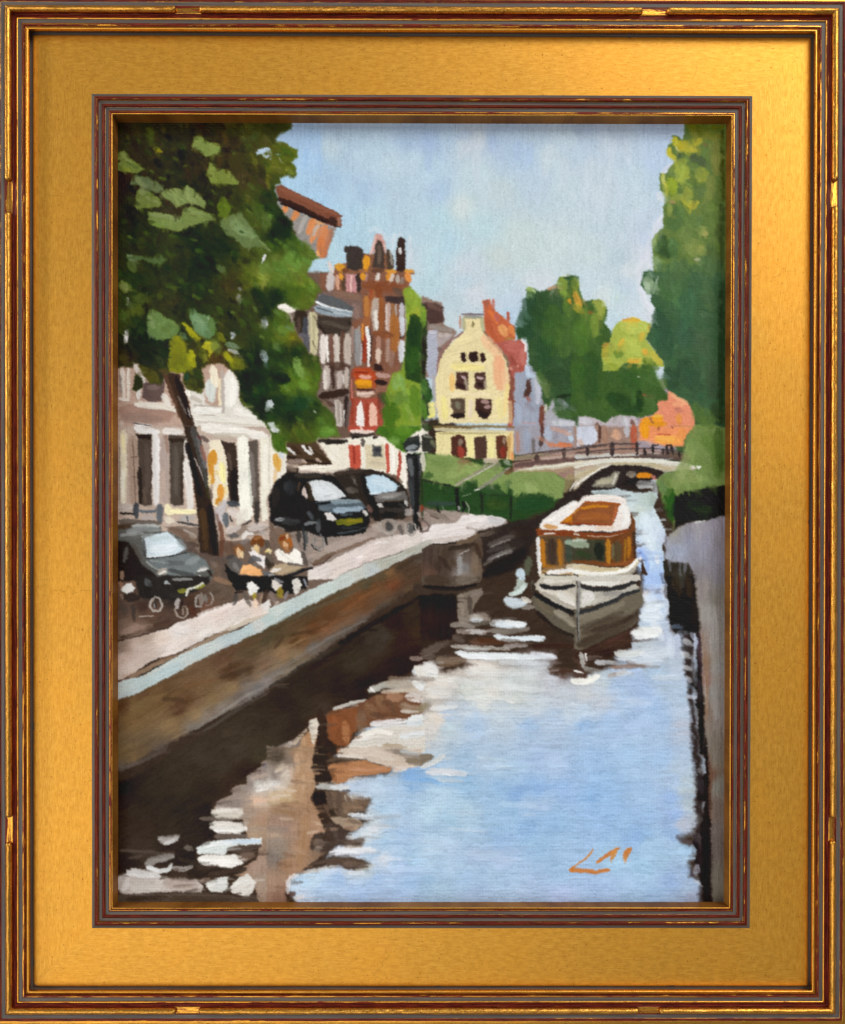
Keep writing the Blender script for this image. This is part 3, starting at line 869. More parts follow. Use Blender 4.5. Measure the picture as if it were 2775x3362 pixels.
S 32/18/14 60 1 .2|350,1610 420,1620 480,1610
S 176/144/138 50 .9 .3|680,1450 760,1460;720,1520 780,1510
S 36/20/16 60 .9 .2|650,1560 700,1620 750,1600
S 223/206/184 50 .9 .2|560,1440 550,1640
S 234/223/144 80 .9 .2|250,1400 270,1660
S 231/219/152 90 .8 .3|870,1420 900,1640
S 204/175/132 50 .8 .3|1010,1450 1010,1700
T C3
P 227/215/160 6|160,60 1050,50 1050,380 800,380 330,350 160,330
S 124/104/64 36 .9 .2|130,0 400,10 800,0 1050,10
S 209/200/164 44 1 .1|150,30 500,50 960,60
S 160/148/96 16 .8 .3|180,80 500,80 900,80
P 74/42/32 6|325,120 400,100 490,110 510,250 510,340 400,370 340,330
P 76/54/44 6|600,120 720,100 740,200 740,370 600,380
P 90/52/36 6|840,120 900,100 960,110 980,240 960,380 860,370
S 156/60/48 90 .9 .2|440,240 460,350
S 140/124/108 60 .9 .3|440,150 440,210
S 138/48/38 60 .9 .2|920,240 930,350
S 156/140/120 40 .8 .3|940,130 940,200
S 224/185/124 60 .9 .2|1020,80 1020,380
S 224/137/80 30 .8 .3|1030,300 1035,390
S 180/138/80 40 .8 .3|990,120 990,370
S 234/225/156 70 .9 .2|560,130 560,350;790,130 790,370
I arched_bridge
T C3
P 154/124/112 10|1040,400 1250,360 1736,280 1736,620 1640,600 1500,520 1040,520
S 180/148/132 60 .7 .4|1060,370 1300,330 1736,260
S 60/42/40 16 1 .2|1030,405 1250,385
S 90/74/70 14 .9 .2|1060,340 1240,310 1600,260 1736,235
S 185/164/152 30 .9 .2|1360,370 1736,330
S 70/54/50 60 1 .1|1300,330 1310,420
S 76/60/56 44 1 .1|1620,250 1620,370
S 90/68/64 60 .9 .2|1060,450 1300,420 1736,380
S 201/196/174 60 1 .1|1040,540 1300,480 1736,430
S 168/144/110 60 .9 .2|1080,540 1500,520 1736,470
S 226/226/210 22 .9 .2|1200,490 1500,450 1736,420
T D3
P 194/184/162 10|0,400 300,360 700,350 1100,400 1440,460 1380,500 1000,520 700,440 460,440 240,520 0,740
S 156/124/108 100 .8 .4|0,300 400,260 800,300 1330,360
S 201/190/174 26 .9 .4|0,350 420,330 700,330
S 76/52/44 22 .9 .2|0,385 500,350 900,350 1350,390
S 90/74/68 12 .9 .3|40,310 440,290;60,220 420,205 700,205
S 60/48/44 40 1 .2|430,190 430,330
S 64/52/46 30 1 .2|710,180 720,330
S 44/36/34 40 1 .1|800,260 820,330
S 44/38/38 30 1 .2|890,220 900,300;1050,220 1060,320;1100,210 1120,310;1190,290 1200,350
S 44/38/38 18 1 .2|880,215 960,215;1050,215 1110,215
S 74/60/56 60 .8 .3|760,340 1000,350 1300,390
S 92/68/60 80 .7 .4|1000,300 1330,360
S 220/216/204 34 1 .2|0,430 300,385 600,380 900,390 1200,420 1400,470
S 239/236/228 24 .9 .3|1100,410 1380,470
S 182/168/132 50 .8 .3|0,600 200,500 450,430 800,420 1100,490
S 228/226/218 22 1 .1|0,690 130,590 300,480 420,440
S 168/124/96 50 .7 .4|30,500 250,450
P 42/34/32 6|0,780 120,620 260,520 430,445 700,440 860,470 1040,520 960,600 700,640 680,740 500,740 200,740 0,850
P 140/136/120 10|210,690 240,620 400,560 470,510 530,520 460,690 300,700
S 192/184/156 70 .7 .4|270,650 420,610
S 212/208/196 30 .8 .3|480,540 430,680
S 42/34/32 50 1 .1|560,480 500,680
S 143/132/116 80 .9 .2|610,550 690,540
S 224/140/28 70 1 .1|720,560 880,560
S 192/124/112 60 .9 .3|890,570 930,610
S 28/22/20 60 1 .1|560,640 700,620 860,620
T C3
S 156/144/100 100 .8 .4|1700,560 1630,740
S 230/228/220 22 1 .1|1736,650 1690,740
S 40/32/30 110 1 .1|1736,760 1640,850 1560,920
I arched_bridge
T C3
S 201/192/170 44 .8 .3|1500,478 1736,442 1900,415 2100,395
S 224/220/204 20 .8 .3|1480,462 1736,428 1960,398
S 156/130/112 60 .6 .4|1500,520 1700,500 1840,490
S 108/88/84 26 .8 .3|1400,318 1600,285 1800,255 2000,235
S 60/48/44 14 .9 .2|1240,318 1500,285 1800,250 2100,222
S 74/58/54 30 .9 .2|1880,250 1885,340;2150,215 2155,320
T D3
S 220/220/210 40 .95 .2|0,470 200,420 420,392 700,392 1000,412 1250,445 1420,478
S 184/176/160 40 .7 .3|0,520 180,470 400,425
S 51/41/42 34 1 .15|150,240 160,330;440,190 440,330;715,180 720,330
S 64/54/58 16 .9 .2|20,300 440,262 900,250 1330,300;20,240 440,200 760,200
S 42/36/34 26 .95 .2|800,270 805,330;905,230 900,310;1060,225 1070,320;1190,290 1200,350;1010,250 1015,320;1120,230 1130,330
D 60 8 26 -5 6 .5 .04
I green_bank
T C3
P 125/146/84 14|60,300 380,340 640,440 880,440 1000,520 1500,520 1640,600 1600,800 1500,860 1100,860 60,700 0,560
S 142/160/94 140 .8 .4|300,560 480,480 640,460
S 156/174/110 130 .7 .4|1200,640 1300,740;980,640 930,760
S 108/132/72 120 .7 .4|120,400 340,420
S 140/88/72 70 .6 .5|420,400 560,400
P 38/68/32 16|0,600 380,680 620,600 640,700 880,640 1100,760 1400,760 1560,830 1400,1040 1100,1100 700,1010 480,1020 0,900
S 30/68/36 160 .7 .4|1100,900 1440,870
S 51/80/42 120 .7 .4|700,700 900,720 1000,640
S 60/78/28 130 .6 .4|760,880 960,900
S 124/148/80 80 .8 .4|1080,680 1080,800;900,620 960,760
S 176/192/124 24 .7 .4|1040,790 1080,740
S 42/74/32 90 .7 .4|20,560 120,560
S 28/28/24 22 1 .2|0,610 160,640 370,690
S 24/24/20 50 1 .1|400,690 420,980
S 28/30/24 30 .9 .2|680,760 690,1000;1020,800 1010,1060
S 28/32/24 12 .9 .2|700,780 1030,790
S 140/132/112 40 1 .15|860,410 640,520 380,670
S 216/216/208 12 1 .1|860,420 640,540 370,680
S 138/136/120 40 1 .15|1000,470 820,600 620,730
S 228/230/224 14 1 .1|590,735 660,720
S 160/168/148 60 .8 .3|940,400 1010,430
S 106/68/48 60 .8 .3|960,540 1040,480
S 201/184/164 70 .9 .2|710,390 860,390
S 156/168/140 12 .8 .3|460,800 560,770
T B3
P 44/60/28 10|1690,560 1736,580 1736,900 1690,900
I grass_by_bridge
T D3
P 111/133/72 16|1380,-30 1780,-30 1780,720 1150,820 1140,1180 1060,1180 930,960 950,600 1040,520 1400,500 1250,220 1280,90
S 135/153/90 150 .8 .4|1320,220 1300,400 1180,580 1150,700
S 138/154/94 160 .7 .4|1180,560 1440,600
S 82/112/46 170 .7 .4|1480,100 1640,300 1640,560
S 60/90/36 110 .7 .5|1640,40 1660,500
S 92/124/76 100 .7 .4|980,640 1040,760
S 31/74/18 150 .95 .2|1090,740 1080,1100
S 60/100/48 80 .7 .4|980,820 960,960 1060,1180
S 138/168/132 24 .7 .4|980,1010 1080,1190
S 44/90/36 40 .8 .3|1040,1100 1110,1200
S 232/236/232 34 1 .2|1400,470 1440,460
P 21/25/15 10|1150,800 1280,740 1780,640 1780,1040 1550,1060 1260,1100 1150,1160
S 44/60/28 130 .7 .4|1300,880 1560,960
S 12/14/10 130 .6 .3|1200,860 1190,1060;1450,760 1700,720
I middle_tree
T C2
P 51/80/46 12|1190,160 1260,160 1340,210 1440,170 1540,100 1560,40 1650,20 1720,20 1780,30 1780,1736 1720,1660 1560,1640 1500,1420 1380,1500 1360,1200 1230,1020 1200,740 1090,740 1060,640 1150,560 1190,400
S 35/66/42 200 .8 .3|1250,260 1210,460 1140,620 1240,700
S 43/74/38 220 .8 .3|1380,300 1350,600
S 59/92/38 240 .8 .3|1500,400 1480,700 1440,900
S 77/108/44 240 .7 .4|1650,500 1620,900
S 38/72/42 220 .8 .3|1360,760 1400,1000
S 42/68/38 220 .8 .3|1450,1150 1700,1200
S 92/120/48 90 .8 .4|1640,300 1680,480
S 132/152/60 130 .9 .3|1590,60 1620,220
S 94/116/40 110 .8 .4|1720,200 1640,330
S 208/145/44 80 .9 .3|1680,300 1730,330
S 216/156/116 34 .8 .5|1440,180 1530,130
S 156/180/104 60 .9 .5|1200,160 1290,200
S 223/232/208 20 .8 .6|1260,180 1300,220;1590,30 1700,20
S 92/124/68 60 .7 .4|1210,240 1280,220
S 124/138/76 90 .6 .5|1390,1200 1440,1400
S 84/111/52 100 .7 .5|1330,1130 1400,1280
S 20/32/15 40 .8 .5|1540,1400 1700,1380
S 158/166/174 70 .8 .5|1560,1440 1660,1500
S 76/104/52 140 .6 .4|1520,1540 1700,1620
S 184/200/144 40 .8 .4|1720,480 1736,560
T D2
P 60/90/40 10|-30,20 30,60 60,200 120,330 200,290 280,290 340,350 380,420 350,560 400,640 440,1100 600,1020 860,1060 1020,1300 1060,1380 1060,1450 960,1440 900,1580 760,1640 560,1600 420,1640 360,1700 220,1640 -30,1610
S 124/140/52 100 .9 .3|10,60 10,200
S 220/160/60 80 .95 .3|10,220 70,380
S 176/164/52 90 .8 .3|0,360 90,430
S 160/168/72 110 .9 .25|220,320 310,360 300,500
S 132/152/60 110 .8 .3|230,460 240,700
S 92/122/48 150 .7 .4|120,400 150,700
S 160/92/40 50 .7 .4|160,440 210,440
S 76/112/40 200 .7 .4|60,560 80,900
S 44/76/36 220 .8 .3|200,900 160,1200 200,1400
S 58/92/36 200 .7 .4|40,1000 60,1300
S 31/60/28 200 .8 .3|420,1400 700,1560
S 47/84/36 200 .7 .4|560,1150 720,1300
S 69/106/48 160 .7 .4|800,1100 960,1250
S 76/108/52 140 .7 .4|820,1400 900,1560
S 22/48/18 90 .8 .3|740,1340 760,1560
S 168/80/60 36 .7 .4|780,1370 830,1380
S 200/208/192 12 .9 .2|720,1165 760,1180
I middle_tree
D 500 15 28 60 50 .6 .06
I low_olive_tree
P 163/176/76 8|440,620 520,540 600,520 740,520 880,570 860,650 820,740 880,840 960,920 1020,1000 1030,1060 860,1040 700,1020 580,1010 470,1100 330,1100 310,860 400,790
S 182/194/92 200 .9 .2|560,600 800,600
S 180/192/88 180 .8 .3|600,760 740,900
S 216/176/64 60 .8 .3|560,740 500,840;780,660 760,760
S 220/166/60 70 .9 .3|620,990 760,980;780,870 830,900
S 220/176/60 60 .9 .3|860,600 870,660;740,530 560,530
S 198/176/64 90 .7 .3|880,900 1000,1020
S 176/160/56 90 .8 .4|360,800 350,940
S 92/122/44 120 .8 .3|470,900 540,920
S 140/156/52 90 .8 .4|500,1080 380,1040
S 79/108/40 110 .8 .3|800,980 850,1020 950,1080
S 63/97/40 110 .8 .3|620,1060 900,1120
S 201/128/72 26 .6 .6|330,820 420,780;560,520 650,510
D 120 14 24 60 60 .5 .05
I tall_right_tree
T D1
P 92/116/56 8|1260,-30 1780,-30 1780,1780 910,1780 890,1400 920,1290 1020,1210 1010,1000 1060,900 1060,820 980,780 970,590 1050,600 1120,500 1160,450 1060,360 1060,270 1120,240 1120,150 1180,160 1230,220 1260,120
S 106/108/24 60 .9 .2|1280,60 1700,62
S 124/124/44 130 .8 .3|1330,120 1660,180
S 133/134/64 120 .8 .3|1600,200 1620,600
S 176/168/50 120 .95 .2|1330,290 1200,290 1440,220
S 188/176/60 90 .95 .2|1250,290 1400,330
S 192/184/52 80 .95 .3|1150,180 1150,260
S 196/184/48 70 .95 .3|1090,300 1080,370 1150,430
S 176/164/40 60 .9 .3|1200,230 1220,300
S 198/198/176 16 .9 .2|1150,280 1190,340
S 108/92/52 60 .8 .4|1480,260 1520,280
S 68/88/58 50 .9 .3|1200,360 1190,470
S 69/84/56 110 .9 .25|1340,400 1440,440 1480,500
S 140/154/64 120 .9 .3|1260,440 1180,520
S 160/172/68 200 .95 .2|1260,540 1200,660
S 144/152/60 210 .9 .2|1440,560 1460,660
S 143/160/40 150 .9 .3|1100,660 1130,800
S 192/192/100 60 .9 .6|1010,600 1030,760
S 201/192/64 40 .8 .5|1040,700 1060,850
S 152/160/64 120 .8 .3|1280,760 1330,860
S 124/134/68 140 .8 .3|1560,640 1560,860
S 92/114/64 130 .8 .3|1380,780 1480,800
S 176/172/52 80 .95 .2|1230,860 1280,920 1340,960
S 192/180/60 120 .95 .2|1320,970 1400,920
S 140/152/64 80 .8 .3|1120,880 1240,840
S 140/156/76 70 .9 .5|1090,950 1090,1080
S 180/140/100 30 .8 .4|1080,910 1160,920
S 77/106/56 130 .9 .2|1180,980 1190,1200
S 76/106/58 150 .8 .3|1080,1120 1150,1220
S 108/132/64 130 .8 .3|1480,960 1620,1000
S 92/120/68 160 .8 .3|1340,1100 1440,1120
S 112/136/72 160 .8 .3|1300,1200 1240,1350
S 140/152/80 120 .9 .25|1420,1220 1500,1270
S 164/156/88 60 .8 .4|1450,1270 1520,1290
S 124/140/72 200 .8 .3|1280,1400 1500,1480
S 147/152/80 90 .7 .4|1400,1420 1480,1480
S 176/176/144 40 .8 .3|1370,1570 1440,1575
S 48/76/40 150 .95 .2|1010,1320 990,1450 1080,1530
S 108/132/64 50 .8 .5|930,1300 910,1440
S 154/176/108 24 .8 .6|940,1280 900,1420
S 69/104/60 130 .8 .3|1120,1350 1130,1540
S 56/96/60 160 .8 .3|1160,1620 1100,1736
S 143/170/128 110 .7 .6|930,1560 960,1700
S 76/100/56 200 .8 .3|1560,1400 1600,1700
S 60/76/40 70 .8 .3|1680,950 1690,1700
S 60/60/16 40 .7 .3|1690,100 1700,900
T D2
P 58/90/58 8|780,20 800,-30 1780,-10 1780,1780 1600,1736 1380,1620 1300,1440 1060,1330 1020,1200 1030,1010 900,850 820,740 860,640 940,500 930,420 870,320 880,240 820,220 760,120
S 168/188/152 100 .9 .5|850,20 860,160
S 196/208/184 60 .7 .7|800,60 850,240
S 223/228/220 26 .7 .6|960,20 900,220
S 71/108/58 180 .8 .3|1040,40 1060,280
S 76/112/64 160 .8 .3|1180,100 1140,300
S 60/100/68 220 .8 .3|1300,200 1280,500
S 76/102/64 160 .7 .4|1500,100 1560,400
S 44/76/52 160 .9 .25|960,420 960,640
S 47/80/56 220 .8 .3|1060,560 1020,760 1100,900
S 54/88/64 240 .8 .3|1250,560 1260,800
S 74/92/68 200 .6 .4|1420,700 1500,900
S 47/76/52 240 .8 .3|1200,1000 1400,1300
S 43/70/48 200 .8 .3|1100,1100 1150,1280
S 60/80/56 200 .7 .4|1560,1000 1600,1400
S 34/52/30 90 .7 .3|1680,100 1680,1700
S 44/60/32 160 .7 .4|1600,1500 1660,1700
S 80/108/48 160 .8 .4|1380,1500 1480,1700
S 85/116/52 90 .7 .4|1000,1200 1040,1300
S 90/116/52 150 .8 .3|1500,1560 1560,1736
T D1
I tall_right_tree
S 70/102/64 200 .7 .4|1250,1600 1250,1850;1500,1560 1520,1900;1000,1640 1080,1900
S 63/96/64 150 .6 .4|1380,1650 1400,1950;1640,1600 1640,1900
S 90/116/68 110 .5 .4|1150,1560 1200,1800;1580,1500 1560,1760
I tall_right_tree
D 700 16 30 75 45 .6 .06
I slim_street_tree
T B2
P 124/148/48 10|1530,160 1600,150 1650,200 1700,260 1736,280 1736,1736 1290,1736 1340,1300 1400,1130 1500,1090 1550,900 1560,560 1540,300
S 136/160/56 150 .95 .2|1590,200 1640,340
S 160/168/56 110 .9 .2|1640,380 1690,480
S 150/168/52 60 .9 .3|1570,480 1640,460
P 37/63/24 10|1600,480 1660,450 1736,500 1736,1250 1560,1200 1540,1000 1560,700
S 28/52/20 120 .8 .2|1640,560 1640,800
S 48/84/32 150 .8 .3|1660,860 1620,1100
S 108/124/68 26 .7 .4|1710,900 1720,1060
S 134/168/96 130 .9 .25|1470,1160 1440,1300
S 124/160/84 60 .8 .3|1510,1180 1540,1380
S 92/124/52 160 .9 .25|1400,1400 1560,1420
S 58/96/24 220 .9 .2|1400,1500 1360,1700
S 100/140/40 120 .8 .3|1570,1480 1560,1650
S 76/116/32 150 .8 .3|1640,1300 1680,1600
S 138/160/80 50 .7 .3|1560,1500 1640,1700
S 51/84/28 90 .8 .3|1300,1360 1330,1480
T C2
P 44/60/32 10|0,330 40,360 60,560 60,760 40,1180 90,1250 130,1400 80,1480 90,1600 0,1700
S 132/164/56 80 .9 .2|10,380 30,520
S 108/144/48 50 .8 .3|40,430 20,600
S 36/26/22 50 .8 .3|30,700 20,1150
S 76/120/52 90 .9 .3|20,1220 60,1400
S 53/96/42 90 .8 .3|60,1360 110,1430
S 92/140/44 70 .8 .3|10,1440 40,1640
S 28/60/28 80 .7 .3|90,1330 60,1420
T B3
P 66/108/28 12|1240,0 1736,0 1736,40 1640,80 1560,160 1560,300 1430,240 1320,120 1220,80
S 92/132/40 130 .9 .2|1440,40 1600,50
S 128/164/88 110 .7 .4|1380,140 1480,190
S 56/92/24 90 .8 .3|1280,60 1360,90;1500,180 1520,260
T C3
S 44/60/28 100 .95 .2|20,0 100,20
I slim_street_tree
D 260 12 22 70 40 .55 .06
I green_bank
D 260 12 24 60 60 .5 .05
I grass_by_bridge
D 220 14 30 70 40 .5 .05
I far_house_row
D 60 8 20 85 20 .4 .03
I blue_grey_house
D 120 9 20 85 30 .5 .05
I orange_house
D 60 9 16 80 60 .5 .05
I white_house
T A2
P 181/154/138 10|0,1030 480,1000 1000,1000 1400,1050 1500,1500 1736,1600 1736,1736 0,1736
T A3
P 185/166/152 8|0,0 1736,0 1736,1300 0,1300
T B3
P 228/223/210 8|0,0 60,40 60,260 200,280 200,520 60,640 0,760
T A2
S 76/66/60 60 .9 .2|40,640 40,860
S 207/201/196 60 1 .2|110,620 100,820
S 168/148/136 200 .8 .2|300,1280 400,1200
S 155/124/110 180 .9 .2|60,1560 560,1620 640,1500
S 228/220/208 50 1 .2|60,1080 80,1440
S 138/128/120 30 .8 .3|40,1150 50,1360
S 224/216/204 40 1 .2|130,1080 130,1440
S 221/214/204 36 1 .2|30,1420 130,1440
P 94/76/72 8|300,1240 540,1220 530,1450 380,1460 290,1420
S 124/106/100 60 .7 .3|350,1300 480,1290
S 217/214/208 60 1 .2|250,1300 245,1430
S 222/216/204 80 1 .2|210,1490 520,1510 700,1560
S 218/212/202 90 1 .2|530,1380 600,1500
S 217/212/206 60 .9 .3|200,1030 260,1130 310,1240
P 217/212/203 8|780,1250 900,1330 990,1330 1010,1480 1160,1520 1200,1200 1390,1200 1390,1440 1480,1530 1600,1560 1736,1680 1736,1736 880,1736
S 207/214/208 130 1 .1|1060,1220 1080,1440
S 236/228/204 100 1 .1|1090,1060 1130,1280
S 238/224/188 40 .9 .2|1180,1200 1170,1500
S 233/230/222 130 1 .1|1280,1120 1290,1500
S 176/166/158 50 .9 .2|1200,1100 1210,1580
S 240/238/230 90 .9 .2|1330,1180 1320,1480
S 168/156/146 24 .8 .3|870,1500 1190,1510
S 233/231/224 80 1 .1|880,1560 1180,1560
S 140/128/120 18 .9 .2|940,1610 1080,1610 1180,1640
S 224/220/210 90 1 .1|880,1640 1300,1680 1736,1720
S 201/192/180 26 .7 .4|900,1680 1700,1736
S 232/230/222 90 .9 .2|1340,1560 1600,1640
S 185/176/164 60 .8 .3|840,1400 960,1460
S 242/239/230 60 .9 .3|800,1310 820,1400
S 143/120/108 120 .7 .3|60,1640 500,1660
S 240/239/236 36 1 .1|210,1710 400,1736
S 48/40/38 16 .9 .1|190,1700 400,1736
S 202/188/180 60 .8 .2|40,1690 60,1736
T A3
S 224/216/188 80 1 .2|70,60 80,400 70,880
S 240/228/176 40 .8 .4|60,100 90,300
S 239/238/230 50 .6 .6|70,500 60,880
S 156/140/130 30 .7 .3|30,200 30,900
S 160/136/120 120 .9 .2|180,120 200,900
S 106/86/72 16 .9 .2|180,150 200,560 210,880;160,350 240,350;170,575 235,580
S 232/230/228 80 1 .1|210,20 330,60 480,60
P 42/30/24 6|210,80 270,95 400,90 400,150 360,165 240,140
P 76/64/56 6|240,140 400,150 400,900 300,900 250,880
S 36/28/24 50 .9 .2|260,480 270,880
S 92/80/72 60 .7 .3|340,200 350,760
S 106/86/74 40 .6 .3|310,700 330,880
S 217/214/212 90 1 .1|445,80 445,400 450,890
S 230/228/226 40 .7 .5|470,120 470,860
S 168/152/144 110 .95 .2|545,120 545,860
S 191/168/152 50 .6 .4|520,500 530,800
S 219/214/208 90 1 .15|530,60 740,70
P 74/64/56 6|590,100 790,110 790,180 760,400 760,900 640,900 600,870 600,200
S 44/32/24 50 .9 .2|600,140 640,170 720,150 790,180
S 96/88/80 60 .7 .3|670,240 680,780
S 53/42/34 30 .8 .2|740,300 740,880
S 212/206/200 50 1 .1|795,150 780,340
S 222/218/212 100 1 .1|790,380 830,700 840,950
S 212/168/140 20 .7 .3|870,560 890,940
S 160/144/132 24 .8 .3|600,870 600,560
S 138/106/90 40 .7 .3|560,100 580,300
S 233/230/222 120 1 .1|980,20 1400,60 1700,120
S 192/184/168 60 .7 .3|1100,100 1500,110
S 217/210/196 90 .9 .2|1060,180 1140,220
P 230/220/196 8|1060,150 1200,150 1250,400 1270,800 1200,950 1100,900 1100,700 1040,600
P 58/46/38 6|1180,150 1260,190 1350,190 1370,420 1390,880 1340,900 1280,830 1260,600 1250,350
S 28/20/16 90 .9 .1|1330,480 1340,860
S 108/92/80 40 .6 .3|1270,300 1300,500
P 238/236/224 6|1370,120 1440,100 1500,140 1530,600 1550,1000 1500,1080 1420,1050 1390,880
S 184/188/176 50 .7 .3|1510,400 1540,900
P 90/80/72 8|1500,170 1600,150 1610,500 1640,1000 1600,1130 1560,1100 1550,800 1510,400
S 140/132/128 50 .6 .3|1530,300 1570,800
S 47/44/42 60 .8 .2|1600,860 1590,1080
P 228/224/208 8|1620,130 1736,120 1736,780 1700,860 1720,1060 1660,1080 1640,800
S 240/236/224 60 .8 .3|1690,200 1690,700
S 240/232/160 70 .95 .2|1190,420 1220,640
S 204/140/44 90 1 .15|1090,290 1110,420
S 200/138/48 70 1 .15|1060,330 1090,650
S 216/148/56 90 1 .15|1180,680 1190,840
S 192/128/32 90 1 .15|1160,840 1170,900
S 232/212/156 50 .8 .3|1060,560 1050,680;1240,680 1240,780
S 216/192/124 40 .7 .4|1130,500 1150,560
S 189/184/188 110 .9 .2|1230,860 1160,1000 1180,1120
S 214/204/198 110 .9 .2|1280,960 1420,1020
S 64/68/74 70 1 .2|1270,870 1390,890
S 92/100/106 70 1 .15|1240,1000 1250,1140
S 44/44/48 22 .9 .2|1290,1020 1310,1090
S 222/218/206 110 .9 .2|1460,960 1380,1100
S 44/40/36 30 .8 .4|1430,1130 1530,1070
S 188/178/170 100 .9 .2|30,930 180,920
S 36/30/28 26 1 .1|40,990 200,1000
S 58/62/68 70 1 .1|220,880 220,1040
S 92/100/108 34 1 .1|250,960 350,975 450,965
S 180/170/166 60 .9 .2|280,1040 430,1040
S 86/92/98 80 1 .1|490,900 490,1090
S 239/230/188 90 1 .1|570,900 590,980 640,980
S 240/232/184 60 1 .1|620,960 780,975 900,970
S 220/212/192 90 .9 .2|560,1060 640,1080
S 92/84/78 60 .9 .2|30,1080 240,1090 500,1100
S 168/164/162 80 .8 .2|720,1050 880,1040
S 62/62/64 26 1 .1|690,1090 800,1110 930,1130
S 84/88/90 20 1 .1|800,1020 815,1120
P 124/108/96 12|540,1140 940,1150 940,1500 780,1440 740,1260
S 186/180/174 40 .8 .3|760,1180 900,1260
S 106/84/70 110 .8 .3|600,1180 900,1300
S 150/136/124 80 .7 .4|840,1250 920,1260
S 58/44/36 60 .7 .4|800,1340 930,1360
P 85/72/62 12|0,1100 240,1100 200,1160 60,1200 0,1230
I cafe_front
T B3
P 74/56/40 10|200,180 520,160 720,420 720,470 190,420 200,260
P 230/223/207 6|550,160 860,200 900,260 900,500 740,540 340,500 340,460 720,440 700,380
S 208/154/60 90 .95 .2|70,320 110,500
S 218/184/136 50 .8 .3|80,480 60,640
S 201/208/214 60 .9 .2|110,290 150,360
S 58/42/28 60 .9 .2|240,230 360,320;400,220 560,340 700,420
S 230/228/226 40 1 .1|370,220 420,280 480,320
S 222/220/218 40 1 .1|200,250 300,320
S 208/204/200 24 1 .1|450,230 500,310
S 196/200/200 50 1 .2|480,100 550,140
S 36/26/20 30 .9 .2|200,340 420,390 700,430
S 160/140/132 70 .8 .3|220,400 400,400
S 184/160/144 34 .9 .3|380,380 420,420;530,380 600,400
S 238/230/218 50 1 .1|340,470 700,455
S 124/108/96 80 .8 .3|210,460 300,500
S 205/188/176 60 .9 .2|340,520 600,540
S 42/36/31 50 1 .1|560,160 700,170 900,170
S 31/26/22 40 .9 .2|640,190 860,190
S 233/228/214 130 .8 .2|700,260 800,400
P 233/228/212 6|900,130 1300,110 1400,200 1480,300 1560,330 1570,700 1520,720 1450,580 1380,540 1080,490 900,480
S 58/50/46 40 1 .1|930,95 1080,105 1190,100
S 32/26/24 30 1 .2|940,130 1020,120;1180,130 1230,125
P 187/82/64 5|900,210 1035,210 1040,490 920,490
S 138/47/36 30 .9 .2|960,230 965,430
S 233/221/208 60 1 .1|930,180 1030,190
S 69/60/56 50 .9 .2|1060,140 1070,230
P 210/198/168 6|1090,220 1310,200 1320,490 1100,480
S 192/180/156 60 .7 .4|1150,420 1290,430
P 74/74/76 12|1170,220 1280,215 1280,340 1180,340
S 44/44/48 50 .8 .3|1210,260 1260,280
S 184/74/58 50 1 .1|1340,200 1345,380 1350,520
S 168/72/58 40 1 .1|1480,290 1490,440 1460,620
S 240/236/226 60 1 .1|1400,240 1410,540
S 239/234/223 50 1 .1|1530,330 1540,700
S 44/28/20 30 .9 .2|1110,500 1300,530
S 90/68/56 60 .8 .3|1410,560 1500,640
I big_leafy_tree
T A1
g 200,150,48/43/19 600,250,43/40/14 1000,120,45/40/13 1300,250,59/50/23 1500,120,64/64/23 1700,200,71/70/26 100,700,39/26/11 300,500,50/43/19 650,600,39/39/13 900,450,45/40/16 1200,800,43/43/14 1450,650,61/53/30 1650,600,50/48/16 1000,900,39/39/14 700,1000,50/43/26 100,1000,39/39/14 300,1300,39/46/11 600,1350,45/50/14 900,1350,26/39/12 1200,1400,31/43/14 1500,900,67/72/26 1650,1100,67/78/30 1500,1500,64/72/26 700,1550,39/46/13 200,1500,43/46/13 1000,1650,28/39/14
T B1
g 50,100,53/56/19 100,300,79/90/26 250,380,85/97/23 50,500,96/101/33 60,650,67/75/23 40,850,32/46/11 150,1150,22/32/9 60,1300,26/39/11 250,1400,64/86/30 450,1500,82/101/41 150,1600,89/108/41 350,1650,97/119/49 0,1000,41/61/13
T A2
g 200,60,39/53/13 700,60,39/46/13 500,300,48/50/19 900,200,32/43/12 1300,100,59/53/13 1500,100,80/90/23 1650,60,124/136/54 1600,200,24/35/13 1300,500,41/46/13 1700,400,32/43/14 100,450,59/68/26 300,700,24/35/19 300,900,32/40/26 150,950,45/39/11 1600,900,24/35/14 1500,1200,17/32/7 1650,1500,22/35/11 1150,950,71/53/14 900,1100,50/53/11 1400,750,50/57/16
T B2
g 100,60,85/108/37 350,60,95/115/37 300,200,67/90/23 80,250,24/39/13 400,300,85/101/33 100,480,67/86/23 150,650,89/115/49 250,720,106/101/19 50,700,59/79/26 100,900,35/56/23 300,900,32/50/13 450,1000,58/75/26 350,1150,89/115/30 450,1250,85/108/33 200,1300,85/112/33 60,1200,22/39/14 100,1450,26/46/26 350,1450,39/64/39 250,1600,24/39/13 500,1600,41/57/19 600,1680,67/90/30
T B3
g 100,100,63/83/23 350,60,76/83/26 650,60,89/119/41 100,200,67/93/19
T F
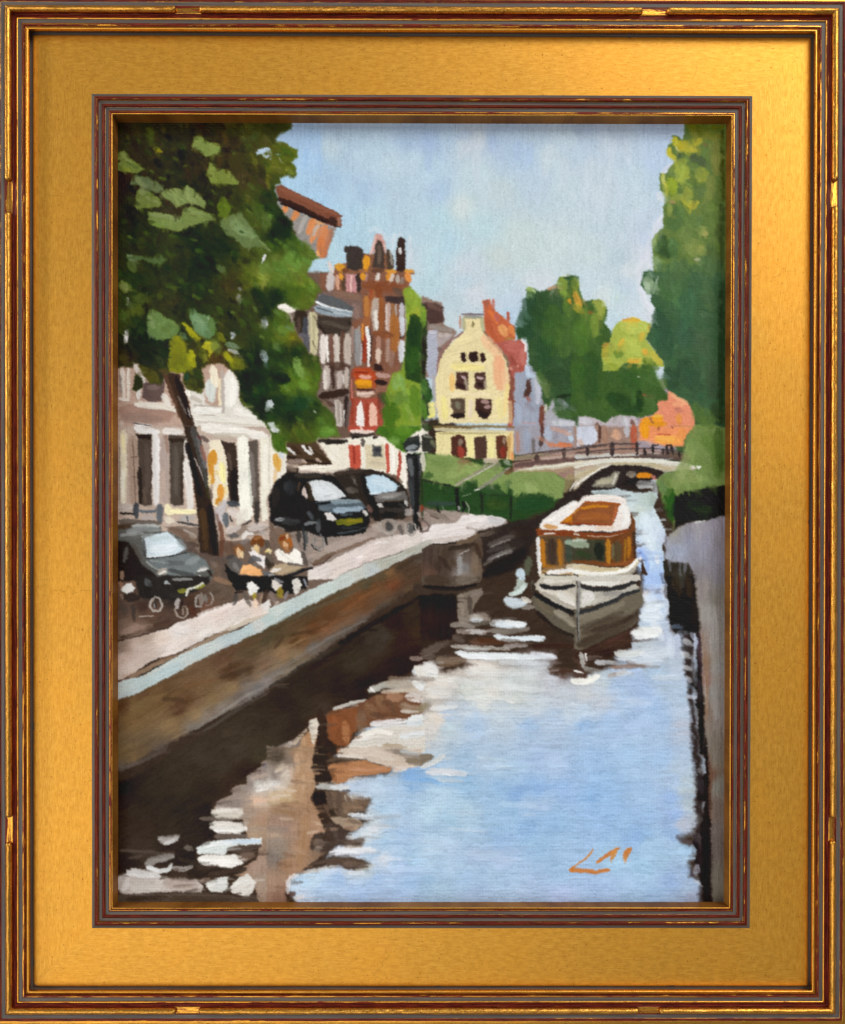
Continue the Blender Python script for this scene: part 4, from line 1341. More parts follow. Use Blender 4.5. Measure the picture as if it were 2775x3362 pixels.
G 3 40 .05|235.4,244.8 611.3,244.8 607.7,255.6 598.7,266.5 577.1,273.7 567.2,284.5 567.2,289.0 591.5,294.4 596.9,302.5 611.3,309.7 613.1,324.1 598.7,333.1 607.7,343.9 610.4,358.3 604.1,368.3 587.9,360.1 577.1,365.6 577.1,376.4 566.3,381.8 568.1,405.2 571.7,421.4 582.5,432.2 589.7,446.6 600.5,457.4 605.0,475.5 613.1,491.7 634.7,502.5 649.1,520.5 654.5,531.3 640.1,538.5 634.7,556.5 631.1,563.0 654.5,586.5 661.8,599.1 654.5,606.3 643.7,626.1 632.9,638.7 607.7,633.3 587.9,624.3 571.7,624.3 570.8,635.1 589.7,645.9 605.9,678.3 616.7,698.2 632.9,725.2 654.5,730.6 656.3,743.2 661.8,761.2 654.5,797.3 651.8,813.5 654.5,818.9 665.4,833.3 687.0,851.3 690.6,875.8 697.8,895.6 654.5,899.2 643.7,906.5 625.7,911.9 589.7,908.3 589.7,935.3 575.3,928.1 562.7,922.7 553.6,881.2 546,868 529.1,858.5 507.5,838.7 493.1,827.9 491.3,779.2 471.5,758.5 453.5,746.8 428.2,748.6 413.8,757.6 417.4,775.6 421.0,795.5 413.8,808.1 385.0,797.3 377.8,788.3 377.8,766.6 345.4,763.0 330.9,788.3 309.3,788.3 294.9,761.2 285.9,746.8 275.1,745.0 273.3,754.0 235.4,755.8
D 1100 17 30 55 45 .6 .2
T A1
S 79/95/34 130 .6 .4|360,90 400,260
S 118/124/26 70 .9 .25|430,300 500,340
S 160/144/24 40 .9 .3|440,330 510,345
P 118/133/68 8 30|870,180 960,165 1040,240 1100,250 1170,300 1150,370 1010,400 940,340 850,280 880,240
S 124/144/72 50 .7 .4|1060,260 1150,310 1060,370;900,200 980,250
S 60/80/32 14 .8 .4|930,320 1000,370
P 109/124/57 8 60|30,370 80,340 160,420 200,450 300,550 230,590 100,570 20,530 50,450
S 136/147/87 50 .6 .4|60,370 160,480
S 140/144/41 40 .7 .4|50,520 150,560
S 70/86/38 22 .7 .5|110,460 240,540
P 113/126/57 8 60|1060,460 1110,500 1160,570 1200,530 1260,550 1390,690 1380,715 1180,710 1060,700 1020,600
S 130/144/68 60 .6 .4|1070,500 1090,680
S 130/140/64 60 .5 .4|1230,570 1340,690
P 94/108/70 10 20|200,610 380,640 500,720 540,770 460,800 380,780 260,740 150,720 170,650
P 105/119/57 8 10|260,770 370,800 470,860 510,930 480,975 280,980 240,1010 210,960 210,850
S 128/140/91 60 .7 .5|230,650 300,740 270,860
S 136/144/98 40 .6 .5|330,860 480,940
P 118/133/76 8 30|490,810 570,765 700,760 740,790 790,720 850,760 960,850 1010,920 1000,990 940,950 850,930 740,950 670,985 620,920 540,880
S 132/147/87 60 .7 .4|520,810 660,820 680,930
S 136/151/95 60 .6 .4|790,760 850,900 960,950
P 111/128/68 8 10|350,1020 480,1040 600,1060 730,1085 760,990 850,965 990,1020 1070,1060 1100,1120 960,1160 830,1200 700,1250 540,1220 370,1170
S 130/144/91 60 .7 .4|390,1060 560,1080 740,1140
S 130/144/87 60 .7 .4|800,1020 1000,1070
S 100/126/49 40 .6 .4|390,1160 540,1200
P 85/104/30 10 70|1180,840 1260,880 1290,1000 1260,1100 1160,1090 1140,980
P 98/115/68 12 45|1200,1110 1300,1060 1420,1020 1450,1100 1580,1250 1620,1330 1700,1400 1736,1450 1736,1480 1640,1420 1540,1440 1460,1450 1340,1340 1240,1280 1170,1170
S 124/147/98 120 .8 .35|1310,1150 1420,1240 1560,1300
S 44/68/32 30 .8 .5|1400,1250 1450,1270
S 70/90/38 120 .7 .4|1560,930 1680,1120 1736,1200
S 85/104/53 110 .6 .4|1700,1050 1690,1250
S 115/138/79 24 .8 .4|1620,1350 1736,1470
P 79/100/57 12 10|100,1520 180,1510 300,1530 400,1560 480,1500 560,1580 500,1630 420,1620 300,1580 160,1590 110,1560
S 130/147/117 24 .8 .4|110,1530 200,1530;140,1570 220,1590
S 85/104/53 110 .8 .4|140,1600 200,1700
S 93/115/72 90 .7 .5|1160,1630 1230,1736
S 100/126/57 160 .8 .4|1650,1650 1736,1700
S 79/97/34 90 .7 .4|1640,1450 1680,1600
S 216/216/224 40 1 .3|1690,1520 1660,1590
S 200/216/236 14 .8 .3|1650,1590 1655,1620
I big_leafy_tree
S 188/212/240 60 .95 .3|1600,360 1700,320 1736,310
S 196/216/240 36 .9 .4|1660,380 1700,410 1736,390
S 70/82/53 60 .5 .6|1400,210 1560,190
S 74/90/49 90 .5 .5|1540,180 1630,120
S 60/72/36 60 .6 .5|620,300 640,330;560,560 640,590
S 44/60/20 60 .6 .4|330,330 400,380
S 92/44/32 40 .5 .6|560,920 590,940
T B1
S 144/168/184 16 .8 .5|60,370 130,380;20,410 0,440
S 148/158/133 16 .8 .4|110,410 150,480
S 109/131/57 60 .6 .6|180,530 260,600
S 176/156/64 24 .6 .7|190,560 220,500
S 59/86/11 80 .7 .3|150,300 270,400
S 100/140/57 150 .7 .4|200,1530 340,1650
S 85/126/49 130 .6 .4|60,1620 200,1700
S 102/144/64 70 .7 .3|0,1070 20,1100
S 65/93/26 90 .6 .4|260,1380 420,1460
S 20/36/12 120 .6 .3|60,1200 230,1300
T A2
S 128/140/76 100 .9 .4|50,100 100,200
S 115/133/68 60 .7 .4|110,110 150,150
S 192/200/204 26 .9 .3|125,270 125,350
S 83/100/45 160 .7 .4|220,290 330,280
S 87/97/34 140 .7 .4|180,400 300,420
S 31/48/15 120 .8 .3|180,500 260,540
S 89/115/57 80 .8 .4|50,430 80,540
P 98/124/68 10 80|340,470 380,390 480,430 560,500 620,520 720,600 690,680 620,730 440,740 400,700 330,600
S 128/147/98 60 .7 .4|370,480 420,620
S 126/144/106 34 .6 .5|340,640 420,740
S 118/133/68 26 .7 .4|620,540 700,600
S 85/104/49 90 .6 .4|500,620 640,600
P 96/126/83 10 70|820,400 880,380 930,440 1050,470 1120,560 1110,680 1060,740 980,720 900,660 850,580
S 122/151/114 110 .7 .4|880,480 980,640
S 85/111/49 90 .6 .4|1060,520 1110,680
S 96/126/95 70 .7 .4|720,680 800,740
P 140/140/24 6|730,550 780,550 880,640 960,740 900,770 830,700 780,620
S 160/156/32 40 .8 .3|760,570 920,740
P 115/118/15 8 85|600,780 660,690 740,720 800,860 820,950 840,1100 700,1140 600,1110 570,1040 600,900
S 133/133/22 90 .7 .3|690,720 780,870
S 100/104/15 180 .8 .3|690,950 700,1080
S 130/129/30 40 .5 .4|610,1090 740,1130
S 160/160/24 90 .95 .25|840,880 850,980 880,1060
S 85/93/22 110 .9 .3|960,860 1000,980
S 124/124/48 60 .7 .4|1000,920 990,1010
P 160/156/36 6|960,830 1010,760 1110,760 1165,800 1160,840 1070,930 1050,960 1040,880
S 196/196/52 22 .9 .2|1010,780 1100,800
S 208/208/136 12 .9 .2|1120,780 1160,800 1160,840
S 93/115/57 130 .7 .4|1100,760 1160,900
S 111/115/22 80 .9 .3|1150,680 1220,760
S 119/144/117 70 .8 .3|1240,800 1380,830
S 180/184/184 44 .9 .3|1270,870 1390,900
S 107/111/22 150 .9 .3|1300,980 1420,1060
S 164/164/32 70 .9 .2|1230,900 1300,1000
S 44/60/16 110 .8 .3|880,1110 960,1180
S 28/60/52 60 .8 .3|790,1140 800,1220
S 152/151/152 60 .8 .5|1380,240 1400,330
S 136/144/160 60 .6 .5|1400,160 1400,200
S 164/172/188 60 .9 .4|1300,680 1350,700
S 200/212/224 30 .9 .4|1300,740 1330,720
S 148/156/156 80 .9 .4|1680,500 1680,620
S 200/201/205 24 .9 .3|1710,560 1712,600
S 164/180/188 90 .9 .4|1660,880 1690,1000
S 212/220/228 40 .9 .3|1725,1440 1725,1520
S 232/229/228 16 1 .1|1035,500 1045,510
S 216/232/232 8 1 0|345,212 348,218
S 232/228/228 50 1 .2|110,640 95,790
S 74/66/28 130 .8 .4|60,940 120,1020
P 74/72/24 10 60|250,1030 330,1050 420,1090 480,1150 470,1240 380,1250 310,1170
P 44/48/16 8 100|210,1130 260,1160 300,1230 290,1300 220,1350 180,1320
S 76/80/28 60 .8 .4|820,1270 860,1320;940,1340 900,1290
S 115/115/68 24 .7 .5|940,1360 980,1300
S 93/104/30 40 .6 .6|1400,1420 1500,1530
T B2
S 119/151/76 100 .9 .3|300,960 330,1080 380,1180
S 100/140/49 110 .8 .3|350,1240 440,1300
S 109/144/64 60 .7 .4|180,1260 230,1330
S 124/158/76 30 .6 .4|280,980 400,1120
S 124/124/28 50 .8 .4|230,730 280,730
S 100/129/91 40 .7 .5|190,600 290,650
S 14/28/8 120 .8 .3|80,1180 220,1210
S 28/60/36 160 .7 .3|200,1520 420,1440
S 163/169/167 30 .7 .5|500,1560 530,1590
S 85/118/45 80 .7 .4|560,1640 620,1700
S 212/220/224 60 .9 .3|20,1440 20,1520
S 216/224/228 60 .9 .3|0,1700 60,1736
S 100/126/72 90 .6 .4|60,800 110,860
T B3
S 85/126/45 150 .9 .3|600,60 720,60
S 124/158/72 60 .6 .4|600,40 740,60
S 66/90/22 120 .8 .3|320,40 420,140
S 70/104/30 120 .8 .3|80,110 100,220
S 224/228/236 60 .9 .3|20,30 110,50
S 92/92/36 40 .6 .5|420,200 500,170
I big_leafy_tree
T A1
S 84/108/44 40 .6 .5|240,200 260,260;640,420 700,440;760,520 820,500;1300,320 1340,380;480,640 560,660
S 70/96/40 50 .6 .5|120,860 180,900;600,1300 700,1320;900,1460 980,1480;1050,900 1100,960;1500,700 1560,780;300,1260 380,1280
S 104/130/62 34 .6 .5|380,560 430,590;1080,780 1120,830;820,1340 900,1360;1480,1000 1540,1060;120,1300 180,1330
S 60/84/36 70 .55 .5|700,260 780,300;560,1480 660,1520;1300,1480 1380,1540;1560,1250 1640,1300;60,1120 120,1160
T A2
S 74/102/44 60 .6 .5|560,120 660,160;860,240 960,280;1150,380 1200,460;1400,520 1460,600;700,60 760,100
S 100/128/58 40 .6 .5|460,240 520,270;1040,180 1100,220;1560,380 1600,440;1300,420 1340,460;1620,700 1680,740
S 60/88/38 70 .55 .5|1500,900 1560,1000;1560,1300 1620,1360;1400,300 1500,340;260,620 300,680
T B1
S 96/134/60 50 .6 .5|60,1340 140,1400;220,1480 300,1520;380,1560 460,1620
T B2
S 90/126/56 50 .6 .5|60,420 140,480;280,560 240,640;120,1020 180,1080;420,1100 460,1160;300,1640 380,1680
D 2200 11 22 50 55 .62 .08
I leaning_tree_trunk
T A2
P 58/42/32 8 75|480,1090 560,1080 620,1130 720,1150 760,1280 800,1420 860,1640 890,1736 760,1736 700,1600 620,1400 560,1250
S 92/64/48 50 .8 .3|540,1140 640,1400 720,1640
S 31/21/18 70 .9 .2|680,1180 760,1420 830,1640
S 106/100/96 24 .8 .4|700,1400 800,1600
S 208/204/200 14 .9 .4|810,1530 840,1640
S 92/92/40 90 .5 .5|500,1100 600,1110
T A3
P 48/36/28 8 85|760,0 900,0 960,180 1010,380 1030,560 1050,750 1100,900 1110,1050 1150,1250 1170,1480 1160,1560 1050,1540 950,1470 930,1300 920,1000 880,750 870,560 830,380 800,200
S 76/74/72 90 .9 .2|860,20 930,250 990,500
S 108/108/108 40 .8 .3|910,120 960,300 1010,480
S 24/16/12 70 1 .1|800,200 850,400 900,600 960,800
S 140/96/84 50 .9 .3|960,220 1010,400
S 28/19/14 90 .9 .2|1060,900 1090,1150 1120,1450
S 82/58/32 90 .7 .4|970,950 1000,1200 1010,1400
S 184/180/176 14 .9 .3|880,360 960,520 985,620
S 74/76/72 50 .8 .3|1000,520 1030,700
S 60/58/24 50 .6 .4|1020,700 1060,820
S 92/76/68 50 .8 .3|1060,720 1080,840
S 90/52/36 60 .8 .3|1170,1100 1200,1300 1190,1500
S 108/76/60 40 .7 .3|1140,1000 1180,1180
S 92/48/48 40 .8 .3|930,110 950,150
S 90/74/72 50 .9 .3|960,120 1040,170
S 28/20/16 60 .8 .3|1010,1460 1140,1540
I road
T A3
P 90/76/68 16|0,1200 300,1180 760,1290 950,1450 1240,1480 1300,1500 1300,1736 0,1736
S 106/88/72 120 .8 .3|1120,1560 1140,1736
S 124/108/100 60 .7 .3|1060,1540 1130,1600
T A4
P 110/86/72 12|0,0 1340,0 1320,300 1000,380 700,490 400,600 0,760
g 60,350,92/74/64 200,450,110/88/72 200,560,139/114/100 60,600,122/100/88 50,680,106/86/74 400,400,96/72/58 500,480,76/58/48 600,200,44/36/32 900,300,64/44/34 1100,150,92/76/64 1200,100,102/86/74 1000,330,108/76/60 1240,60,92/78/64 300,300,70/52/44
G 14 160 .05|0,150 1340,0 1320,300 1000,380 700,490 400,600 0,760
S 60/44/34 30 .9 .3|40,670 300,590 600,480
S 76/56/44 70 .9 .3|330,580 620,490
S 201/192/184 14 .9 .3|250,435 420,420
S 168/144/128 90 .5 .5|60,620 400,540
T B3
P 147/133/124 14|60,1130 300,1150 500,1180 1000,1230 1300,1040 1560,1100 1736,1130 1736,1300 1400,1330 1000,1500 500,1640 350,1500 250,1300 60,1200
S 180/164/154 110 .7 .4|650,1400 900,1320 1200,1220
S 164/148/136 110 .7 .4|480,1480 700,1440
S 188/174/164 90 .7 .4|1180,1130 1260,1200
S 108/86/72 90 .8 .3|60,1180 260,1260
S 124/108/98 60 .8 .3|290,1230 380,1400
T C3
P 156/142/132 12|0,960 400,960 560,1000 900,1040 980,1100 900,1160 500,1190 0,1240
I promenade
T A4
P 213/198/187 8 -22|0,780 300,650 600,560 700,500 900,440 1100,350 1300,270 1450,230 1650,280 1736,240 1736,420 1400,540 1000,680 700,840 400,930 100,1130 0,1180
g 60,900,205/184/172 300,800,207/188/178 600,800,220/210/204 100,1050,210/194/184 700,600,216/210/206 500,680,212/196/184 300,680,184/164/148 60,800,140/120/106 900,500,221/208/200 1200,400,220/204/196 1400,300,221/208/200 1300,500,220/212/204 1000,650,220/214/208 1600,330,216/200/188 1700,280,224/220/216 800,730,216/204/196
G 10 155 .045|0,780 300,650 600,560 700,500 900,440 1100,350 1300,270 1450,230 1650,280 1736,240 1736,420 1400,540 1000,680 700,840 400,930 100,1130 0,1180
S 108/82/68 26 .9 .3|0,1190 100,1140 300,1030 480,930 620,870
S 154/128/104 50 .9 .3|150,1130 400,1000 600,910 760,860
S 164/140/116 44 .9 .3|760,860 900,770 1080,680 1280,600
S 196/184/164 50 .8 .3|1280,590 1500,480 1736,400
S 180/154/136 30 .7 .5|60,1120 200,1060
S 238/232/228 60 .6 .5|900,440 1080,360 1280,300
S 232/224/220 70 .6 .5|640,560 840,600
T B3
P 217/206/200 8 -22|440,1650 600,1580 900,1440 1200,1320 1500,1290 1736,1200 1736,1330 1480,1430 1200,1520 900,1640 760,1736 430,1736
g 600,1650,218/208/204 900,1520,220/208/204 1200,1400,216/204/198 1500,1300,216/206/200 1700,1250,212/202/196 800,1620,216/204/196 500,1700,224/216/210 1300,1300,207/196/188
G 8 160 .045|440,1650 600,1580 900,1440 1180,1290 1400,1250 1560,1220 1736,1180 1736,1330 1480,1430 1200,1520 900,1640 760,1736 430,1736
S 106/84/68 50 .95 .2|500,1570 620,1500 760,1440
S 124/102/88 40 .95 .2|760,1440 980,1360 1190,1270
S 240/234/234 30 .8 .5|1200,1330 1360,1320;980,1500 1060,1490
S 74/52/42 24 .9 .3|500,1580 600,1560 700,1480
T C3
P 221/214/212 8 -10|0,1230 100,1120 380,1110 460,1020 560,1000 900,1030 960,1070 900,1140 700,1160 600,1180 620,1230 500,1290 240,1340 120,1340 0,1400
S 184/184/188 90 .7 .4|760,1060 940,1100
S 240/236/234 50 .8 .5|560,1060 760,1080
S 228/220/216 100 .7 .4|140,1200 560,1130
S 196/184/176 50 .8 .3|100,1300 300,1290 540,1240
S 140/124/112 30 .7 .5|500,1150 640,1180
I promenade
D 200 10 40 -25 12 .45 .02
I road
D 200 12 34 -10 25 .5 .05
I quay_kerb
T A4
g 60,1260,191/203/201 300,1180,184/200/200 600,1040,180/196/198 900,880,182/196/196 1100,800,192/200/198 1300,680,180/192/194 1500,560,180/196/198 1700,440,180/196/192 1600,520,200/200/196 100,1360,176/186/188 900,950,196/200/196
T B4
g 100,360,196/204/200 400,250,184/196/194 600,140,192/204/200 900,30,192/200/196 200,430,180/196/196
T B3
g 1000,1680,196/198/190 1300,1560,176/176/164 1600,1440,170/166/152 1200,1650,184/191/191 1600,1480,184/189/184
T C3
T F
G 1.2 157 .035|230.0,1411.1 240.9,1406.6 294.9,1386.8 367.0,1347.2 439.0,1312.9 493.1,1291.3 553.6,1258.9 553.6,1248.1 607.7,1226.5 634.7,1212.0 697.8,1185.0 687.0,1189.7 715.8,1173.1 769.9,1151.5 823.9,1133.5 866.4,1112.8 877.2,1113.7 888.1,1118.2 866.4,1133.5 805.9,1160.5 751.8,1190.2 679.8,1222.8 634.7,1246.3 553.6,1289.5 475.1,1325.6 421.0,1350.8 349.0,1390.4 276.9,1428.3 240.9,1444.5 230.0,1449.0
T A4
S 139/135/128 14 .8 .3|60,1380 300,1280 700,1070 1100,870 1400,720 1736,560
S 207/200/188 30 .5 .5|300,1120 700,910
T B4
T B3
T C3
S 180/176/168 60 .9 .3|0,1350 110,1310
I quay_wall
T A4
g 60,1450,92/64/40 300,1300,100/72/46 200,1480,120/96/60 600,1200,96/72/48 900,1080,104/80/58 1200,950,92/66/48 1500,800,84/68/46 1700,650,72/64/44 500,1400,108/82/52 800,1400,92/64/40 700,1480,80/54/36 1000,1250,108/84/56 1300,1100,76/52/32 1500,1030,84/64/44 1600,1080,140/116/92 1300,1240,140/116/84 1100,1380,124/100/68 900,1550,140/116/84 600,1680,132/106/72 200,1620,122/95/60 1700,1000,128/100/80 1700,1150,128/120/114 1500,1280,124/120/116 1200,1480,124/116/108 1000,1600,132/120/108 1400,1360,96/86/80 1200,1560,86/76/68 900,1700,112/104/96 1600,1250,104/100/100
T A5
g 60,60,110/90/60 200,100,116/92/60 300,40,104/84/60 60,250,106/96/88 250,180,92/84/80 400,120,80/72/72 550,60,74/67/64 60,330,84/76/72
T B4
g 100,640,76/60/40 400,450,80/60/40 300,700,92/66/40 150,850,138/108/76 400,700,112/78/48 700,400,92/60/36 500,560,92/58/32 650,600,120/82/56 900,300,110/70/40 1000,250,112/72/44 1200,100,108/74/48 1100,330,96/64/40 1400,60,108/64/40 1600,100,90/68/48 900,470,108/80/56 300,870,128/108/84 500,780,104/96/90 700,700,92/86/78 900,600,92/88/84 1100,500,96/92/90 1300,350,76/68/60 60,1000,124/106/84 100,1100,116/104/92 300,980,88/80/63 400,400,72/64/48 800,170,76/68/48 1100,40,80/72/52 1500,200,68/52/42 1650,100,64/54/44
T B3
g 1300,1700,84/70/52 1500,1600,70/56/44 1700,1480,80/68/58 1700,1700,76/58/44 1350,1660,124/92/60
T F
G 2.5 153 .055|230.0,1449.9 240.9,1444.5 276.9,1428.3 349.0,1390.4 421.0,1350.8 475.1,1325.6 553.6,1289.5 634.7,1244.5 679.8,1221.9 748.2,1188.6 751.8,1190.2 805.9,1161.9 866.4,1133.8 876.2,1129.9 876.2,1213.8 850.9,1226.5 805.9,1253.5 751.8,1289.5 697.8,1321.9 643.7,1356.2 607.7,1376.0 571.7,1404.8 553.6,1419.2 403.0,1493.9 356.2,1542.5 330.9,1558.8 294.9,1582.2 267.9,1598.4 244.5,1611.0 230.0,1618.2
D 420 12 70 -27 7 .5 .035
I canal_water
T F
P 58/44/34 6|235,1600 500,1450 860,1200 1090,1060 1350,1000 1450,1260 1450,1860 235,1860
T C4
g 100,300,42/26/18 200,500,36/21/14 60,700,44/32/24 300,250,44/32/24 500,250,76/64/54 450,400,90/80/70 700,250,70/58/48 800,200,60/48/38 900,100,48/32/24 650,400,64/52/40 1000,370,60/44/34 1250,450,90/72/64 1400,600,80/60/50 1600,700,84/64/58 1300,750,60/40/32 600,600,88/76/68 400,650,76/64/54 850,500,92/84/76 650,720,76/52/36 850,730,80/52/31 250,620,44/32/24 300,850,96/84/72 150,800,76/64/56 100,900,108/102/96 1650,850,72/52/44 1600,1050,74/48/38
g 300,950,124/108/96 250,1000,148/132/122 600,1010,216/208/200 800,1060,212/212/206 400,1100,204/196/188 200,1200,216/208/200 100,1350,216/210/202 60,1250,216/204/192 500,1250,208/214/208 800,1250,216/214/208 1000,1200,200/208/208 1200,1150,204/210/210 1300,1000,200/204/207 1500,1150,196/200/212 1650,1300,196/204/212 1100,1350,204/210/208 700,1400,212/216/214 500,1500,192/204/216 900,1550,192/205/216 300,1550,184/202/222 600,1620,176/200/224 1000,1600,188/205/220 1300,1450,196/206/214 1700,1500,192/206/220 1500,1600,180/200/224 1200,1680,168/194/224 600,1720,176/200/226 150,1600,220/210/200 100,1680,216/212/206 300,1700,184/204/216 50,1450,156/148/138
T D4
g 900,60,176/200/236 1000,200,184/204/232 900,350,192/212/236 850,480,192/208/224 1000,650,188/200/220 800,750,188/196/204 1200,700,188/200/220 1350,750,192/204/224 1200,950,184/196/212 1000,900,180/192/204 800,950,180/192/204 900,1050,176/200/224 700,1100,168/192/224 700,1200,168/190/223 500,1250,172/196/224 1000,1200,176/196/216 1250,1050,188/202/220 1300,900,196/206/224 300,1200,192/204/212 300,1400,196/204/216 600,1400,176/200/228 900,1450,168/196/232 800,1300,168/192/228 100,1300,200/204/208 100,1500,188/206/224 700,1600,172/198/230 1200,1350,176/196/216 1250,1550,184/200/220 1000,1600,168/196/228 400,1650,168/196/230 100,1680,160/192/228 1250,1700,188/196/212
T C5
g 200,500,180/207/228 100,700,180/208/226 500,100,168/196/222 700,100,180/200/222 900,200,176/200/222 1000,250,168/196/224 1300,100,168/192/224 1500,200,176/200/230 500,400,156/192/224 900,450,148/184/220 1100,500,140/176/220 1300,450,144/180/222 1600,450,156/188/228 800,600,160/192/222 1200,600,164/192/224 1400,600,164/192/224 500,700,172/200/220 500,850,172/200/222 300,800,168/200/224 900,800,156/190/222 1200,900,148/184/222 1000,700,152/188/220 1500,800,152/188/224 200,900,168/196/222 600,1000,168/196/224 900,1050,156/188/224 300,1100,180/204/228 100,1150,184/208/228 600,1200,176/198/226 900,1250,176/198/228 1300,1100,156/192/224 1600,1150,160/192/224 300,1300,172/200/226 800,1400,168/196/224 500,1500,164/194/224 200,1550,172/200/224 60,1500,160/192/220 1000,1500,168/196/226 1200,1600,172/196/228 1600,1400,164/196/228 1600,1650,176/196/234 600,1650,168/192/224
T D5
g 200,100,160/192/228 600,100,168/200/232 1000,100,168/198/232 1200,200,180/200/220 1150,350,176/200/228 300,400,156/192/230 800,500,164/194/228 1100,550,156/186/228 200,550,148/186/228 400,650,156/191/230 800,750,156/189/226 1150,750,156/186/230 1250,400,184/200/208 1300,650,184/200/212 1350,500,176/188/196 1400,750,176/184/192 1250,850,180/188/204 600,850,156/190/226 300,850,156/191/230 1100,950,156/186/224 700,1000,148/184/226 200,1000,160/192/228 900,1100,168/200/228 400,1250,168/204/232 1000,1250,164/196/224 1250,1150,168/200/228 800,1350,164/200/228 1200,1350,164/188/220 200,1550,168/196/232 700,1550,168/200/232 1100,1500,156/184/224 1250,1250,168/196/224 1300,1600,164/188/216 900,1680,164/196/232 300,1680,168/196/234 1350,1680,164/176/204
T B5
g 1000,420,184/200/220 1200,500,188/208/228 1600,320,136/176/220 1400,350,172/196/220 1500,600,172/200/228 1300,700,176/204/228 1150,780,192/204/212 1400,850,176/200/224 1200,900,204/212/220 1300,1050,168/200/228 1500,1000,168/196/228 1100,1000,200/212/220 1200,1130,168/196/224 900,1170,200/208/224 1300,1240,208/216/228 1400,1250,180/208/236 1600,1250,168/200/228 1500,1350,176/200/232 1100,1400,196/212/224 900,1370,196/208/220 700,1350,196/212/232 500,1450,192/216/236 800,1480,168/196/232 1200,1500,164/192/228 1600,1500,160/192/228 400,1500,188/216/240 300,1600,196/216/236 600,1600,172/200/232 1000,1650,172/200/238 1500,1650,168/196/232 400,1700,200/220/244
T F
G 8 0 .05|805.2,1408.4 839.4,1386.8 866.4,1361.6 898.9,1368.8 909.7,1379.6 945.7,1374.2 967.3,1367.0 938.5,1341.8 949.3,1338.2 992.6,1341.8 1046.6,1341.8 1100.7,1334.6 1142.1,1336.4 1147.5,1358.0 1125.9,1376.0 1136.7,1385.0 1179.2,1388.6 1179.2,1392.2 1202.7,1388.6 1226.1,1379.6 1263.9,1368.8 1265.7,1349.0 1296.3,1331.0 1298.1,1300.3 1316.2,1273.3 1312.6,1260.7 1323.4,1237.3 1312.6,1219.2 1318.0,1195.8 1316.2,1188.6 1366.6,1188.6 1370.2,1224.7 1373.8,1275.1 1386.4,1300.3 1431.5,1296.7 1433.3,1332.8 1427.9,1377.8 1418.9,1401.2 1435.1,1428.3 1431.5,1448.1 1435.1,1485.9 1431.5,1505.7 1435.1,1538.9 1445.9,1557.0 1449.5,1589.4 1431.5,1598.4 1427.9,1639.8 1449.5,1647.1 1444.1,1668.7 1427.9,1693.9 1418.9,1711.9 1388.2,1719.1 1402.7,1733.5 1424.3,1737.1 1429.7,1748.0 1415.3,1769.6 1415.3,1802.0 1431.5,1805.6 1445.9,1818.2 1445.9,1851.7 1445.9,1856.1 604.1,1856.1 605.9,1843.4 596.9,1834.4 589.7,1820.0 595.1,1800.2 622.1,1789.4 661.8,1780.4 697.8,1775.0 733.8,1785.8 751.8,1785.8 760.9,1773.2 715.8,1760.6 669.0,1758.8 690.6,1738.9 742.8,1738.9 748.2,1724.5 708.6,1719.1 733.8,1701.1 760.9,1681.3 715.8,1675.9 751.8,1665.1 760.9,1639.8 708.6,1627.2 679.8,1614.6 715.8,1602.0 787.9,1591.2 804.1,1575.0 742.8,1558.8 690.6,1553.4 715.8,1538.9 733.8,1515.5
I canal_water
D 500 15 100 0 5 .45 .018
I canal_water
T B4
g 200,1400,44/32/24 500,1250,44/34/26 600,1100,47/36/27 900,900,51/42/30 1000,1000,58/48/36 800,1300,42/30/20 1200,700,58/48/40 1300,650,64/56/48 1100,1200,36/22/14 1500,1000,36/18/9 1500,700,50/32/15 1650,400,51/40/30 1700,600,58/42/24 1700,900,42/24/16 100,1650,51/41/31 400,1500,51/42/32 300,1300,47/38/28 1300,1300,28/12/6 600,1500,58/46/36 300,1650,47/36/28 600,1650,76/44/28 1400,500,44/28/18 1000,700,44/34/26
T A5
g 200,700,51/40/30 400,500,51/42/31 700,300,53/43/31 900,150,60/50/38 1200,200,60/50/38 1400,60,64/54/42 1650,30,60/52/38 700,700,44/36/26 1000,500,47/37/26 1000,800,36/28/20 1300,400,51/37/28 300,900,56/42/32 300,1150,64/52/42 600,900,51/40/30 600,1180,44/32/24 100,600,40/28/20 60,450,28/18/12 100,1300,44/32/24 1100,900,34/26/20 900,1000,44/34/28 800,1250,36/28/22 900,200,52/42/30 1500,250,44/30/20 500,600,47/38/27
T F
G 6 152 .05|230.0,1614.6 244.5,1611.9 267.9,1599.3 294.9,1583.1 330.9,1559.7 356.2,1543.4 435.4,1502.1 475.1,1466.1 511.1,1442.7 553.6,1422.8 571.7,1406.6 607.7,1376.9 643.7,1357.1 697.8,1322.8 751.8,1290.4 805.9,1254.4 850.9,1227.4 876.2,1213.8 876.2,1368.8 751.8,1413.8 751.8,1440.9 679.8,1458.9 669.0,1505.7 661.8,1541.8 511.1,1593.0 439.0,1647.1 439.0,1719.1 403.0,1746.2 403.0,1782.2 294.9,1773.2 251.7,1791.2 230.0,1809.2
T B4
S 24/14/8 60 .9 .3|800,740 1000,620 1300,450 1500,330 1736,200
S 44/26/16 60 .7 .4|450,1050 700,900 900,760
T C4
g 60,200,28/18/10 300,250,28/16/9 200,600,36/18/10 500,250,51/40/30 100,800,51/40/30 60,450,44/28/16
G 10 90 .06|-20,150 400,110 420,500 330,700 150,760 -20,860
P 124/112/100 8|400,160 680,110 700,170 600,290 580,420 560,500 420,500 410,300
S 156/144/132 60 .6 .5|450,170 470,420
S 70/60/52 60 .8 .4|540,200 560,400
S 140/128/120 40 .8 .4|560,200 640,170
T A5
T B4
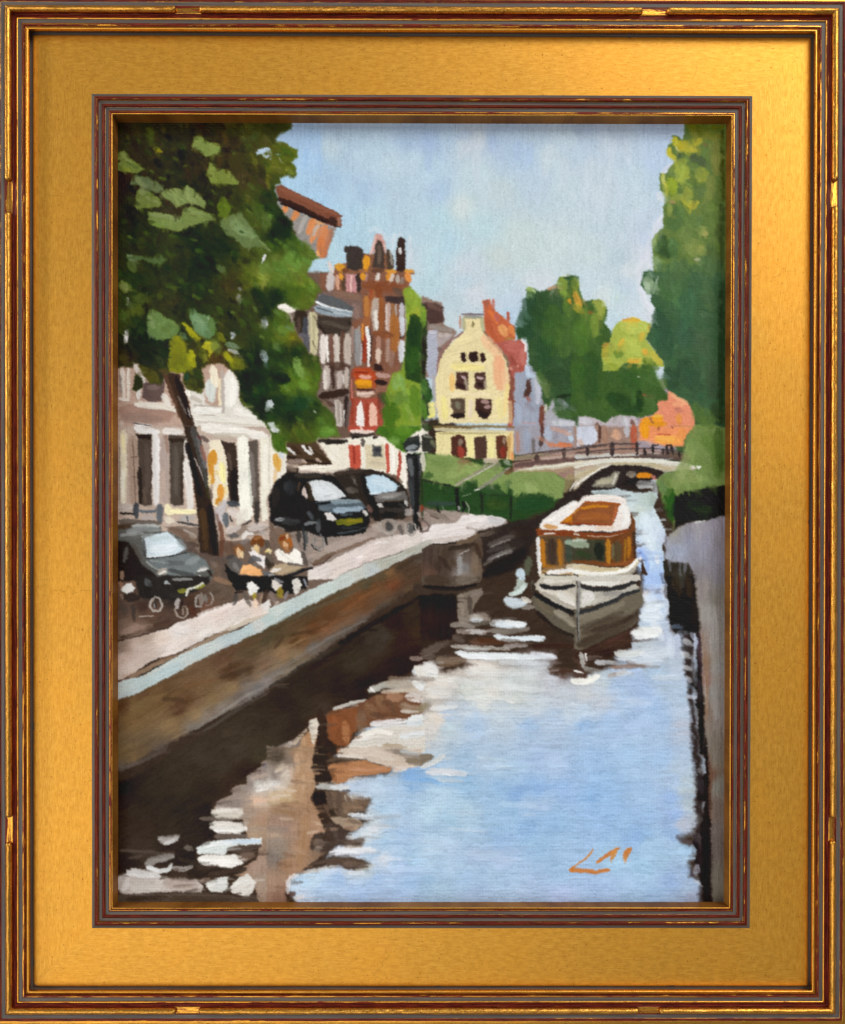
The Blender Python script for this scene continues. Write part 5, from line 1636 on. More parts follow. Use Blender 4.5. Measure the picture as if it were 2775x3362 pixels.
P 110/74/52 10|640,1560 720,1490 900,1470 1120,1370 1300,1290 1560,1300 1736,1350 1736,1560 1560,1600 1400,1640 1100,1700 900,1740 660,1740
S 124/74/44 90 .9 .3|720,1540 900,1500
S 156/112/80 110 .8 .35|700,1640 900,1560;860,1700 1000,1600
S 140/108/80 120 .7 .4|1100,1440 1200,1560;1240,1340 1300,1480
S 172/132/104 130 .8 .3|1360,1340 1500,1350
S 160/140/120 110 .8 .4|1500,1440 1600,1480 1736,1500
S 76/48/36 60 .6 .6|1300,1400 1400,1480;1150,1540 1300,1560
S 196/192/184 46 1 .2|730,1480 900,1430 1090,1380
S 196/196/188 90 .9 .35|1140,1270 1300,1210 1480,1190 1600,1180
S 168/156/140 110 .8 .3|1340,1190 1600,1220 1700,1200
S 200/184/164 50 .8 .4|1280,1290 1500,1280 1700,1260
S 240/238/236 40 .9 .3|1150,1240 1200,1290
S 140/124/108 60 .7 .5|1350,1130 1600,1140
S 223/230/236 100 .95 .2|1640,1050 1736,1060
S 212/216/220 130 .9 .2|1720,1180 1730,1260
S 228/224/220 90 .9 .3|1560,1340 1736,1380
S 140/124/116 60 .9 .3|1610,900 1736,910
S 228/228/230 70 .95 .35|1160,1660 1400,1630 1570,1610
S 223/220/216 60 .9 .3|1220,1710 1400,1680 1560,1680
P 212/218/220 6|1570,1590 1640,1550 1736,1540 1760,1760 1560,1740
T C4
S 108/96/88 110 .7 .35|0,860 200,760 300,720
S 124/112/104 60 .6 .4|0,900 150,880
S 168/156/144 100 .8 .3|560,440 700,430 770,460
S 180/176/168 60 .9 .3|570,430 690,450
S 164/156/148 70 .8 .3|340,530 460,520 600,545
S 164/152/144 70 .8 .3|400,600 700,610 760,590
S 188/184/180 30 .8 .3|500,590 620,580 740,600
S 92/84/74 60 .8 .3|560,500 760,500
S 196/200/202 90 .95 .25|790,510 950,500
S 221/230/236 90 1 .2|860,510 1000,530 1180,520
S 140/132/124 70 .8 .3|780,590 1000,600 1220,570
S 223/232/238 70 1 .2|830,655 1000,690 1200,680 1400,670
S 220/228/234 50 .9 .3|1250,690 1380,700
S 168/160/156 60 .8 .3|940,770 1200,760
S 92/80/72 80 .8 .4|360,660 480,720
S 108/76/60 70 .8 .4|560,720 900,720
S 76/44/24 60 .8 .3|640,690 930,740
S 200/196/188 50 .8 .5|340,770 640,780 1000,800
S 221/230/234 80 1 .2|400,840 560,880 900,880 1200,890 1500,880
S 232/238/240 50 .7 .3|560,890 900,900
S 220/224/232 80 .9 .3|1250,860 1530,900
S 140/120/102 90 .8 .3|170,930 300,930 500,930
S 124/100/80 50 .7 .3|200,980 420,980
S 196/200/208 50 .7 .4|1100,950 1440,980
S 74/50/38 60 .9 .3|1450,1040 1736,1060
S 56/34/24 50 .9 .3|1260,770 1500,760 1736,760
S 240/240/238 140 .95 .15|0,1030 80,1000 170,1050
S 233/236/235 60 .9 .3|0,1090 180,1100
S 228/220/212 100 .7 .3|560,1010 700,980 800,1000
S 180/176/170 40 .5 .4|400,1120 600,1140
S 236/236/230 24 .8 .3|960,1390 1060,1415
S 226/228/224 50 .6 .4|500,1350 800,1400
S 140/128/100 90 .8 .3|-40,1500 50,1440
S 224/216/204 110 .6 .3|60,1560 250,1620
S 228/228/226 60 .7 .3|100,1480 400,1460
T B4
P 224/221/214 6|1640,990 1736,960 1780,1100 1700,1130 1660,1080
T D4
S 74/54/44 120 .9 .3|0,900 80,930 110,1100
S 74/52/42 90 .9 .3|0,1080 140,1100
P 58/40/32 8|0,560 300,520 640,560 660,780 480,800 470,860 300,930 160,940 0,900
S 76/52/40 90 .6 .5|300,760 640,700
S 44/26/16 90 .8 .3|180,890 460,830
S 196/196/192 60 .9 .3|80,850 100,1000
S 240/240/238 24 1 .2|130,850 140,940
S 156/156/152 60 .8 .3|110,1020 300,1060
S 200/204/208 60 .9 .3|240,950 480,960
S 216/220/220 40 .8 .5|500,910 700,930
S 140/108/88 50 .8 .4|420,1010 800,990
S 116/100/92 60 .6 .5|600,950 800,1010
S 156/124/96 50 .6 .5|400,1110 600,1050
S 239/239/232 90 1 .15|-20,1170 120,1170 280,1110
S 244/242/240 22 1 .1|0,1050 110,1075
S 216/220/218 90 .9 .2|480,850 600,860 780,840
S 232/235/234 110 1 .1|660,620 820,610 990,600
S 223/226/222 60 .9 .2|680,590 980,560
S 184/196/204 50 .7 .3|680,730 860,770
S 218/226/236 150 .8 .2|800,400 900,380 1000,440
S 220/230/240 120 .8 .2|860,300 1000,300
S 207/196/196 70 .7 .5|740,200 900,130
S 228/220/220 30 .8 .6|750,180 830,250
S 184/204/240 120 .8 .2|880,0 900,160
S 216/224/236 80 .6 .4|1020,30 1050,400
T D3
P 196/212/216 10|200,740 480,710 700,760 900,740 940,660 950,800 900,900 940,1000 1040,1200 1010,1400 1020,1736 760,1760 720,1500 700,1200 690,1080 600,900 580,820 250,790
g 300,750,152/164/164 500,760,180/192/196 650,850,200/216/220 800,850,180/196/192 900,850,168/184/176 750,950,200/212/208 850,1100,208/224/232 900,1200,204/220/236 800,1300,204/220/234 900,1350,204/220/234 750,1450,168/192/236 850,1550,196/220/244 950,1600,180/204/236 800,1700,164/192/236 960,1700,164/192/236 1040,1300,188/200/220 900,1000,200/216/224
G 5 80 .03|200,760 480,720 700,770 900,750 940,800 900,900 940,1000 1040,1200 1010,1400 1020,1736 1040,1800 740,1800 700,1500 690,1200 690,1080 600,900 580,820 250,790
S 140/140/140 90 .9 .3|720,660 900,660 920,740
S 196/200/200 40 .8 .3|720,690 900,690
S 240/244/244 60 .9 .4|930,1480 950,1560
S 212/226/240 150 .8 .3|820,1060 900,1180 860,1340
S 136/168/232 50 .7 .4|740,1420 810,1500 840,1640
S 28/24/20 40 .7 .3|640,640 760,750
T B4
T B4
P 124/74/44 12|660,1560 720,1500 1000,1480 1000,1740 960,1760 900,1900 800,1990 700,1990 680,1800
S 140/82/48 120 .8 .3|720,1560 740,1720
S 172/120/80 100 .8 .35|860,1640 880,1860
S 124/100/80 120 .7 .4|1040,1520 1060,1760
P 212/207/198 8|840,1940 1000,1800 1100,1740 1300,1700 1600,1680 1780,1680 1780,1980 1500,2010 840,2000
S 240/236/228 70 .9 .3|1000,1830 1200,1740 1400,1760
S 232/220/208 60 .8 .4|900,1930 1100,1950 1300,1980
S 156/132/104 60 .7 .5|1300,1900 1560,1920
S 223/232/240 80 .7 .4|1500,1800 1760,1760
P 44/30/22 12|520,1620 640,1600 660,1800 760,1900 760,1980 520,1980 540,1760
S 51/36/26 80 .9 .3|580,1500 600,1800 600,1980
P 168/128/94 10|300,1990 340,1860 440,1740 520,1640 540,1800 500,1990
P 124/112/104 12|-20,1990 100,1900 260,1840 360,1800 340,1990
P 212/204/192 8|440,1700 470,1620 530,1590 570,1660 540,1760 500,1900 480,1860
S 220/207/192 40 .9 .4|540,1640 530,1820
S 204/184/160 50 .8 .4|280,1880 420,1720
S 192/160/128 60 .6 .4|380,1800 400,1960
S 200/188/176 50 .8 .5|150,1960 260,1860
I canal_water
T A5
S 92/80/72 40 .7 .5|40,1150 640,1190;140,1240 330,1200
S 188/184/182 90 .85 .5|480,1020 560,1040 700,990
S 216/216/216 50 .8 .5|540,1080 700,1010
S 132/124/116 70 .7 .5|780,1120 860,1130
S 168/164/160 90 .85 .4|330,1300 480,1240 640,1220
S 220/224/224 60 .95 .3|340,1330 480,1390 600,1370 620,1300
S 176/172/168 60 .8 .4|640,1350 760,1370 860,1330
S 228/226/224 110 .95 .2|120,1400 240,1410 480,1450
P 196/188/182 12|30,1500 130,1400 300,1440 500,1480 900,1480 980,1560 960,1640 500,1620 200,1650 50,1640
S 224/220/218 90 .8 .3|70,1600 130,1480
S 164/148/138 150 .7 .4|560,1520 900,1560
S 208/204/196 90 .7 .4|160,1580 480,1600
S 42/32/24 110 .9 .3|820,1420 1020,1420
S 58/48/40 60 .6 .5|780,1640 920,1600
P 84/72/62 12|0,1660 500,1640 980,1640 1400,1680 1740,1680 1740,1760 0,1760
S 51/40/31 60 .7 .5|120,1700 560,1680
S 74/60/48 60 .7 .5|640,1700 1300,1710
P 160/131/108 12|1740,60 1640,150 1640,260 1500,300 1480,400 1320,440 1320,520 1160,580 1100,700 1440,800 1480,1000 1640,1040 1600,1260 1440,1340 1340,1420 1560,1480 1590,1680 1760,1700
g 1600,300,140/124/116 1500,400,144/132/124 1600,600,204/175/152 1350,620,140/127/120 1200,620,156/144/136 1650,800,164/132/108 1600,950,168/144/120 1550,700,156/136/120 1500,1200,140/110/92 1650,1300,164/140/124 1650,1500,160/140/124 1600,400,196/192/184 1700,1150,152/128/110
G 10 90 .05|1740,60 1640,200 1500,300 1480,400 1320,440 1320,520 1160,580 1100,700 1440,800 1480,1000 1640,1040 1600,1260 1440,1340 1560,1480 1590,1690 1760,1700
S 124/116/120 80 .9 .3|1660,180 1736,170
S 236/232/226 90 .9 .3|1600,470 1650,430
S 212/206/196 70 .8 .3|1680,400 1736,390
S 220/184/160 60 .8 .3|1560,580 1700,600
S 216/210/198 140 1 .2|1100,720 1240,740 1420,720
S 236/234/228 120 1 .15|1080,870 1240,880 1460,900
S 240/238/234 50 .8 .2|1130,930 1400,960
S 196/188/176 50 .6 .4|1130,770 1400,780
S 108/96/88 60 .9 .4|950,790 1120,790
S 124/112/104 60 .8 .5|1120,990 1480,985
P 216/222/220 8|900,1120 1000,1060 1150,1030 1660,1010 1650,1080 1400,1090 1260,1120 1240,1200 920,1190
S 196/212/228 50 .9 .2|1200,1060 1640,1040
S 236/239/238 60 .8 .3|1000,1100 1300,1060
P 230/228/222 8|910,1230 1000,1200 1240,1200 1360,1190 1440,1300 1300,1350 1100,1330 950,1310
S 242/240/236 60 .9 .3|960,1290 1200,1310 1380,1310
S 84/70/62 60 .9 .3|1260,1140 1460,1130 1640,1100
S 124/102/88 110 .8 .4|1400,1230 1560,1200
S 44/36/30 90 .9 .3|1040,1400 1250,1390 1460,1370
P 214/216/212 8|1000,1540 1120,1460 1270,1450 1270,1560 1200,1630 1060,1620
P 216/214/208 8|1290,1560 1400,1450 1500,1420 1590,1510 1540,1640 1480,1680 1300,1640
S 76/68/60 30 .9 .3|1230,1640 1290,1540
S 232/232/228 36 .7 .3|1020,1570 1180,1510;1320,1560 1500,1480
T B5
g 100,100,74/64/52 200,150,124/108/96 60,300,140/128/120 350,100,176/140/108 350,300,176/138/104 150,200,184/168/152 200,280,204/192/180 60,400,216/212/208 60,550,196/172/140 200,550,196/168/128 350,500,176/140/108 300,700,150/118/92 100,800,156/128/112 100,700,148/120/95 200,900,156/128/112 400,900,168/134/104 60,950,176/152/132 400,1100,160/124/96 60,1050,144/132/120 100,1180,140/128/116 60,1240,124/112/104 200,1300,156/120/92 350,1200,168/136/108 60,1500,160/132/112 300,1380,164/130/106 150,1650,140/108/92 500,900,176/140/116 500,650,160/124/96 550,1150,108/92/80 400,20,156/124/96
G 8 90 .05|-30,-30 600,-30 520,300 520,480 460,560 560,720 640,950 560,1240 420,1340 300,1420 220,1500 180,1640 220,1760 -30,1760
S 176/144/112 110 .8 .35|350,0 360,400 330,640
S 196/168/144 60 .6 .5|250,200 260,330
S 160/124/92 110 .8 .35|420,760 360,1200 340,1380
S 140/124/112 100 .7 .4|-20,900 200,920
S 196/176/152 60 .5 .4|60,480 260,560
S 208/188/168 40 .5 .5|120,790 280,790
S 124/96/72 70 .5 .4|120,640 300,620 540,700
P 44/34/28 10|520,-30 780,-30 760,60 640,110 660,220 740,300 700,380 620,410 520,400 480,180
S 76/52/36 60 .7 .4|680,40 740,160
P 200/184/168 10|760,60 820,-20 1300,-30 1740,0 1740,180 1560,230 1400,200 1250,170 1080,110 900,100
S 228/220/212 60 .8 .4|780,80 1060,100
S 216/204/192 110 .6 .4|900,20 1200,40 1400,120
P 140/128/116 10|1300,0 1500,-10 1740,60 1740,180 1600,180 1530,90
S 124/108/88 60 .7 .4|1560,130 1736,130
S 196/204/208 60 .7 .4|1500,20 1736,60
S 180/180/180 50 .7 .4|1380,300 1480,230
P 172/122/84 8|660,180 900,140 1080,120 1250,180 1400,200 1360,250 1200,290 950,310 880,370 760,400 700,370 740,290 670,240
S 140/92/60 50 .8 .3|700,230 760,370
S 196/144/112 50 .6 .5|900,220 1100,230 1330,220
S 92/76/60 40 .8 .4|660,130 800,110 1050,120
S 228/224/220 60 .8 .4|1420,230 1560,220
S 196/196/192 80 .9 .3|540,420 700,430 900,440
S 216/220/224 60 .7 .5|900,380 1000,320
P 35/25/20 8|460,540 520,490 640,490 660,600 640,650 540,650 480,600
S 28/18/14 90 1 .1|520,540 600,600
P 108/88/72 10|640,480 860,480 950,520 1140,550 1090,680 860,760 740,770 680,700
S 84/68/58 60 .8 .3|680,500 720,740;790,500 790,760
S 140/116/92 100 .7 .5|880,560 880,720;960,540 980,660
S 92/92/96 40 .9 .2|840,470 920,475
S 200/196/188 20 .6 .6|930,520 960,650;860,520 880,600
S 60/44/36 70 .8 .3|560,680 680,720
S 44/32/24 50 .8 .3|560,740 600,790
P 160/140/120 10|700,780 860,770 1000,790 1070,850 980,920 860,900 760,850
S 168/136/112 60 .7 .5|860,900 1000,900
P 69/56/48 10|620,840 700,820 760,870 860,900 880,960 860,1080 760,1100 650,1200 630,1250 560,1180 460,1130 460,1050 520,970 640,950
S 140/124/112 110 .7 .5|520,1070 620,1080
S 168/152/136 90 .5 .6|520,1150 600,1130
S 84/72/64 110 .8 .4|700,900 760,1060
S 108/92/80 50 .9 .3|860,1060 1080,1030
S 200/200/200 60 .8 .4|880,1000 960,1000
S 228/228/234 90 .85 .3|700,1180 900,1150 1200,1150
S 164/148/128 40 .6 .5|860,1110 1060,1100
P 84/68/58 8|440,1310 560,1270 760,1240 960,1230 1080,1270 1110,1320 1000,1350 860,1360 800,1310 640,1320 450,1370
S 124/104/88 60 .6 .5|850,1290 1060,1310
S 51/40/31 30 .8 .4|450,1340 640,1310
S 216/212/208 50 .7 .5|400,1400 640,1350 760,1330
S 236/236/238 60 .8 .4|230,1460 330,1430
S 216/223/232 50 .8 .4|1250,1220 1420,1250
S 216/220/224 70 .7 .5|1130,900 1230,920
S 200/196/180 70 .5 .5|1000,1370 1200,1320
S 76/48/40 60 .8 .4|200,1650 300,1650
S 232/232/236 60 .8 .4|220,1480 210,1640;290,1700 400,1680
T B4
T C5
P 124/112/96 8|-20,60 100,50 150,80 60,160 -20,180
S 224/220/212 60 .8 .3|0,200 120,160 260,60
S 226/223/224 90 .8 .3|60,260 250,250 500,290
S 244/246/248 14 1 .2|230,270 340,300
S 192/200/204 40 .6 .4|180,350 470,360
S 124/172/220 60 .8 .3|-20,340 80,350 200,380
S 140/180/218 40 .6 .4|160,390 420,420
S 200/220/232 40 .5 .5|620,90 960,120;850,190 1060,230
S 208/216/224 30 .4 .5|300,900 720,930
S 184/204/232 70 .5 .4|600,1240 1100,1250;1200,640 1450,680
S 200/216/232 40 .4 .5|1380,580 1420,600;1150,740 1300,740
S 108/144/196 14 .6 .5|1000,970 1040,975;1210,1180 1240,1190
S 136/168/212 50 .5 .4|1000,440 1350,430 1560,420
T D5
S 168/200/236 40 .4 .5|60,160 400,200;240,330 600,340;100,620 380,640
I quay_wall
T C3
g 60,1450,74/60/52 200,1600,64/50/42 300,1450,70/56/46 100,1680,92/68/56 250,1700,74/60/52 350,1550,76/60/48 420,1500,108/100/92 480,1600,124/120/118 560,1500,92/80/72 620,1400,80/64/52 620,1600,108/90/74 450,1700,140/132/128 640,1700,106/92/80 500,1400,80/68/58
G 6 90 .06|0,1400 120,1340 300,1340 500,1300 640,1240 690,1290 700,1400 690,1560 680,1736 660,1780 0,1780
S 28/20/16 14 .95 .2|130,1340 260,1345 400,1325
S 108/88/68 60 .8 .3|400,1330 560,1290 640,1220
S 44/34/26 50 .8 .4|300,1400 480,1370 600,1340
S 156/156/156 60 .8 .3|430,1490 440,1736
S 196/192/190 16 .8 .4|430,1460 540,1400
S 60/44/34 50 .9 .3|620,1340 670,1500
S 124/106/88 90 .6 .5|600,1450 610,1700
S 42/31/24 60 .6 .4|200,1480 330,1640
T C4
P 82/70/60 10|0,-30 680,-30 640,50 420,130 200,110 0,110
S 124/112/100 160 .7 .4|420,20 600,0
S 58/44/32 150 .7 .3|60,20 300,30
P 60/48/40 12|-100,60 60,80 400,90 640,60 660,100 400,180 -60,180
S 26/20/16 50 .9 .3|20,90 200,110 420,110 620,70
I mooring_ledge
T C3
P 44/36/32 16|640,1200 900,1140 1100,1060 1300,1050 1450,950 1736,760 1736,850 1400,1080 1330,1150 1300,1240 1200,1500 1060,1650 700,1736 690,1500 700,1300
S 124/108/96 60 .7 .4|660,1240 820,1210
S 92/84/80 70 .8 .4|760,1350 900,1300 1060,1240
S 156/150/144 26 .7 .4|780,1380 900,1330 1000,1290
S 70/64/60 60 .8 .4|750,1430 1000,1360
S 124/120/116 50 .8 .4|760,1520 900,1450 1030,1420
S 196/192/188 20 .6 .6|740,1530 1020,1420
S 100/92/84 30 .8 .4|700,1580 800,1530
S 26/18/16 160 .8 .3|760,1650 1000,1550 1160,1420
S 44/32/24 160 .7 .3|1050,1200 1240,1200
S 24/15/12 50 .9 .3|700,1720 760,1650
D 90 9 34 -25 10 .5 .04
I canal_water
D 1500 9 46 0 5 .6 .03
I canal_water
T C4
S 223/230/234 70 .6 .45|420,860 800,905 1200,900;900,950 1300,960
S 228/232/234 90 .45 .5|500,1060 900,1080 1300,1070;300,1150 700,1180;900,1250 1400,1260
S 232/230/224 80 .5 .5|150,1180 400,1230;100,1330 330,1330
S 220/232/240 50 .7 .4|850,540 1180,545;900,680 1350,690;560,470 700,470
S 224/230/232 40 .6 .5|480,800 760,810;560,620 700,610
S 200/216/232 60 .4 .5|500,1560 900,1580;1100,1500 1500,1510
T D4
S 230/237/244 90 .6 .4|820,160 840,330;900,480 1000,700;760,860 1050,870
S 221/230/238 80 .5 .45|700,940 1000,960;900,1120 1200,1130;500,1080 640,1060
S 204/216/234 80 .4 .5|200,1260 500,1280;600,1400 900,1420
T C5
S 196/216/234 70 .35 .5|900,620 1300,640;300,720 700,730;500,1180 900,1190
T B5
S 221/230/240 80 .5 .45|900,520 1150,540;950,760 1180,780;1050,890 1250,910
I right_quay
T F
P 47/38/36 6|1358,1180 1395,1290 1425,1290 1425,1430 1440,1560 1455,1860 1430,1860 1440,1810 1430,1700 1426,1600 1421,1500 1400,1300
T D3
P 44/40/32 8|1010,1530 1100,1540 1240,1550 1320,1600 1350,1680 1360,1780 1040,1780
T D4
P 26/23/20 8|1050,-30 1370,-30 1400,300 1430,600 1440,900 1470,1400 1510,2000 1440,2000 1420,1760 1420,1500 1380,1440 1420,1300 1330,1200 1380,1100 1400,850 1390,620 1250,620 1160,620 1090,500 1070,200
T D5
P 30/20/20 6|1440,-30 1520,-30 1540,500 1560,1000 1560,1400 1580,1760 1480,1760 1470,1600 1430,1460 1370,1300 1400,1150 1340,1060 1400,900 1480,720 1500,600 1400,560 1420,330 1500,270 1490,100
T D3
g 1150,1200,154/152/144 1400,1150,156/152/160 1600,1100,140/136/148 1650,1300,128/124/132 1300,1300,144/148/168 1200,1400,152/160/180 1400,1500,140/140/152 1600,1500,130/128/140 1650,1700,124/122/128 1450,1650,130/126/132 1200,1300,152/152/160 1500,1300,140/140/156
T D4
g 1450,100,140/132/128 1650,200,124/120/112 1500,400,152/148/144 1600,700,148/144/140 1480,700,140/124/116 1500,950,132/112/96 1650,1000,148/148/144 1520,1150,140/112/104 1520,1500,128/112/100 1650,1500,140/136/132 1650,600,140/136/132 1600,1300,140/140/136
T D5
g 1600,100,124/116/104 1650,400,128/126/118 1600,700,116/102/94 1650,900,116/106/100 1600,1100,110/100/94 1620,1500,112/106/96 1700,1600,108/104/92 1540,300,108/80/64
T F
G 3 88 .04|1373.8,1095.6 1399.1,1081.2 1431.5,1072.2 1460.3,1066.8 1481.9,1061.4 1496.3,1061.4 1496.3,1856.1 1463.9,1856.1 1460.3,1755.2 1458.5,1647.1 1454.9,1533.5 1450.4,1512.9 1444.1,1422.8 1440.5,1350.8 1436.9,1278.7 1431.5,1224.7 1427.9,1183.2 1420.7,1171.3 1413.5,1156.9 1381.0,1151.5 1361.2,1146.1 1370.2,1124.5 1370.2,1102.8
T F
T D3
S 196/200/200 24 .9 .3|1370,1100 1490,1075
S 172/180/196 60 .7 .4|1040,1240 1060,1380;1030,1470 1100,1500
S 64/60/48 130 .7 .3|1180,1640 1200,1780
T D4
S 51/41/28 150 .8 .3|1150,20 1200,150
S 60/44/28 100 .7 .3|1290,-20 1330,200
S 12/12/16 160 .9 .2|1160,250 1240,420
S 36/24/18 90 .8 .3|1340,300 1370,540
S 92/108/132 60 .7 .5|1120,540 1240,560
S 124/132/144 50 .6 .5|1180,610 1300,620
S 60/42/52 50 .8 .3|1420,620 1440,1100
S 200/212/236 60 .8 .4|1330,620 1390,700 1380,800
S 160/176/200 40 .6 .6|1380,900 1390,1060;1290,1340 1400,1330
S 84/96/108 50 .6 .5|1360,1120 1400,1160;1300,1210 1360,1250
S 58/48/56 50 .7 .5|1420,1150 1440,1400
S 156/152/148 110 .6 .4|1580,300 1600,700 1620,1600
S 140/108/84 40 .7 .5|1470,640 1500,960 1520,1200 1500,1600
S 196/188/176 12 .6 .6|1490,1100 1500,1300 1520,1500
T D5
S 60/56/60 110 .7 .5|1430,350 1460,500
S 84/76/80 110 .6 .5|1370,960 1430,1060
S 44/32/36 90 .8 .4|1450,1100 1440,1300
S 156/156/168 90 .8 .5|1400,1320 1380,1430
S 92/80/84 60 .7 .5|1220,1040 1340,1060
S 60/48/56 60 .7 .5|1330,1400 1340,1440
S 140/140/144 60 .6 .6|1410,230 1470,270;1400,840 1450,780
S 26/16/16 90 .9 .2|1500,1000 1500,1500
S 200/208/216 26 .8 .5|1370,1490 1470,1560
S 108/76/60 40 .7 .4|1545,50 1550,500 1560,800
D 260 10 60 88 8 .5 .035
I quay_wall
T A4
S 140/133/126 34 .7 .45|880,1720 1080,1600 1300,1450 1500,1320 1736,1200
S 74/67/60 40 .8 .3|980,1736 1160,1640 1300,1540 1500,1410 1736,1290
T A5
S 106/98/92 40 .6 .45|30,240 250,150 440,60 560,0
T B4
S 119/112/106 34 .65 .5|0,1110 200,990 420,840 640,700 900,560 1120,470
S 53/48/42 34 .8 .3|0,1230 200,1120 330,1010 500,930 700,810
S 34/26/20 30 .8 .3|480,1000 760,830 1000,640 1300,440
T A4
S 60/42/28 60 .55 .6|520,1370 680,1370 820,1420;1180,1130 1400,1060 1560,1000
S 124/102/68 50 .5 .6|140,1500 340,1380 560,1290;620,1640 840,1520 1060,1400
S 110/74/46 40 .5 .6|760,1230 960,1180 1180,1140
T B4
S 124/80/48 50 .5 .6|500,600 760,480 960,400;1000,250 1240,130
S 60/40/24 40 .55 .6|240,640 480,600 700,500;60,800 160,660
S 92/84/68 36 .6 .5|200,480 500,340 900,180 1100,80
I canal_water
T A5
S 200/180/164 50 .6 .5|1540,330 1640,300 1736,290
S 232/226/220 60 .85 .4|1640,460 1736,420
S 124/108/100 60 .6 .5|1300,480 1420,440;1160,600 1300,570
S 150/136/126 50 .6 .5|1200,640 1400,610 1560,590
S 176/144/120 70 .6 .5|1500,760 1640,740 1736,760
S 76/58/48 60 .7 .5|1060,1420 1200,1400 1400,1360
S 168/148/136 60 .6 .5|960,1510 1050,1480
S 60/50/42 50 .7 .5|700,1240 900,1300 1020,1360
T B5
S 216/200/184 44 .7 .5|60,430 200,420;150,300 230,250
S 176/140/108 60 .6 .5|200,640 420,640 520,700
S 140/104/72 50 .5 .5|120,700 300,730
S 200/176/152 44 .6 .5|480,820 600,860;440,960 560,930
S 108/84/68 50 .7 .5|620,620 700,760
S 140/116/96 50 .6 .6|860,820 1040,830
S 232/236/240 50 .6 .6|1000,1130 1180,1140;1040,980 1160,960;900,1400 1080,1410
S 156/124/100 40 .6 .5|940,640 1060,660
S 124/104/88 30 .5 .6|980,560 1120,560;960,680 1100,690
T B4
S 228/224/218 60 .8 .4|1040,1830 1180,1800
S 92/68/52 50 .6 .5|1180,1540 1300,1580;1380,1400 1440,1560
S 223/220/214 40 .7 .5|1500,1510 1700,1520
T C4
S 140/132/122 40 .6 .6|420,440 560,470;800,600 1000,620
S 92/76/64 50 .6 .5|900,700 1200,730
T D4
S 232/236/242 70 .6 .5|1250,700 1340,760;1230,850 1330,900;1260,1000 1340,1030
S 200/204/216 50 .6 .5|1280,1120 1340,1180;1290,1340 1400,1360
T D4
S 228/238/246 120 .75 .3|800,330 960,310;770,430 960,440
S 236/240/240 80 .9 .25|670,620 960,590;700,660 940,640
S 214/226/240 110 .6 .35|1100,700 1110,900;880,180 900,320
S 220/230/240 80 .5 .45|780,800 1100,800;620,930 1000,920
T D3
S 222/236/244 110 .7 .3|800,1200 900,1400;780,1000 860,1150
T C4
S 236/240/242 70 .8 .35|420,850 760,890 1100,890;960,500 1180,520
S 232/232/226 110 .6 .4|150,1110 360,1150;560,1020 820,1040
S 224/228/228 100 .5 .45|60,1270 320,1280;600,1200 1000,1190
T B4
S 232/234/234 80 .85 .3|1640,1180 1740,1250;1600,1600 1740,1590
T B5
S 196/164/134 60 .6 .5|300,60 330,260;380,300 390,460
S 130/104/84 50 .55 .5|250,360 420,380;140,640 280,660;330,840 340,1000
S 214/196/176 40 .7 .4|60,250 220,200;30,540 240,520;200,480 300,470
S 160/126/98 80 .5 .5|450,500 470,680;500,800 480,900
S 120/92/72 46 .55 .5|150,1180 300,1220;80,1300 260,1330;60,1560 160,1580
S 176/144/118 60 .5 .5|250,900 420,880;300,1120 400,1180
S 60/44/34 60 .7 .4|660,900 720,1000;600,1000 760,1040
S 40/30/22 50 .8 .3|540,560 620,620;690,700 760,760
S 110/92/78 40 .7 .4|900,800 1040,850;880,560 1000,640
S 232/236/240 50 .7 .45|700,430 900,440;900,740 1100,760;760,1150 1000,1160
T A5
S 226/220/212 50 .8 .4|1130,700 1380,690;1110,850 1400,850
S 240/240/236 40 .85 .35|1120,920 1420,930;960,1260 1380,1290
S 160/144/132 50 .6 .5|1250,560 1500,540;1420,760 1600,740;1500,900 1700,900
S 90/76/66 50 .6 .5|1350,1170 1560,1150;1180,990 1420,985
S 196/180/166 50 .6 .45|1560,520 1736,510;1600,620 1736,630
S 120/106/96 40 .6 .5|640,1560 900,1540;700,1480 950,1500
S 230/230/230 44 .8 .4|340,1340 480,1380;120,1420 420,1450
D 500 8 30 0 6 .6 .04
I tour_boat
T F
P 58/44/34 6|1085,1200 1320,1180 1310,1290 1200,1330 1130,1300
T D4
P 106/98/83 8|0,360 300,300 600,170 760,90 800,260 700,400 740,460 640,560 440,640 200,760 60,820 0,800
S 133/124/108 110 .7 .3|60,450 300,400 560,280
S 124/116/100 60 .6 .4|60,520 250,480
S 68/56/44 90 .7 .3|100,620 400,480 660,440
S 76/64/52 60 .7 .4|100,720 320,640
S 76/48/40 60 .7 .5|380,720 640,600
P 180/176/164 6|30,110 70,90 200,140 360,140 540,130 700,60 740,110 560,190 400,260 240,300 60,340
S 222/220/216 130 .9 .2|110,180 180,200 100,300
S 140/136/132 60 .8 .3|330,170 560,170
S 200/200/188 50 .7 .3|100,310 300,240
P 210/204/192 6|70,0 760,-30 740,20 600,60 420,90 200,80 70,50
S 228/228/222 50 .9 .2|80,30 300,60 500,50
S 196/184/164 40 .6 .3|120,10 400,0
S 43/43/44 54 1 .1|75,80 220,118 400,120 560,90 740,20
S 43/44/47 50 1 .1|30,390 200,350 330,300 460,250 560,190 740,130
S 140/140/136 34 1 .1|50,0 60,200 40,400 50,740
S 92/92/88 14 1 .1|20,0 30,300 50,740
S 42/36/32 16 .9 .2|30,450 50,740
T C4
P 186/180/166 6|1290,60 1350,-30 1760,-30 1760,350 1640,350 1400,200 1300,120
S 214/208/196 100 .9 .2|1350,100 1550,150 1736,220
S 224/220/210 60 .8 .3|1400,30 1700,20
S 224/221/214 90 .9 .2|1560,180 1736,290
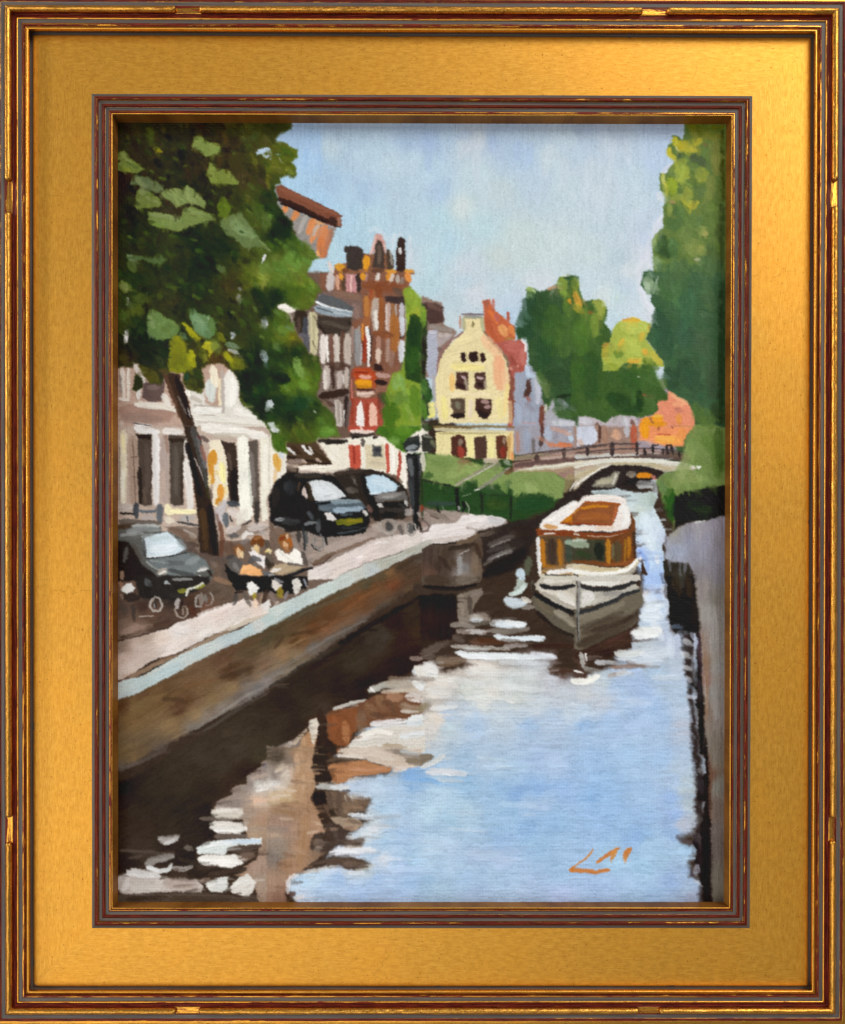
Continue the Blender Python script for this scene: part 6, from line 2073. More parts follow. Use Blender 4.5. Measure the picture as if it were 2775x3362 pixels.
S 164/156/144 40 .7 .3|1380,160 1600,270 1736,330
S 92/88/76 40 .8 .3|1260,20 1270,160
P 95/88/74 6|1240,240 1290,180 1500,330 1736,440 1760,700 1600,620 1400,450 1310,370
S 148/140/124 90 .9 .3|1520,370 1640,440 1736,540
S 108/96/76 60 .7 .3|1300,250 1500,400
S 36/28/24 50 1 .2|1310,370 1420,480 1560,590 1736,660
S 27/27/29 60 1 .1|1280,170 1400,240 1560,320 1736,400
S 27/27/29 54 1 .1|1350,70 1450,100 1600,105 1736,80
S 51/42/36 36 1 .1|1270,60 1280,180
S 76/64/56 30 .7 .3|1600,650 1736,710
S 196/212/204 110 .9 .3|1110,20 1140,80 1060,160
S 212/228/224 60 .9 .3|1000,180 1130,150 1200,60
S 216/230/240 120 .95 .3|960,240 1040,280 1180,270
S 216/212/200 60 .9 .3|1150,220 1240,270
S 168/164/156 60 .7 .5|1140,330 1280,320
T C3
S 207/228/240 110 .95 .3|1110,1640 1150,1736
S 108/124/100 90 .6 .5|1220,1500 1200,1680
P 176/140/92 8|1340,1160 1736,1160 1736,1700 1340,1700
P 92/70/48 6|1340,1250 1740,1220 1760,1650 1350,1640
S 228/228/226 50 1 .1|1325,1260 1335,1500 1345,1680
S 184/116/32 60 1 .15|1370,1290 1390,1600
S 60/48/40 110 .95 .2|1480,1300 1490,1560
S 168/108/32 46 1 .15|1570,1290 1580,1610
S 140/100/48 26 .9 .2|1600,1320 1610,1600
S 156/100/32 60 .9 .3|1400,1600 1600,1620
P 60/68/56 6|1640,1290 1760,1270 1760,1560 1640,1540
S 156/176/156 60 .9 .2|1640,1320 1740,1310
S 140/112/80 40 .8 .3|1380,1640 1700,1580
P 237/233/228 6|1340,1140 1400,1050 1560,950 1740,850 1780,860 1780,1000 1640,1080 1580,1120 1780,1130 1780,1200 1400,1190
S 212/210/206 30 .8 .3|1400,1060 1736,850
P 176/106/30 5|1580,1110 1640,1050 1736,980 1760,1120
S 200/124/24 60 .9 .3|1650,1070 1736,1030
S 140/60/20 22 .9 .3|1580,1110 1740,1105
S 196/140/76 60 .9 .3|1400,1140 1540,1150
P 124/60/28 5|1300,1170 1400,1180 1740,1190 1740,1250 1320,1240
S 212/212/212 24 .9 .3|1400,1225 1520,1220
S 240/240/238 60 1 .15|1430,1670 1600,1650 1736,1640
S 200/196/180 50 1 .15|1350,1700 1500,1710 1736,1720
S 60/58/56 14 1 .2|1380,1660 1420,1690 1580,1700 1736,1690
S 220/212/188 50 .8 .3|1650,1610 1736,1590
T D3
P 232/224/218 6|0,920 80,830 200,780 420,780 590,820 600,900 640,970 640,1130 600,1180 440,1200 200,1200 -20,1190 -20,1130 200,1130 440,1120 490,960 520,880 400,870 120,860 30,960 -20,1000
S 240/232/224 50 .8 .3|100,810 300,800 560,830
S 236/236/232 90 .9 .2|560,900 600,1050 560,1140
S 216/192/168 60 .7 .3|250,1160 450,1150
P 138/80/44 4|-20,1000 40,930 120,862 400,870 530,885 490,980 440,1120 200,1125 -20,1110
S 196/124/28 40 .95 .2|80,935 240,910 380,915
S 160/82/28 30 .9 .2|120,870 300,865 420,880 520,890
S 164/96/44 90 .7 .3|60,1040 240,1020 400,1040
S 180/100/60 40 .8 .3|480,920 440,1090
S 140/52/20 20 .9 .2|-20,1105 200,1115 430,1125
S 200/132/52 30 .7 .3|-20,1000 60,930
P 110/64/32 5|-20,1200 200,1215 440,1220 600,1190 640,1160 650,990 690,1080 700,1250 710,1520 640,1600 400,1600 -20,1550
S 124/60/28 50 1 .15|-20,1230 200,1240 440,1240 620,1180
S 212/212/204 24 .9 .3|0,1220 60,1245
S 200/184/168 14 .8 .5|150,1250 400,1260 560,1220
P 60/60/44 5|-20,1290 180,1290 350,1290 360,1540 -20,1520
S 164/180/156 110 .85 .2|-20,1330 80,1340 150,1360
S 200/212/196 30 .7 .3|-20,1300 140,1300
S 26/32/24 130 .95 .2|280,1350 290,1500
S 44/60/32 70 .8 .4|30,1440 180,1480
S 180/124/40 60 1 .1|385,1300 395,1560
S 76/68/48 110 .9 .2|490,1320 490,1540
S 108/108/80 30 .7 .3|440,1340 445,1520
S 156/108/32 26 1 .15|580,1290 580,1550
S 168/108/28 50 1 .15|625,1270 625,1500
S 58/42/28 40 .9 .2|680,1200 690,1500
S 140/80/40 40 .9 .2|340,1580 600,1560 680,1520
P 207/195/168 6|-20,1560 100,1570 380,1610 560,1610 660,1560 700,1500 740,1530 720,1600 620,1700 400,1760 -20,1760
S 240/240/234 50 1 .1|-20,1650 200,1690 420,1680 620,1630 720,1510
S 196/180/140 40 .8 .3|60,1600 300,1630 500,1640
S 160/154/144 70 .8 .3|460,1720 600,1700 700,1620
P 60/42/32 5|770,1520 800,1600 840,1690 820,1700 760,1680
S 76/76/84 60 .8 .3|720,1600 740,1700
S 240/232/228 40 .9 .3|740,1510 760,1500
S 44/44/44 20 .9 .2|-10,1690 40,1700 40,1760
P 200/196/186 6|-20,1710 740,1690 760,1760 -20,1760
T D4
S 58/46/36 130 .75 .45|60,760 300,650 560,540 740,380
S 50/38/30 60 .6 .5|200,600 480,520 700,420
S 58/48/38 60 .5 .5|80,560 320,470 560,380
T C4
S 52/42/34 90 .6 .45|1420,540 1600,660 1736,730
I grey_car
T A3
P 92/92/88 10|20,1210 120,1140 220,1120 500,1130 500,1200 620,1210 740,1280 790,1420 900,1450 1010,1540 1050,1620 1100,1640 1080,1760 20,1760
P 74/58/44 10|20,1120 160,1120 150,1160 30,1200
S 176/180/178 40 .95 .2|180,1135 330,1130 490,1140
S 140/144/144 70 .9 .3|120,1200 300,1170 480,1180
S 160/164/164 40 .8 .4|40,1240 300,1220
S 108/108/106 40 .9 .3|100,1260 250,1270
P 205/219/226 6|280,1300 400,1240 560,1205 640,1240 720,1330 780,1400 690,1450 560,1480 420,1500 340,1490 300,1400
S 228/236/242 110 .8 .2|400,1420 560,1400 680,1360
S 180/196/200 60 .6 .4|400,1290 600,1260
S 138/148/150 60 .7 .4|700,1290 780,1400
S 168/176/176 60 .6 .4|280,1260 420,1240
S 238/244/244 26 .8 .3|340,1490 480,1490 600,1460
S 28/28/30 18 1 .2|340,1510 500,1500 660,1470 800,1440
P 108/116/116 8|340,1520 520,1500 800,1445 920,1470 1010,1540 1050,1610 940,1640 860,1700 560,1700 420,1600 350,1560
S 140/148/148 90 .7 .4|800,1560 940,1500
S 76/80/80 70 .6 .4|560,1560 760,1560
S 156/160/160 24 .6 .5|380,1530 600,1560
S 164/168/164 24 .8 .4|330,1540 400,1600 480,1640
P 36/28/24 10|20,1290 120,1310 200,1420 280,1560 360,1640 450,1700 450,1760 20,1760
S 108/106/104 60 .7 .4|110,1380 80,1540
S 74/64/56 50 .6 .4|180,1350 280,1520
S 60/60/58 40 .8 .3|300,1300 320,1480
S 164/154/144 70 .95 .3|470,1670 550,1650 540,1690
S 220/220/214 36 .9 .4|480,1690 560,1650
S 168/164/160 50 .95 .3|930,1640 1020,1610
S 228/228/224 26 .9 .4|920,1650 1040,1620;930,1700 960,1720
S 60/62/62 50 .8 .3|600,1640 880,1700
S 36/28/24 40 .9 .3|1040,1640 1080,1700
T A4
P 38/34/32 10|200,-30 1060,-30 1060,40 900,150 680,200 700,240 400,260 250,200
S 180/188/192 40 .9 .3|540,40 600,60
S 156/156/152 36 .8 .3|640,10 860,5
S 108/112/116 80 .7 .5|330,20 380,80
S 44/42/40 60 .9 .2|600,180 780,200
S 124/124/44 60 .95 .2|700,140 800,130
S 140/140/52 50 .95 .2|880,110 1000,70
S 216/216/204 34 .95 .3|790,200 810,120 900,100 990,50
S 74/60/52 60 .6 .4|200,240 600,260
I black_car
T B3
P 29/27/26 10|30,720 80,620 160,560 200,530 460,530 700,560 780,600 900,780 1000,830 1100,900 1140,980 1140,1100 1080,1220 760,1260 640,1260 400,1200 200,1180 60,1130 0,1060 0,820
S 44/48/52 160 .8 .3|230,640 250,760
S 58/60/62 60 .6 .4|180,640 200,720
S 74/64/56 60 .6 .4|300,560 600,570
S 46/42/40 90 .7 .4|80,700 60,900
P 207/212/214 5|430,640 500,615 600,620 700,640 780,700 880,800 800,830 700,850 600,860 520,850 480,740
S 223/228/232 110 .7 .2|530,700 640,740 760,800
S 168/176/180 24 .6 .4|620,800 720,780
P 51/41/31 4|420,640 460,640 490,760 510,850 460,850 440,740
P 196/180/172 4|370,760 400,680 440,800 440,830 380,790
S 76/60/48 30 .9 .2|340,640 330,740
P 80/92/100 8|520,870 700,850 900,830 1040,840 1110,920 1040,960 900,990 760,990 600,970
S 156/176/188 50 .7 .6|720,870 1020,850
S 168/188/204 80 .85 .4|740,960 900,960 1060,930
S 108/120/128 50 .7 .5|560,940 700,930
S 140/152/156 30 .7 .5|700,850 900,840 1040,860
S 18/18/16 26 1 .2|520,890 700,870
P 20/20/18 8|760,1000 960,970 1060,1000 1100,1080 1100,1200 900,1250 700,1250 620,1150 640,1080
S 92/108/116 30 .7 .5|810,1010 950,1000
P 228/224/220 6|620,990 700,980 770,1060 730,1085 660,1060
S 208/204/202 50 .9 .4|650,1000 740,1060
S 228/224/220 50 .95 .3|1080,960 1110,1010
P 108/108/28 5|740,1075 860,1050 1060,1035 1070,1090 900,1130 780,1130
S 140/124/32 36 .8 .3|880,1080 1050,1070
S 76/84/16 20 .8 .4|760,1090 860,1100
S 92/100/108 30 .6 .6|780,1220 1000,1190 1100,1150
S 44/48/52 40 .8 .4|820,1160 1040,1150
S 68/70/72 90 .6 .4|140,1080 340,1090
S 168/172/176 50 .85 .5|70,1060 170,1060
S 140/148/152 40 .7 .5|400,1120 540,1090
S 92/100/106 60 .7 .5|440,980 500,1060
S 60/68/72 60 .7 .4|560,1060 560,1200
S 32/26/24 50 .9 .3|180,1190 400,1170
I dark_grey_car
T B3
P 43/36/31 10|720,540 900,500 1100,490 1300,530 1440,600 1560,720 1600,820 1600,950 1540,1060 1300,1080 1200,1080 1140,950 1040,840 900,800 800,640
S 74/60/52 60 .7 .4|760,540 900,510 1060,500
S 90/80/72 60 .6 .4|940,560 980,640
S 124/116/108 70 .6 .6|880,720 1000,740
S 140/136/132 30 .5 .6|960,600 1000,680
S 26/22/20 90 1 .2|1070,560 1120,740 1200,900 1240,1040
P 184/208/222 6|1090,580 1180,550 1300,560 1380,610 1480,680 1420,740 1300,760 1160,780 1110,680
S 207/224/234 110 .7 .3|1180,620 1300,640 1400,700
S 220/232/238 26 .7 .4|1140,770 1280,760
P 97/93/90 8|1190,790 1400,740 1540,730 1580,800 1580,860 1440,850 1300,870 1220,860
S 140/136/132 60 .8 .5|1240,800 1500,770
S 176/176/172 40 .5 .6|1300,810 1480,790
P 20/18/16 6|1310,860 1540,850 1560,920 1420,930 1310,910
S 51/40/31 30 .7 .4|1320,860 1540,850
S 220/218/214 60 .95 .4|1240,890 1290,920
S 196/196/192 44 .95 .4|1550,850 1570,900
S 60/56/53 60 .7 .4|1260,960 1560,960
S 18/17/16 70 1 .2|1290,1010 1440,1010
S 44/40/37 60 .9 .3|1480,1000 1560,980
S 60/60/60 40 .7 .4|1480,880 1590,960
S 28/24/20 80 .9 .3|1160,960 1200,1060
S 124/92/84 60 .7 .4|1130,900 1160,980
I street_lamp
T B3
P 42/44/44 6|1520,200 1580,130 1690,100 1730,200 1700,260 1640,300 1560,290
S 156/164/168 60 .8 .4|1570,250 1680,230
S 188/192/194 30 .7 .5|1580,290 1680,290
S 58/64/56 40 .7 .4|1600,160 1700,130
P 44/44/46 4|1560,330 1720,320 1720,600 1700,1000 1690,1180 1640,1180 1630,1000 1590,700
S 108/112/114 60 .8 .3|1600,380 1620,560
S 60/64/66 60 .8 .3|1600,620 1640,900
S 17/18/19 50 1 .1|1670,360 1680,700 1670,1180
S 76/76/80 40 .7 .4|1720,340 1720,560
S 19/20/21 30 1 .1|1570,325 1680,325
T C3
P 48/48/42 6|0,110 60,90 130,130 150,230 90,280 0,300
S 140/144/128 30 .8 .5|20,110 120,130
S 216/210/196 60 .9 .2|10,300 20,500
S 124/128/96 50 .7 .5|110,160 150,240
S 36/48/28 30 .8 .3|0,520 10,1060
T B3
I bicycle_by_lamp
S 156/148/139 24 .95 .15|1250,1090 1270,1180 1330,1230 1400,1220 1440,1140 1420,1070 1340,1060 1270,1080
I bicycle_by_lamp
S 64/64/62 90 .95 .15|1350,1110 1380,1190
I bicycle_by_lamp
S 172/165/158 16 .95 .15|1330,1220 1420,1180
I bicycle_by_lamp
S 147/137/129 60 .95 .15|1420,1080 1460,1180
I bicycle_by_lamp
S 134/127/118 20 .95 .15|1540,1100 1550,1200 1620,1250 1680,1190 1650,1110 1580,1090
I bicycle_by_lamp
S 80/80/78 80 .95 .15|1600,1120 1620,1210
I bicycle_by_lamp
S 172/165/161 18 .95 .15|1560,1220 1590,1130
I bicycle_by_lamp
S 160/152/148 90 .95 .15|1560,1000 1620,950
I bicycle_by_lamp
S 92/84/80 50 .95 .15|1480,1130 1520,1230
I bicycle_by_lamp
S 28/26/24 30 .95 .15|1700,1080 1730,1200
I bicycle_by_lamp
S 156/146/139 40 .95 .15|1690,980 1720,1030
T C3
I bicycle_on_promenade
S 108/92/88 26 .95 .15|-20,1060 60,1090 90,1140 60,1190 -20,1200
I bicycle_on_promenade
S 140/127/118 20 .95 .15|0,1030 80,1040 110,1130
I bicycle_on_promenade
S 150/121/115 40 .95 .15|0,1120 50,1110
I bicycle_on_promenade
S 140/60/40 40 .95 .15|0,900 0,960
I bicycle_on_promenade
S 30/26/28 22 1 .2|190,870 170,920 210,1000 280,1030
I bicycle_on_promenade
S 131/137/130 12 .95 .15|200,870 240,920 250,960
I bicycle_on_promenade
S 20/24/26 36 1 .2|470,860 490,930 460,980
I bicycle_on_promenade
S 160/156/148 16 .95 .15|500,860 540,920 530,1010
I bicycle_on_promenade
S 156/156/153 30 .95 .15|420,910 430,950
I bicycle_on_promenade
S 76/60/52 60 .95 .15|100,980 180,1040
I bicycle_on_promenade
S 132/120/108 60 .95 .15|60,960 300,1060
I bicycle_on_promenade
S 52/68/60 60 .95 .15|60,880 380,880
T A4
I parked_bicycle
S 160/149/139 30 .95 .15|430,210 390,260 370,320 420,370 490,360 520,300 480,220 430,200
I parked_bicycle
S 44/42/42 36 .95 .15|430,270 440,330
I parked_bicycle
S 172/174/173 14 1 .2|425,280 430,330
I bicycle_before_grey_car
S 124/108/96 24 .95 .15|650,340 680,420 760,450 810,390 790,320 720,300
I bicycle_before_grey_car
S 176/168/164 56 .95 .15|700,230 680,340
I bicycle_before_grey_car
S 140/124/112 30 .95 .15|740,330 760,410
I bicycle_before_grey_car
S 36/26/22 30 .95 .15|750,240 730,340
I bicycle_before_grey_car
S 140/136/132 26 .95 .15|930,180 900,240 900,320 960,320 980,240 960,160
I bicycle_before_grey_car
S 134/121/112 50 .95 .15|960,170 950,300
I bicycle_before_grey_car
S 124/108/100 22 .95 .15|1060,160 1100,210 1080,290 1010,310
I bicycle_before_grey_car
S 118/112/104 50 .95 .15|1000,180 1010,260
I bicycle_before_grey_car
S 76/44/32 60 .95 .15|830,330 900,420
T B3
I bicycle_by_black_car
S 44/48/50 36 .95 .15|380,1160 400,1300 400,1420
I bicycle_by_black_car
S 76/80/80 30 .95 .15|420,1200 430,1340
I bicycle_by_black_car
S 108/106/104 30 .95 .15|520,1280 500,1350 560,1410 620,1370 620,1280 580,1230
I bicycle_by_black_car
S 147/140/135 20 .95 .15|540,1260 520,1320
I bicycle_by_black_car
S 24/22/20 20 .95 .15|480,1340 520,1400 580,1420
I bicycle_by_black_car
S 28/28/28 30 1 .2|620,1170 640,1270 660,1350
I bicycle_by_black_car
S 74/76/78 50 .95 .15|550,1100 560,1200
I bicycle_by_black_car
S 60/54/50 60 .95 .15|330,1200 340,1320
T A4
I parked_bicycle
S 179/171/164 16 .95 .15|400,225 375,300 410,370 480,375 520,310 490,230 440,200
I bicycle_before_grey_car
S 166/156/145 14 .9 .15|660,330 690,430 760,455 810,400 800,330
I bicycle_before_grey_car
S 172/162/152 14 .9 .15|905,190 885,260 900,320 960,325;1060,150 1100,210 1070,290
T B3
I bicycle_by_lamp
S 179/171/162 16 .95 .15|1260,1090 1290,1190 1360,1240 1430,1200 1450,1120
I bicycle_by_lamp
S 179/171/164 14 .95 .15|1545,1110 1555,1200 1620,1245 1680,1195 1660,1110
I bicycle_by_black_car
S 172/165/158 14 .95 .15|505,1290 510,1380 570,1415 625,1370 625,1280
I seated_person
T A3
S 124/108/96 130 .8 .3|1260,1230 1400,1200 1700,1160
S 212/204/200 90 .7 .4|1250,1200 1400,1150;1500,1160 1700,1130
S 76/76/80 60 .8 .4|1290,1240 1380,1250
S 180/172/168 60 .6 .4|1620,1180 1700,1240
S 92/68/52 160 .8 .3|1280,1340 1300,1460
S 232/228/224 50 .95 .2|1430,1280 1470,1220 1550,1220
S 124/116/112 60 .8 .3|1420,1330 1500,1290
P 122/78/44 8|1330,1380 1400,1350 1450,1390 1430,1450 1340,1470
S 220/184/144 60 .95 .2|1380,1400 1400,1490
S 236/212/164 36 .9 .2|1430,1430 1420,1500
P 88/84/80 10|1260,1520 1340,1490 1430,1540 1440,1640 1380,1700 1280,1640
S 140/136/132 60 .6 .5|1330,1560 1380,1640
S 60/58/60 40 .9 .3|1250,1500 1330,1480
I seated_person_centre
T A3
P 106/60/26 8|1520,1300 1570,1240 1640,1250 1690,1310 1660,1380 1600,1330 1540,1360
S 156/108/64 40 .8 .3|1560,1280 1640,1270
S 232/200/144 80 .95 .2|1590,1360 1600,1440
S 216/200/176 50 .9 .3|1540,1380 1560,1410
P 232/226/224 6|1500,1440 1560,1410 1640,1470 1690,1480 1680,1620 1600,1560
S 76/76/78 60 .9 .3|1500,1560 1560,1500 1640,1530
S 108/106/102 60 .8 .4|1560,1570 1600,1590
S 44/40/34 60 .9 .3|1700,1500 1736,1620
S 228/200/120 50 .9 .3|1700,1430 1736,1410
P 234/175/116 6|1390,1680 1430,1590 1510,1565 1640,1640 1660,1700 1600,1715
S 240/188/132 40 .7 .3|1440,1620 1560,1620
S 80/70/62 60 .8 .3|1700,1300 1736,1400
I seated_person_in_white
T B3
P 138/90/48 8|100,1290 130,1240 200,1220 260,1280 270,1360 220,1430 150,1400 110,1330
S 124/52/16 50 .9 .3|120,1290 180,1270
S 168/88/28 30 .9 .3|200,1300 250,1300 250,1370
S 220/176/136 60 .9 .2|170,1330 200,1400
S 232/204/180 40 .8 .3|200,1240 210,1280
S 156/108/72 60 .8 .3|180,1380 210,1440
P 238/234/224 6|60,1420 100,1390 180,1440 230,1450 290,1380 350,1440 390,1580 280,1600 180,1560 90,1520
S 244/240/234 60 .8 .2|100,1430 240,1530;300,1430 350,1540
S 208/204/192 20 .7 .4|110,1420 260,1550
S 76/68/64 60 .9 .3|370,1440 430,1570
S 92/84/76 60 .8 .3|-10,1440 40,1560
S 232/216/168 50 .9 .3|-10,1400 20,1440
S 51/38/28 60 .8 .3|0,1560 50,1600
I cafe_table
T A3
P 23/19/15 6|1230,1560 1290,1640 1400,1700 1600,1730 1740,1690 1740,1780 1280,1780 1240,1660
S 92/100/108 60 .9 .3|1680,1680 1736,1670
T A4
P 28/26/24 8|1300,-30 1740,-30 1740,140 1620,160 1500,130 1360,140 1310,60
S 148/116/92 70 .8 .4|1120,0 1290,60
S 66/64/63 50 .8 .4|1360,180 1330,300
S 92/84/76 50 .8 .3|1440,160 1520,310
S 36/28/28 30 .9 .3|1340,160 1440,150
P 232/230/226 6|1470,60 1540,30 1620,100 1600,160 1510,200
S 156/140/48 60 .9 .2|1570,170 1565,230
S 232/204/180 60 .9 .2|1570,240 1590,330
S 156/132/112 40 .9 .3|1660,180 1620,300
S 60/44/36 50 .9 .3|1700,130 1670,270
T B3
P 176/156/128 6|60,1580 200,1560 420,1600 300,1650 120,1700 0,1650
S 232/228/224 50 .9 .3|20,1650 130,1630
S 140/124/100 30 .8 .4|150,1690 380,1620
S 30/29/32 40 1 .1|160,1730 330,1660 490,1610
S 168/176/180 60 .8 .3|0,1700 80,1730
S 76/68/64 30 .8 .3|200,1560 400,1590
T B4
P 29/27/26 8|-20,-30 430,-30 440,60 360,120 300,160 180,190 -20,160
P 216/208/200 6|30,20 100,30 150,80 110,130 60,140 30,90
S 140/140/144 40 .8 .3|60,10 160,40
S 151/130/44 80 .95 .15|120,110 130,210
S 124/116/36 24 .8 .3|90,140 100,220
S 124/108/100 50 .9 .3|10,150 60,270
P 212/208/200 6|260,10 330,-10 370,70 340,150 300,190 270,120
S 140/132/136 40 .8 .3|210,150 170,230
S 156/160/172 30 .8 .3|390,0 430,90
S 24/24/24 40 .9 .3|380,60 410,120
S 216/204/192 40 .6 .4|100,260 60,300
I person_at_left_edge
T A3
S 176/144/120 60 .8 .3|60,1660 60,1736
T A4
S 156/116/96 40 .9 .3|40,30 60,120
P 230/230/228 6|50,110 110,50 170,50 210,110 180,150 120,180 60,150
S 42/34/32 110 .9 .3|100,210 240,220
S 60/52/48 50 .8 .3|180,300 200,480
S 76/68/62 90 .6 .4|60,300 100,400
S 160/136/120 40 .7 .4|40,180 60,230
I signature
T D5
S 207/132/64 22 1 .15|215,1130 190,1180 120,1250 0,1340
S 200/121/58 50 1 .15|-50,1370 100,1380 250,1400 400,1370
S 200/121/58 40 1 .15|260,1290 340,1230 420,1170 510,1125
S 208/138/68 60 .95 .3|480,1130 450,1180 430,1240
S 208/132/64 14 .9 .3|410,1190 425,1290
S 200/122/56 70 1 .25|640,1130 600,1170 580,1240
S 216/148/88 34 .8 .5|580,1230 580,1300
T C5
S 200/122/56 36 1 .1|1736,1340 1690,1380 1736,1390
"""
# ------------------------------------------------------------------ the painted canvas
NAMES = ['_bare']
paint(PAINT, NAMES)
K_ALB = 1.0
mt_p, t, out = newmat('oil_paint')
vc = nd(t, 'ShaderNodeAttribute'); vc.attribute_name = 'paint'
tc = nd(t, 'ShaderNodeTexCoord'); ob = tc.outputs['Object']
wv1 = nd(t, 'ShaderNodeTexWave'); wv1.bands_direction = 'X'; wv1.inputs['Scale'].default_value = 1 / (5.2 * S) * .314 ; wv1.inputs['Distortion'].default_value = 1.2
wv2 = nd(t, 'ShaderNodeTexWave'); wv2.bands_direction = 'Z'; wv2.inputs['Scale'].default_value = 1 / (5.0 * S) * .314 ; wv2.inputs['Distortion'].default_value = 1.2
t.links.new(ob, wv1.inputs[0]); t.links.new(ob, wv2.inputs[0])
slub = noise(t, vscale(t, ob, (1, 1, 1)), 900.0, 3, .6)
wsum = math_n(t, 'ADD', math_n(t, 'ADD', wv1.outputs['Fac'], wv2.outputs['Fac']), math_n(t, 'MULTIPLY', slub, 1.5))
bp = nd(t, 'ShaderNodeBump'); bp.inputs['Strength'].default_value = .45; bp.inputs['Distance'].default_value = .00010; t.links.new(wsum, bp.inputs['Height'])
sh = bsdf(t, vc.outputs['Color'], maprange(t, slub, .3, .7, .4, .58), 0.0, .16, bp.outputs[0])
t.links.new(sh, out.inputs[0])

def lin(c): return np.where(c <= .04045, c / 12.92, ((c + .055) / 1.055) ** 2.4)
# sheet positions: the measured picture points carried back onto the plane of the canvas
gx = PX0 + np.arange(PW + 1) * TX; gy = PY0 + np.arange(PH + 1) * TX
GX, GY = np.meshgrid(gx, gy)
D3 = np.stack([(GX - PPX) / FOC, (GY - PPY) / FOC, -np.ones_like(GX)], -1) @ RC       # RC^T applied to row vectors
sc_ = -TCZ / D3[..., 2]
XR, YR = TCX + D3[..., 0] * sc_, TCY + D3[..., 1] * sc_
def node_avg(a):
    p = np.pad(a, ((1, 1), (1, 1)) + ((0, 0),) * (a.ndim - 2), mode='edge')
    return (p[:-1, :-1] + p[1:, :-1] + p[:-1, 1:] + p[1:, 1:]) / 4
# bristles pull the edges of every patch a little way over its neighbour
_dx = (vn(_gx / 9.0, _gy / 3.0) - .5) * 6.5 + (vn(_gx / 3.6 + 40, _gy / 2.4) - .5) * 3
_dy = (vn(_gx / 4.4 + 90, _gy / 7.2) - .5) * 4.5 + (vn(_gx / 2.8 + 7, _gy / 3.6 + 9) - .5) * 2.5
_xi = np.clip((np.arange(PW)[None, :] + _dx / TX).round().astype(int), 0, PW - 1)
_yi = np.clip((np.arange(PH)[:, None] + _dy / TX).round().astype(int), 0, PH - 1)
_cw = COL[_yi, _xi]; COL = COL * .35 + _cw * .65
COL = .76 * COL + .06 * (np.roll(COL, 1, 0) + np.roll(COL, -1, 0) + np.roll(COL, 1, 1) + np.roll(COL, -1, 1))
# the weave of the canvas shows through thin paint: thread tops catch a little more pigment
WV = np.clip(1.25 - HGT, .25, 1.0)
thread = (np.sin(_gx * (2 * math.pi / 5.3) + 1.6 * vn(_gx / 50, _gy / 14)) * .5 + np.sin(_gy * (2 * math.pi / 5.0) + 1.6 * vn(_gx / 14, _gy / 50)) * .9 + (vn(_gx / 3.1, _gy / 2.3) - .5) * 2.2)
CW = COL * (1 + .065 * (WV * thread)[..., None]) + (.010 * WV * thread)[..., None]
HN = node_avg(HGT + .16 * WV * thread); CN = np.maximum(lin(np.clip(node_avg(CW), 0, 1)) * K_ALB - .010, .002)
ZR = 1.0 + 2.2 * HN
POS = np.stack([(XR - 1387.5) * S, -ZR * S, (1681.0 - YR) * S], -1).reshape(-1, 3)
CN = CN.reshape(-1, 3); NIDX = np.arange((PH + 1) * (PW + 1)).reshape(PH + 1, PW + 1)
QF = np.stack([NIDX[:-1, :-1], NIDX[1:, :-1], NIDX[1:, 1:], NIDX[:-1, 1:]], -1)

# stretched canvas board under the paint
bm = bmesh.new(); bmesh.ops.create_cube(bm, size=1.0)
l, r, t_, b = rect(8)
c0, c1 = Vector(wp(l, b, -22)), Vector(wp(r, t_, -.5))
for v in bm.verts: v.co = Vector([(c0[i] + c1[i]) / 2 + v.co[i] * abs(c1[i] - c0[i]) for i in range(3)])
me = bpy.data.meshes.new('canvas'); bm.to_mesh(me); bm.free()
mc, t2, o2 = newmat('primed_canvas'); t2.links.new(bsdf(t2, (0.62, 0.58, 0.50), .8, 0.0), o2.inputs[0]); me.materials.append(mc)
CANVAS = bpy.data.objects.new('canvas', me); sc.collection.objects.link(CANVAS); adopt(CANVAS)
label(CANVAS, 'stretched canvas painted with a sunny canal lined by gabled houses')

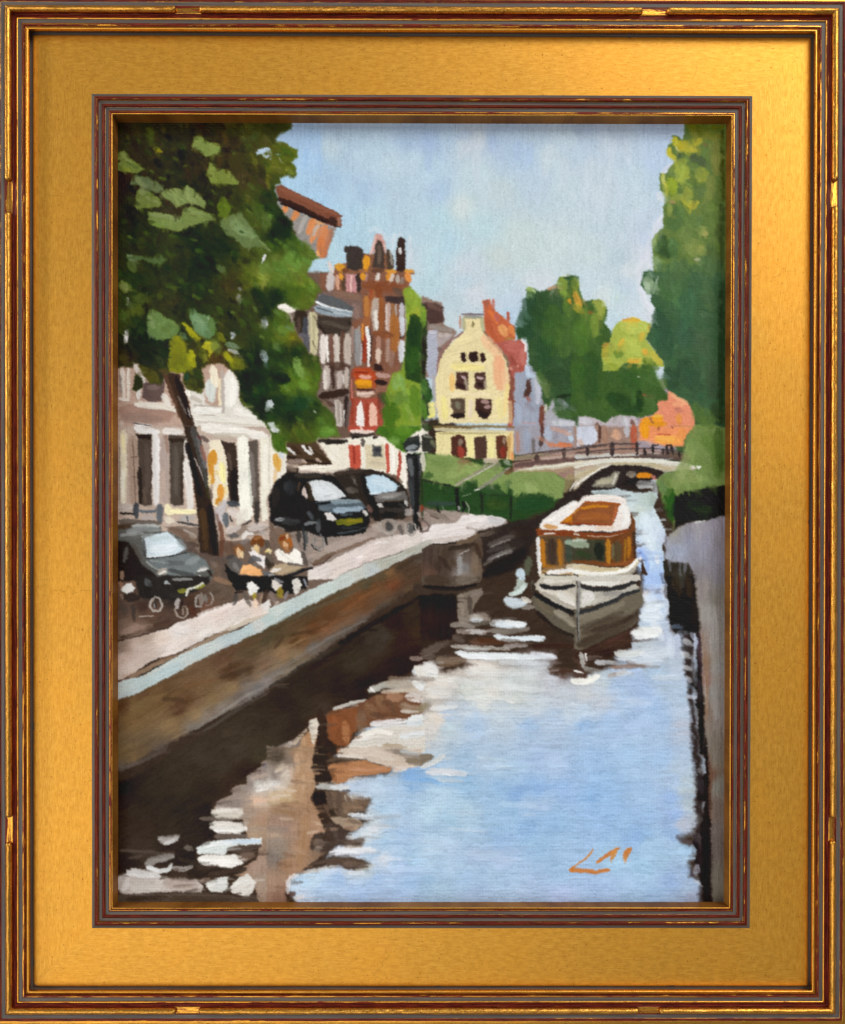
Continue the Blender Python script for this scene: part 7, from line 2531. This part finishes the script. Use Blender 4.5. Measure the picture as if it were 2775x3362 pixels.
KIND = {  # motif -> (name, label)
 'sky': ('painted_sky', 'pale blue painted sky'),
 'big_leafy_tree': ('painted_tree', 'large dark painted tree with light green leaf dabs, upper left'),
 'tall_right_tree': ('painted_tree', 'tall painted tree with yellow green top at the right edge'),
 'middle_tree': ('painted_tree', 'dark green painted trees beyond the bridge'),
 'low_olive_tree': ('painted_tree', 'small yellow green painted tree between the dark trees'),
 'slim_street_tree': ('painted_tree', 'slim painted tree left of the yellow house'),
 'leaning_tree_trunk': ('painted_tree_trunk', 'dark leaning painted trunk in front of the white house'),
 'brick_gable_house': ('painted_house', 'orange brick painted house with heavy brown eave behind the tree'),
 'tall_red_house': ('painted_house', 'tall red painted house with orange and dark gables'),
 'grey_house_row': ('painted_house', 'painted house with grey cornice and pale tall windows'),
 'far_house_row': ('painted_house', 'grey painted house left of the yellow house'),
 'red_roof_house': ('painted_house', 'painted house with orange red roof behind the yellow house'),
 'blue_grey_house': ('painted_house', 'blue grey painted houses beyond the bridge railing'),
 'orange_house': ('painted_house', 'orange and pink painted house at the right end of the bridge'),
 'yellow_house': ('painted_house', 'yellow painted house with bell gable and dark windows'),
 'white_house': ('painted_house', 'white painted house with tall dark windows behind the trunk'),
 'cafe_front': ('painted_shop_front', 'white painted cafe front with brown awning and red posts'),
 'arched_bridge': ('painted_bridge', 'painted arched bridge with pale rim and railing'),
 'green_bank': ('painted_bank', 'green painted bank below the yellow house'),
 'grass_by_bridge': ('painted_bank', 'green painted bank right of the bridge'),
 'road': ('painted_road', 'brown painted road under the cars'),
 'promenade': ('painted_promenade', 'pale pink painted promenade'),
 'quay_kerb': ('painted_kerb', 'light blue grey painted kerb along the quay'),
 'quay_wall': ('painted_quay_wall', 'brown painted quay wall at left'),
 'mooring_ledge': ('painted_ledge', 'dark painted mooring ledge beside the boat'),
 'canal_water': ('painted_water', 'light blue painted canal with brown reflections'),
 'right_quay': ('painted_quay_wall', 'grey painted quay along the right edge'),
 'tour_boat': ('painted_boat', 'white painted canal boat with orange brown roof and cabin'),
 'grey_car': ('painted_car', 'grey painted car at the left edge'),
 'black_car': ('painted_car', 'black painted car with pale windscreen'),
 'dark_grey_car': ('painted_car', 'dark painted car behind the black one'),
 'street_lamp': ('painted_street_lamp', 'dark painted street lamp by the cafe'),
 'parked_bicycle': ('painted_bicycle', 'painted bicycle wheel left of the grey car bumper'),
 'bicycle_before_grey_car': ('painted_bicycle', 'painted bicycle in front of the grey car'),
 'bicycle_by_black_car': ('painted_bicycle', 'painted bicycle beside the front of the black car'),
 'bicycle_by_lamp': ('painted_bicycle', 'painted bicycle wheels at the foot of the street lamp'),
 'bicycle_on_promenade': ('painted_bicycle', 'painted bicycle wheels on the far promenade'),
 'seated_person': ('painted_figure', 'painted figure in grey at the left of the table'),
 'seated_person_centre': ('painted_figure', 'painted figure in white at the middle of the table'),
 'seated_person_in_white': ('painted_figure', 'painted figure in white shirt at the right of the table'),
 'cafe_table': ('painted_table', 'dark painted cafe table with legs'),
 'person_at_left_edge': ('painted_figure', 'painted figure in white at the left edge'),
 'signature': ('painted_signature', 'orange painted initials at lower right'),
}
for i, nm in enumerate(NAMES):
    sel = (IDM == i)
    if i == 0 or not sel.any(): continue
    f = QF[sel]; used, inv = np.unique(f.ravel(), return_inverse=True)
    name, lab = KIND[nm]
    o = mesh_obj(name, POS[used], inv.reshape(-1, 4), mt_p)
    a = o.data.attributes.new('paint', 'FLOAT_COLOR', 'POINT')
    a.data.foreach_set('color', np.concatenate([CN[used], np.ones((len(used), 1))], 1).astype(np.float32).ravel())
    o.parent = CANVAS
    label(o, lab)

# ------------------------------------------------------------------ the wall the frame hangs on
mw, t3, o3 = newmat('wall_paint')
tcw = nd(t3, 'ShaderNodeTexCoord')
nw = noise(t3, tcw.outputs['Object'], 60.0, 4, .6); bw = nd(t3, 'ShaderNodeBump'); bw.inputs['Strength'].default_value = .3; bw.inputs['Distance'].default_value = .001
t3.links.new(nw, bw.inputs['Height'])
t3.links.new(bsdf(t3, mixc(t3, maprange(t3, nw, .3, .7), (0.46, 0.42, 0.36), (0.52, 0.48, 0.42)), .8, 0.0, .3, bw.outputs[0]), o3.inputs[0])
y = -(-36) * S
wv = [(-2, y, -1.5), (2, y, -1.5), (2, y, 1.8), (-2, y, 1.8)]
wl = mesh_obj('wall', wv, [(0, 1, 2, 3)], mw, smooth=False); label(wl, kind='structure')
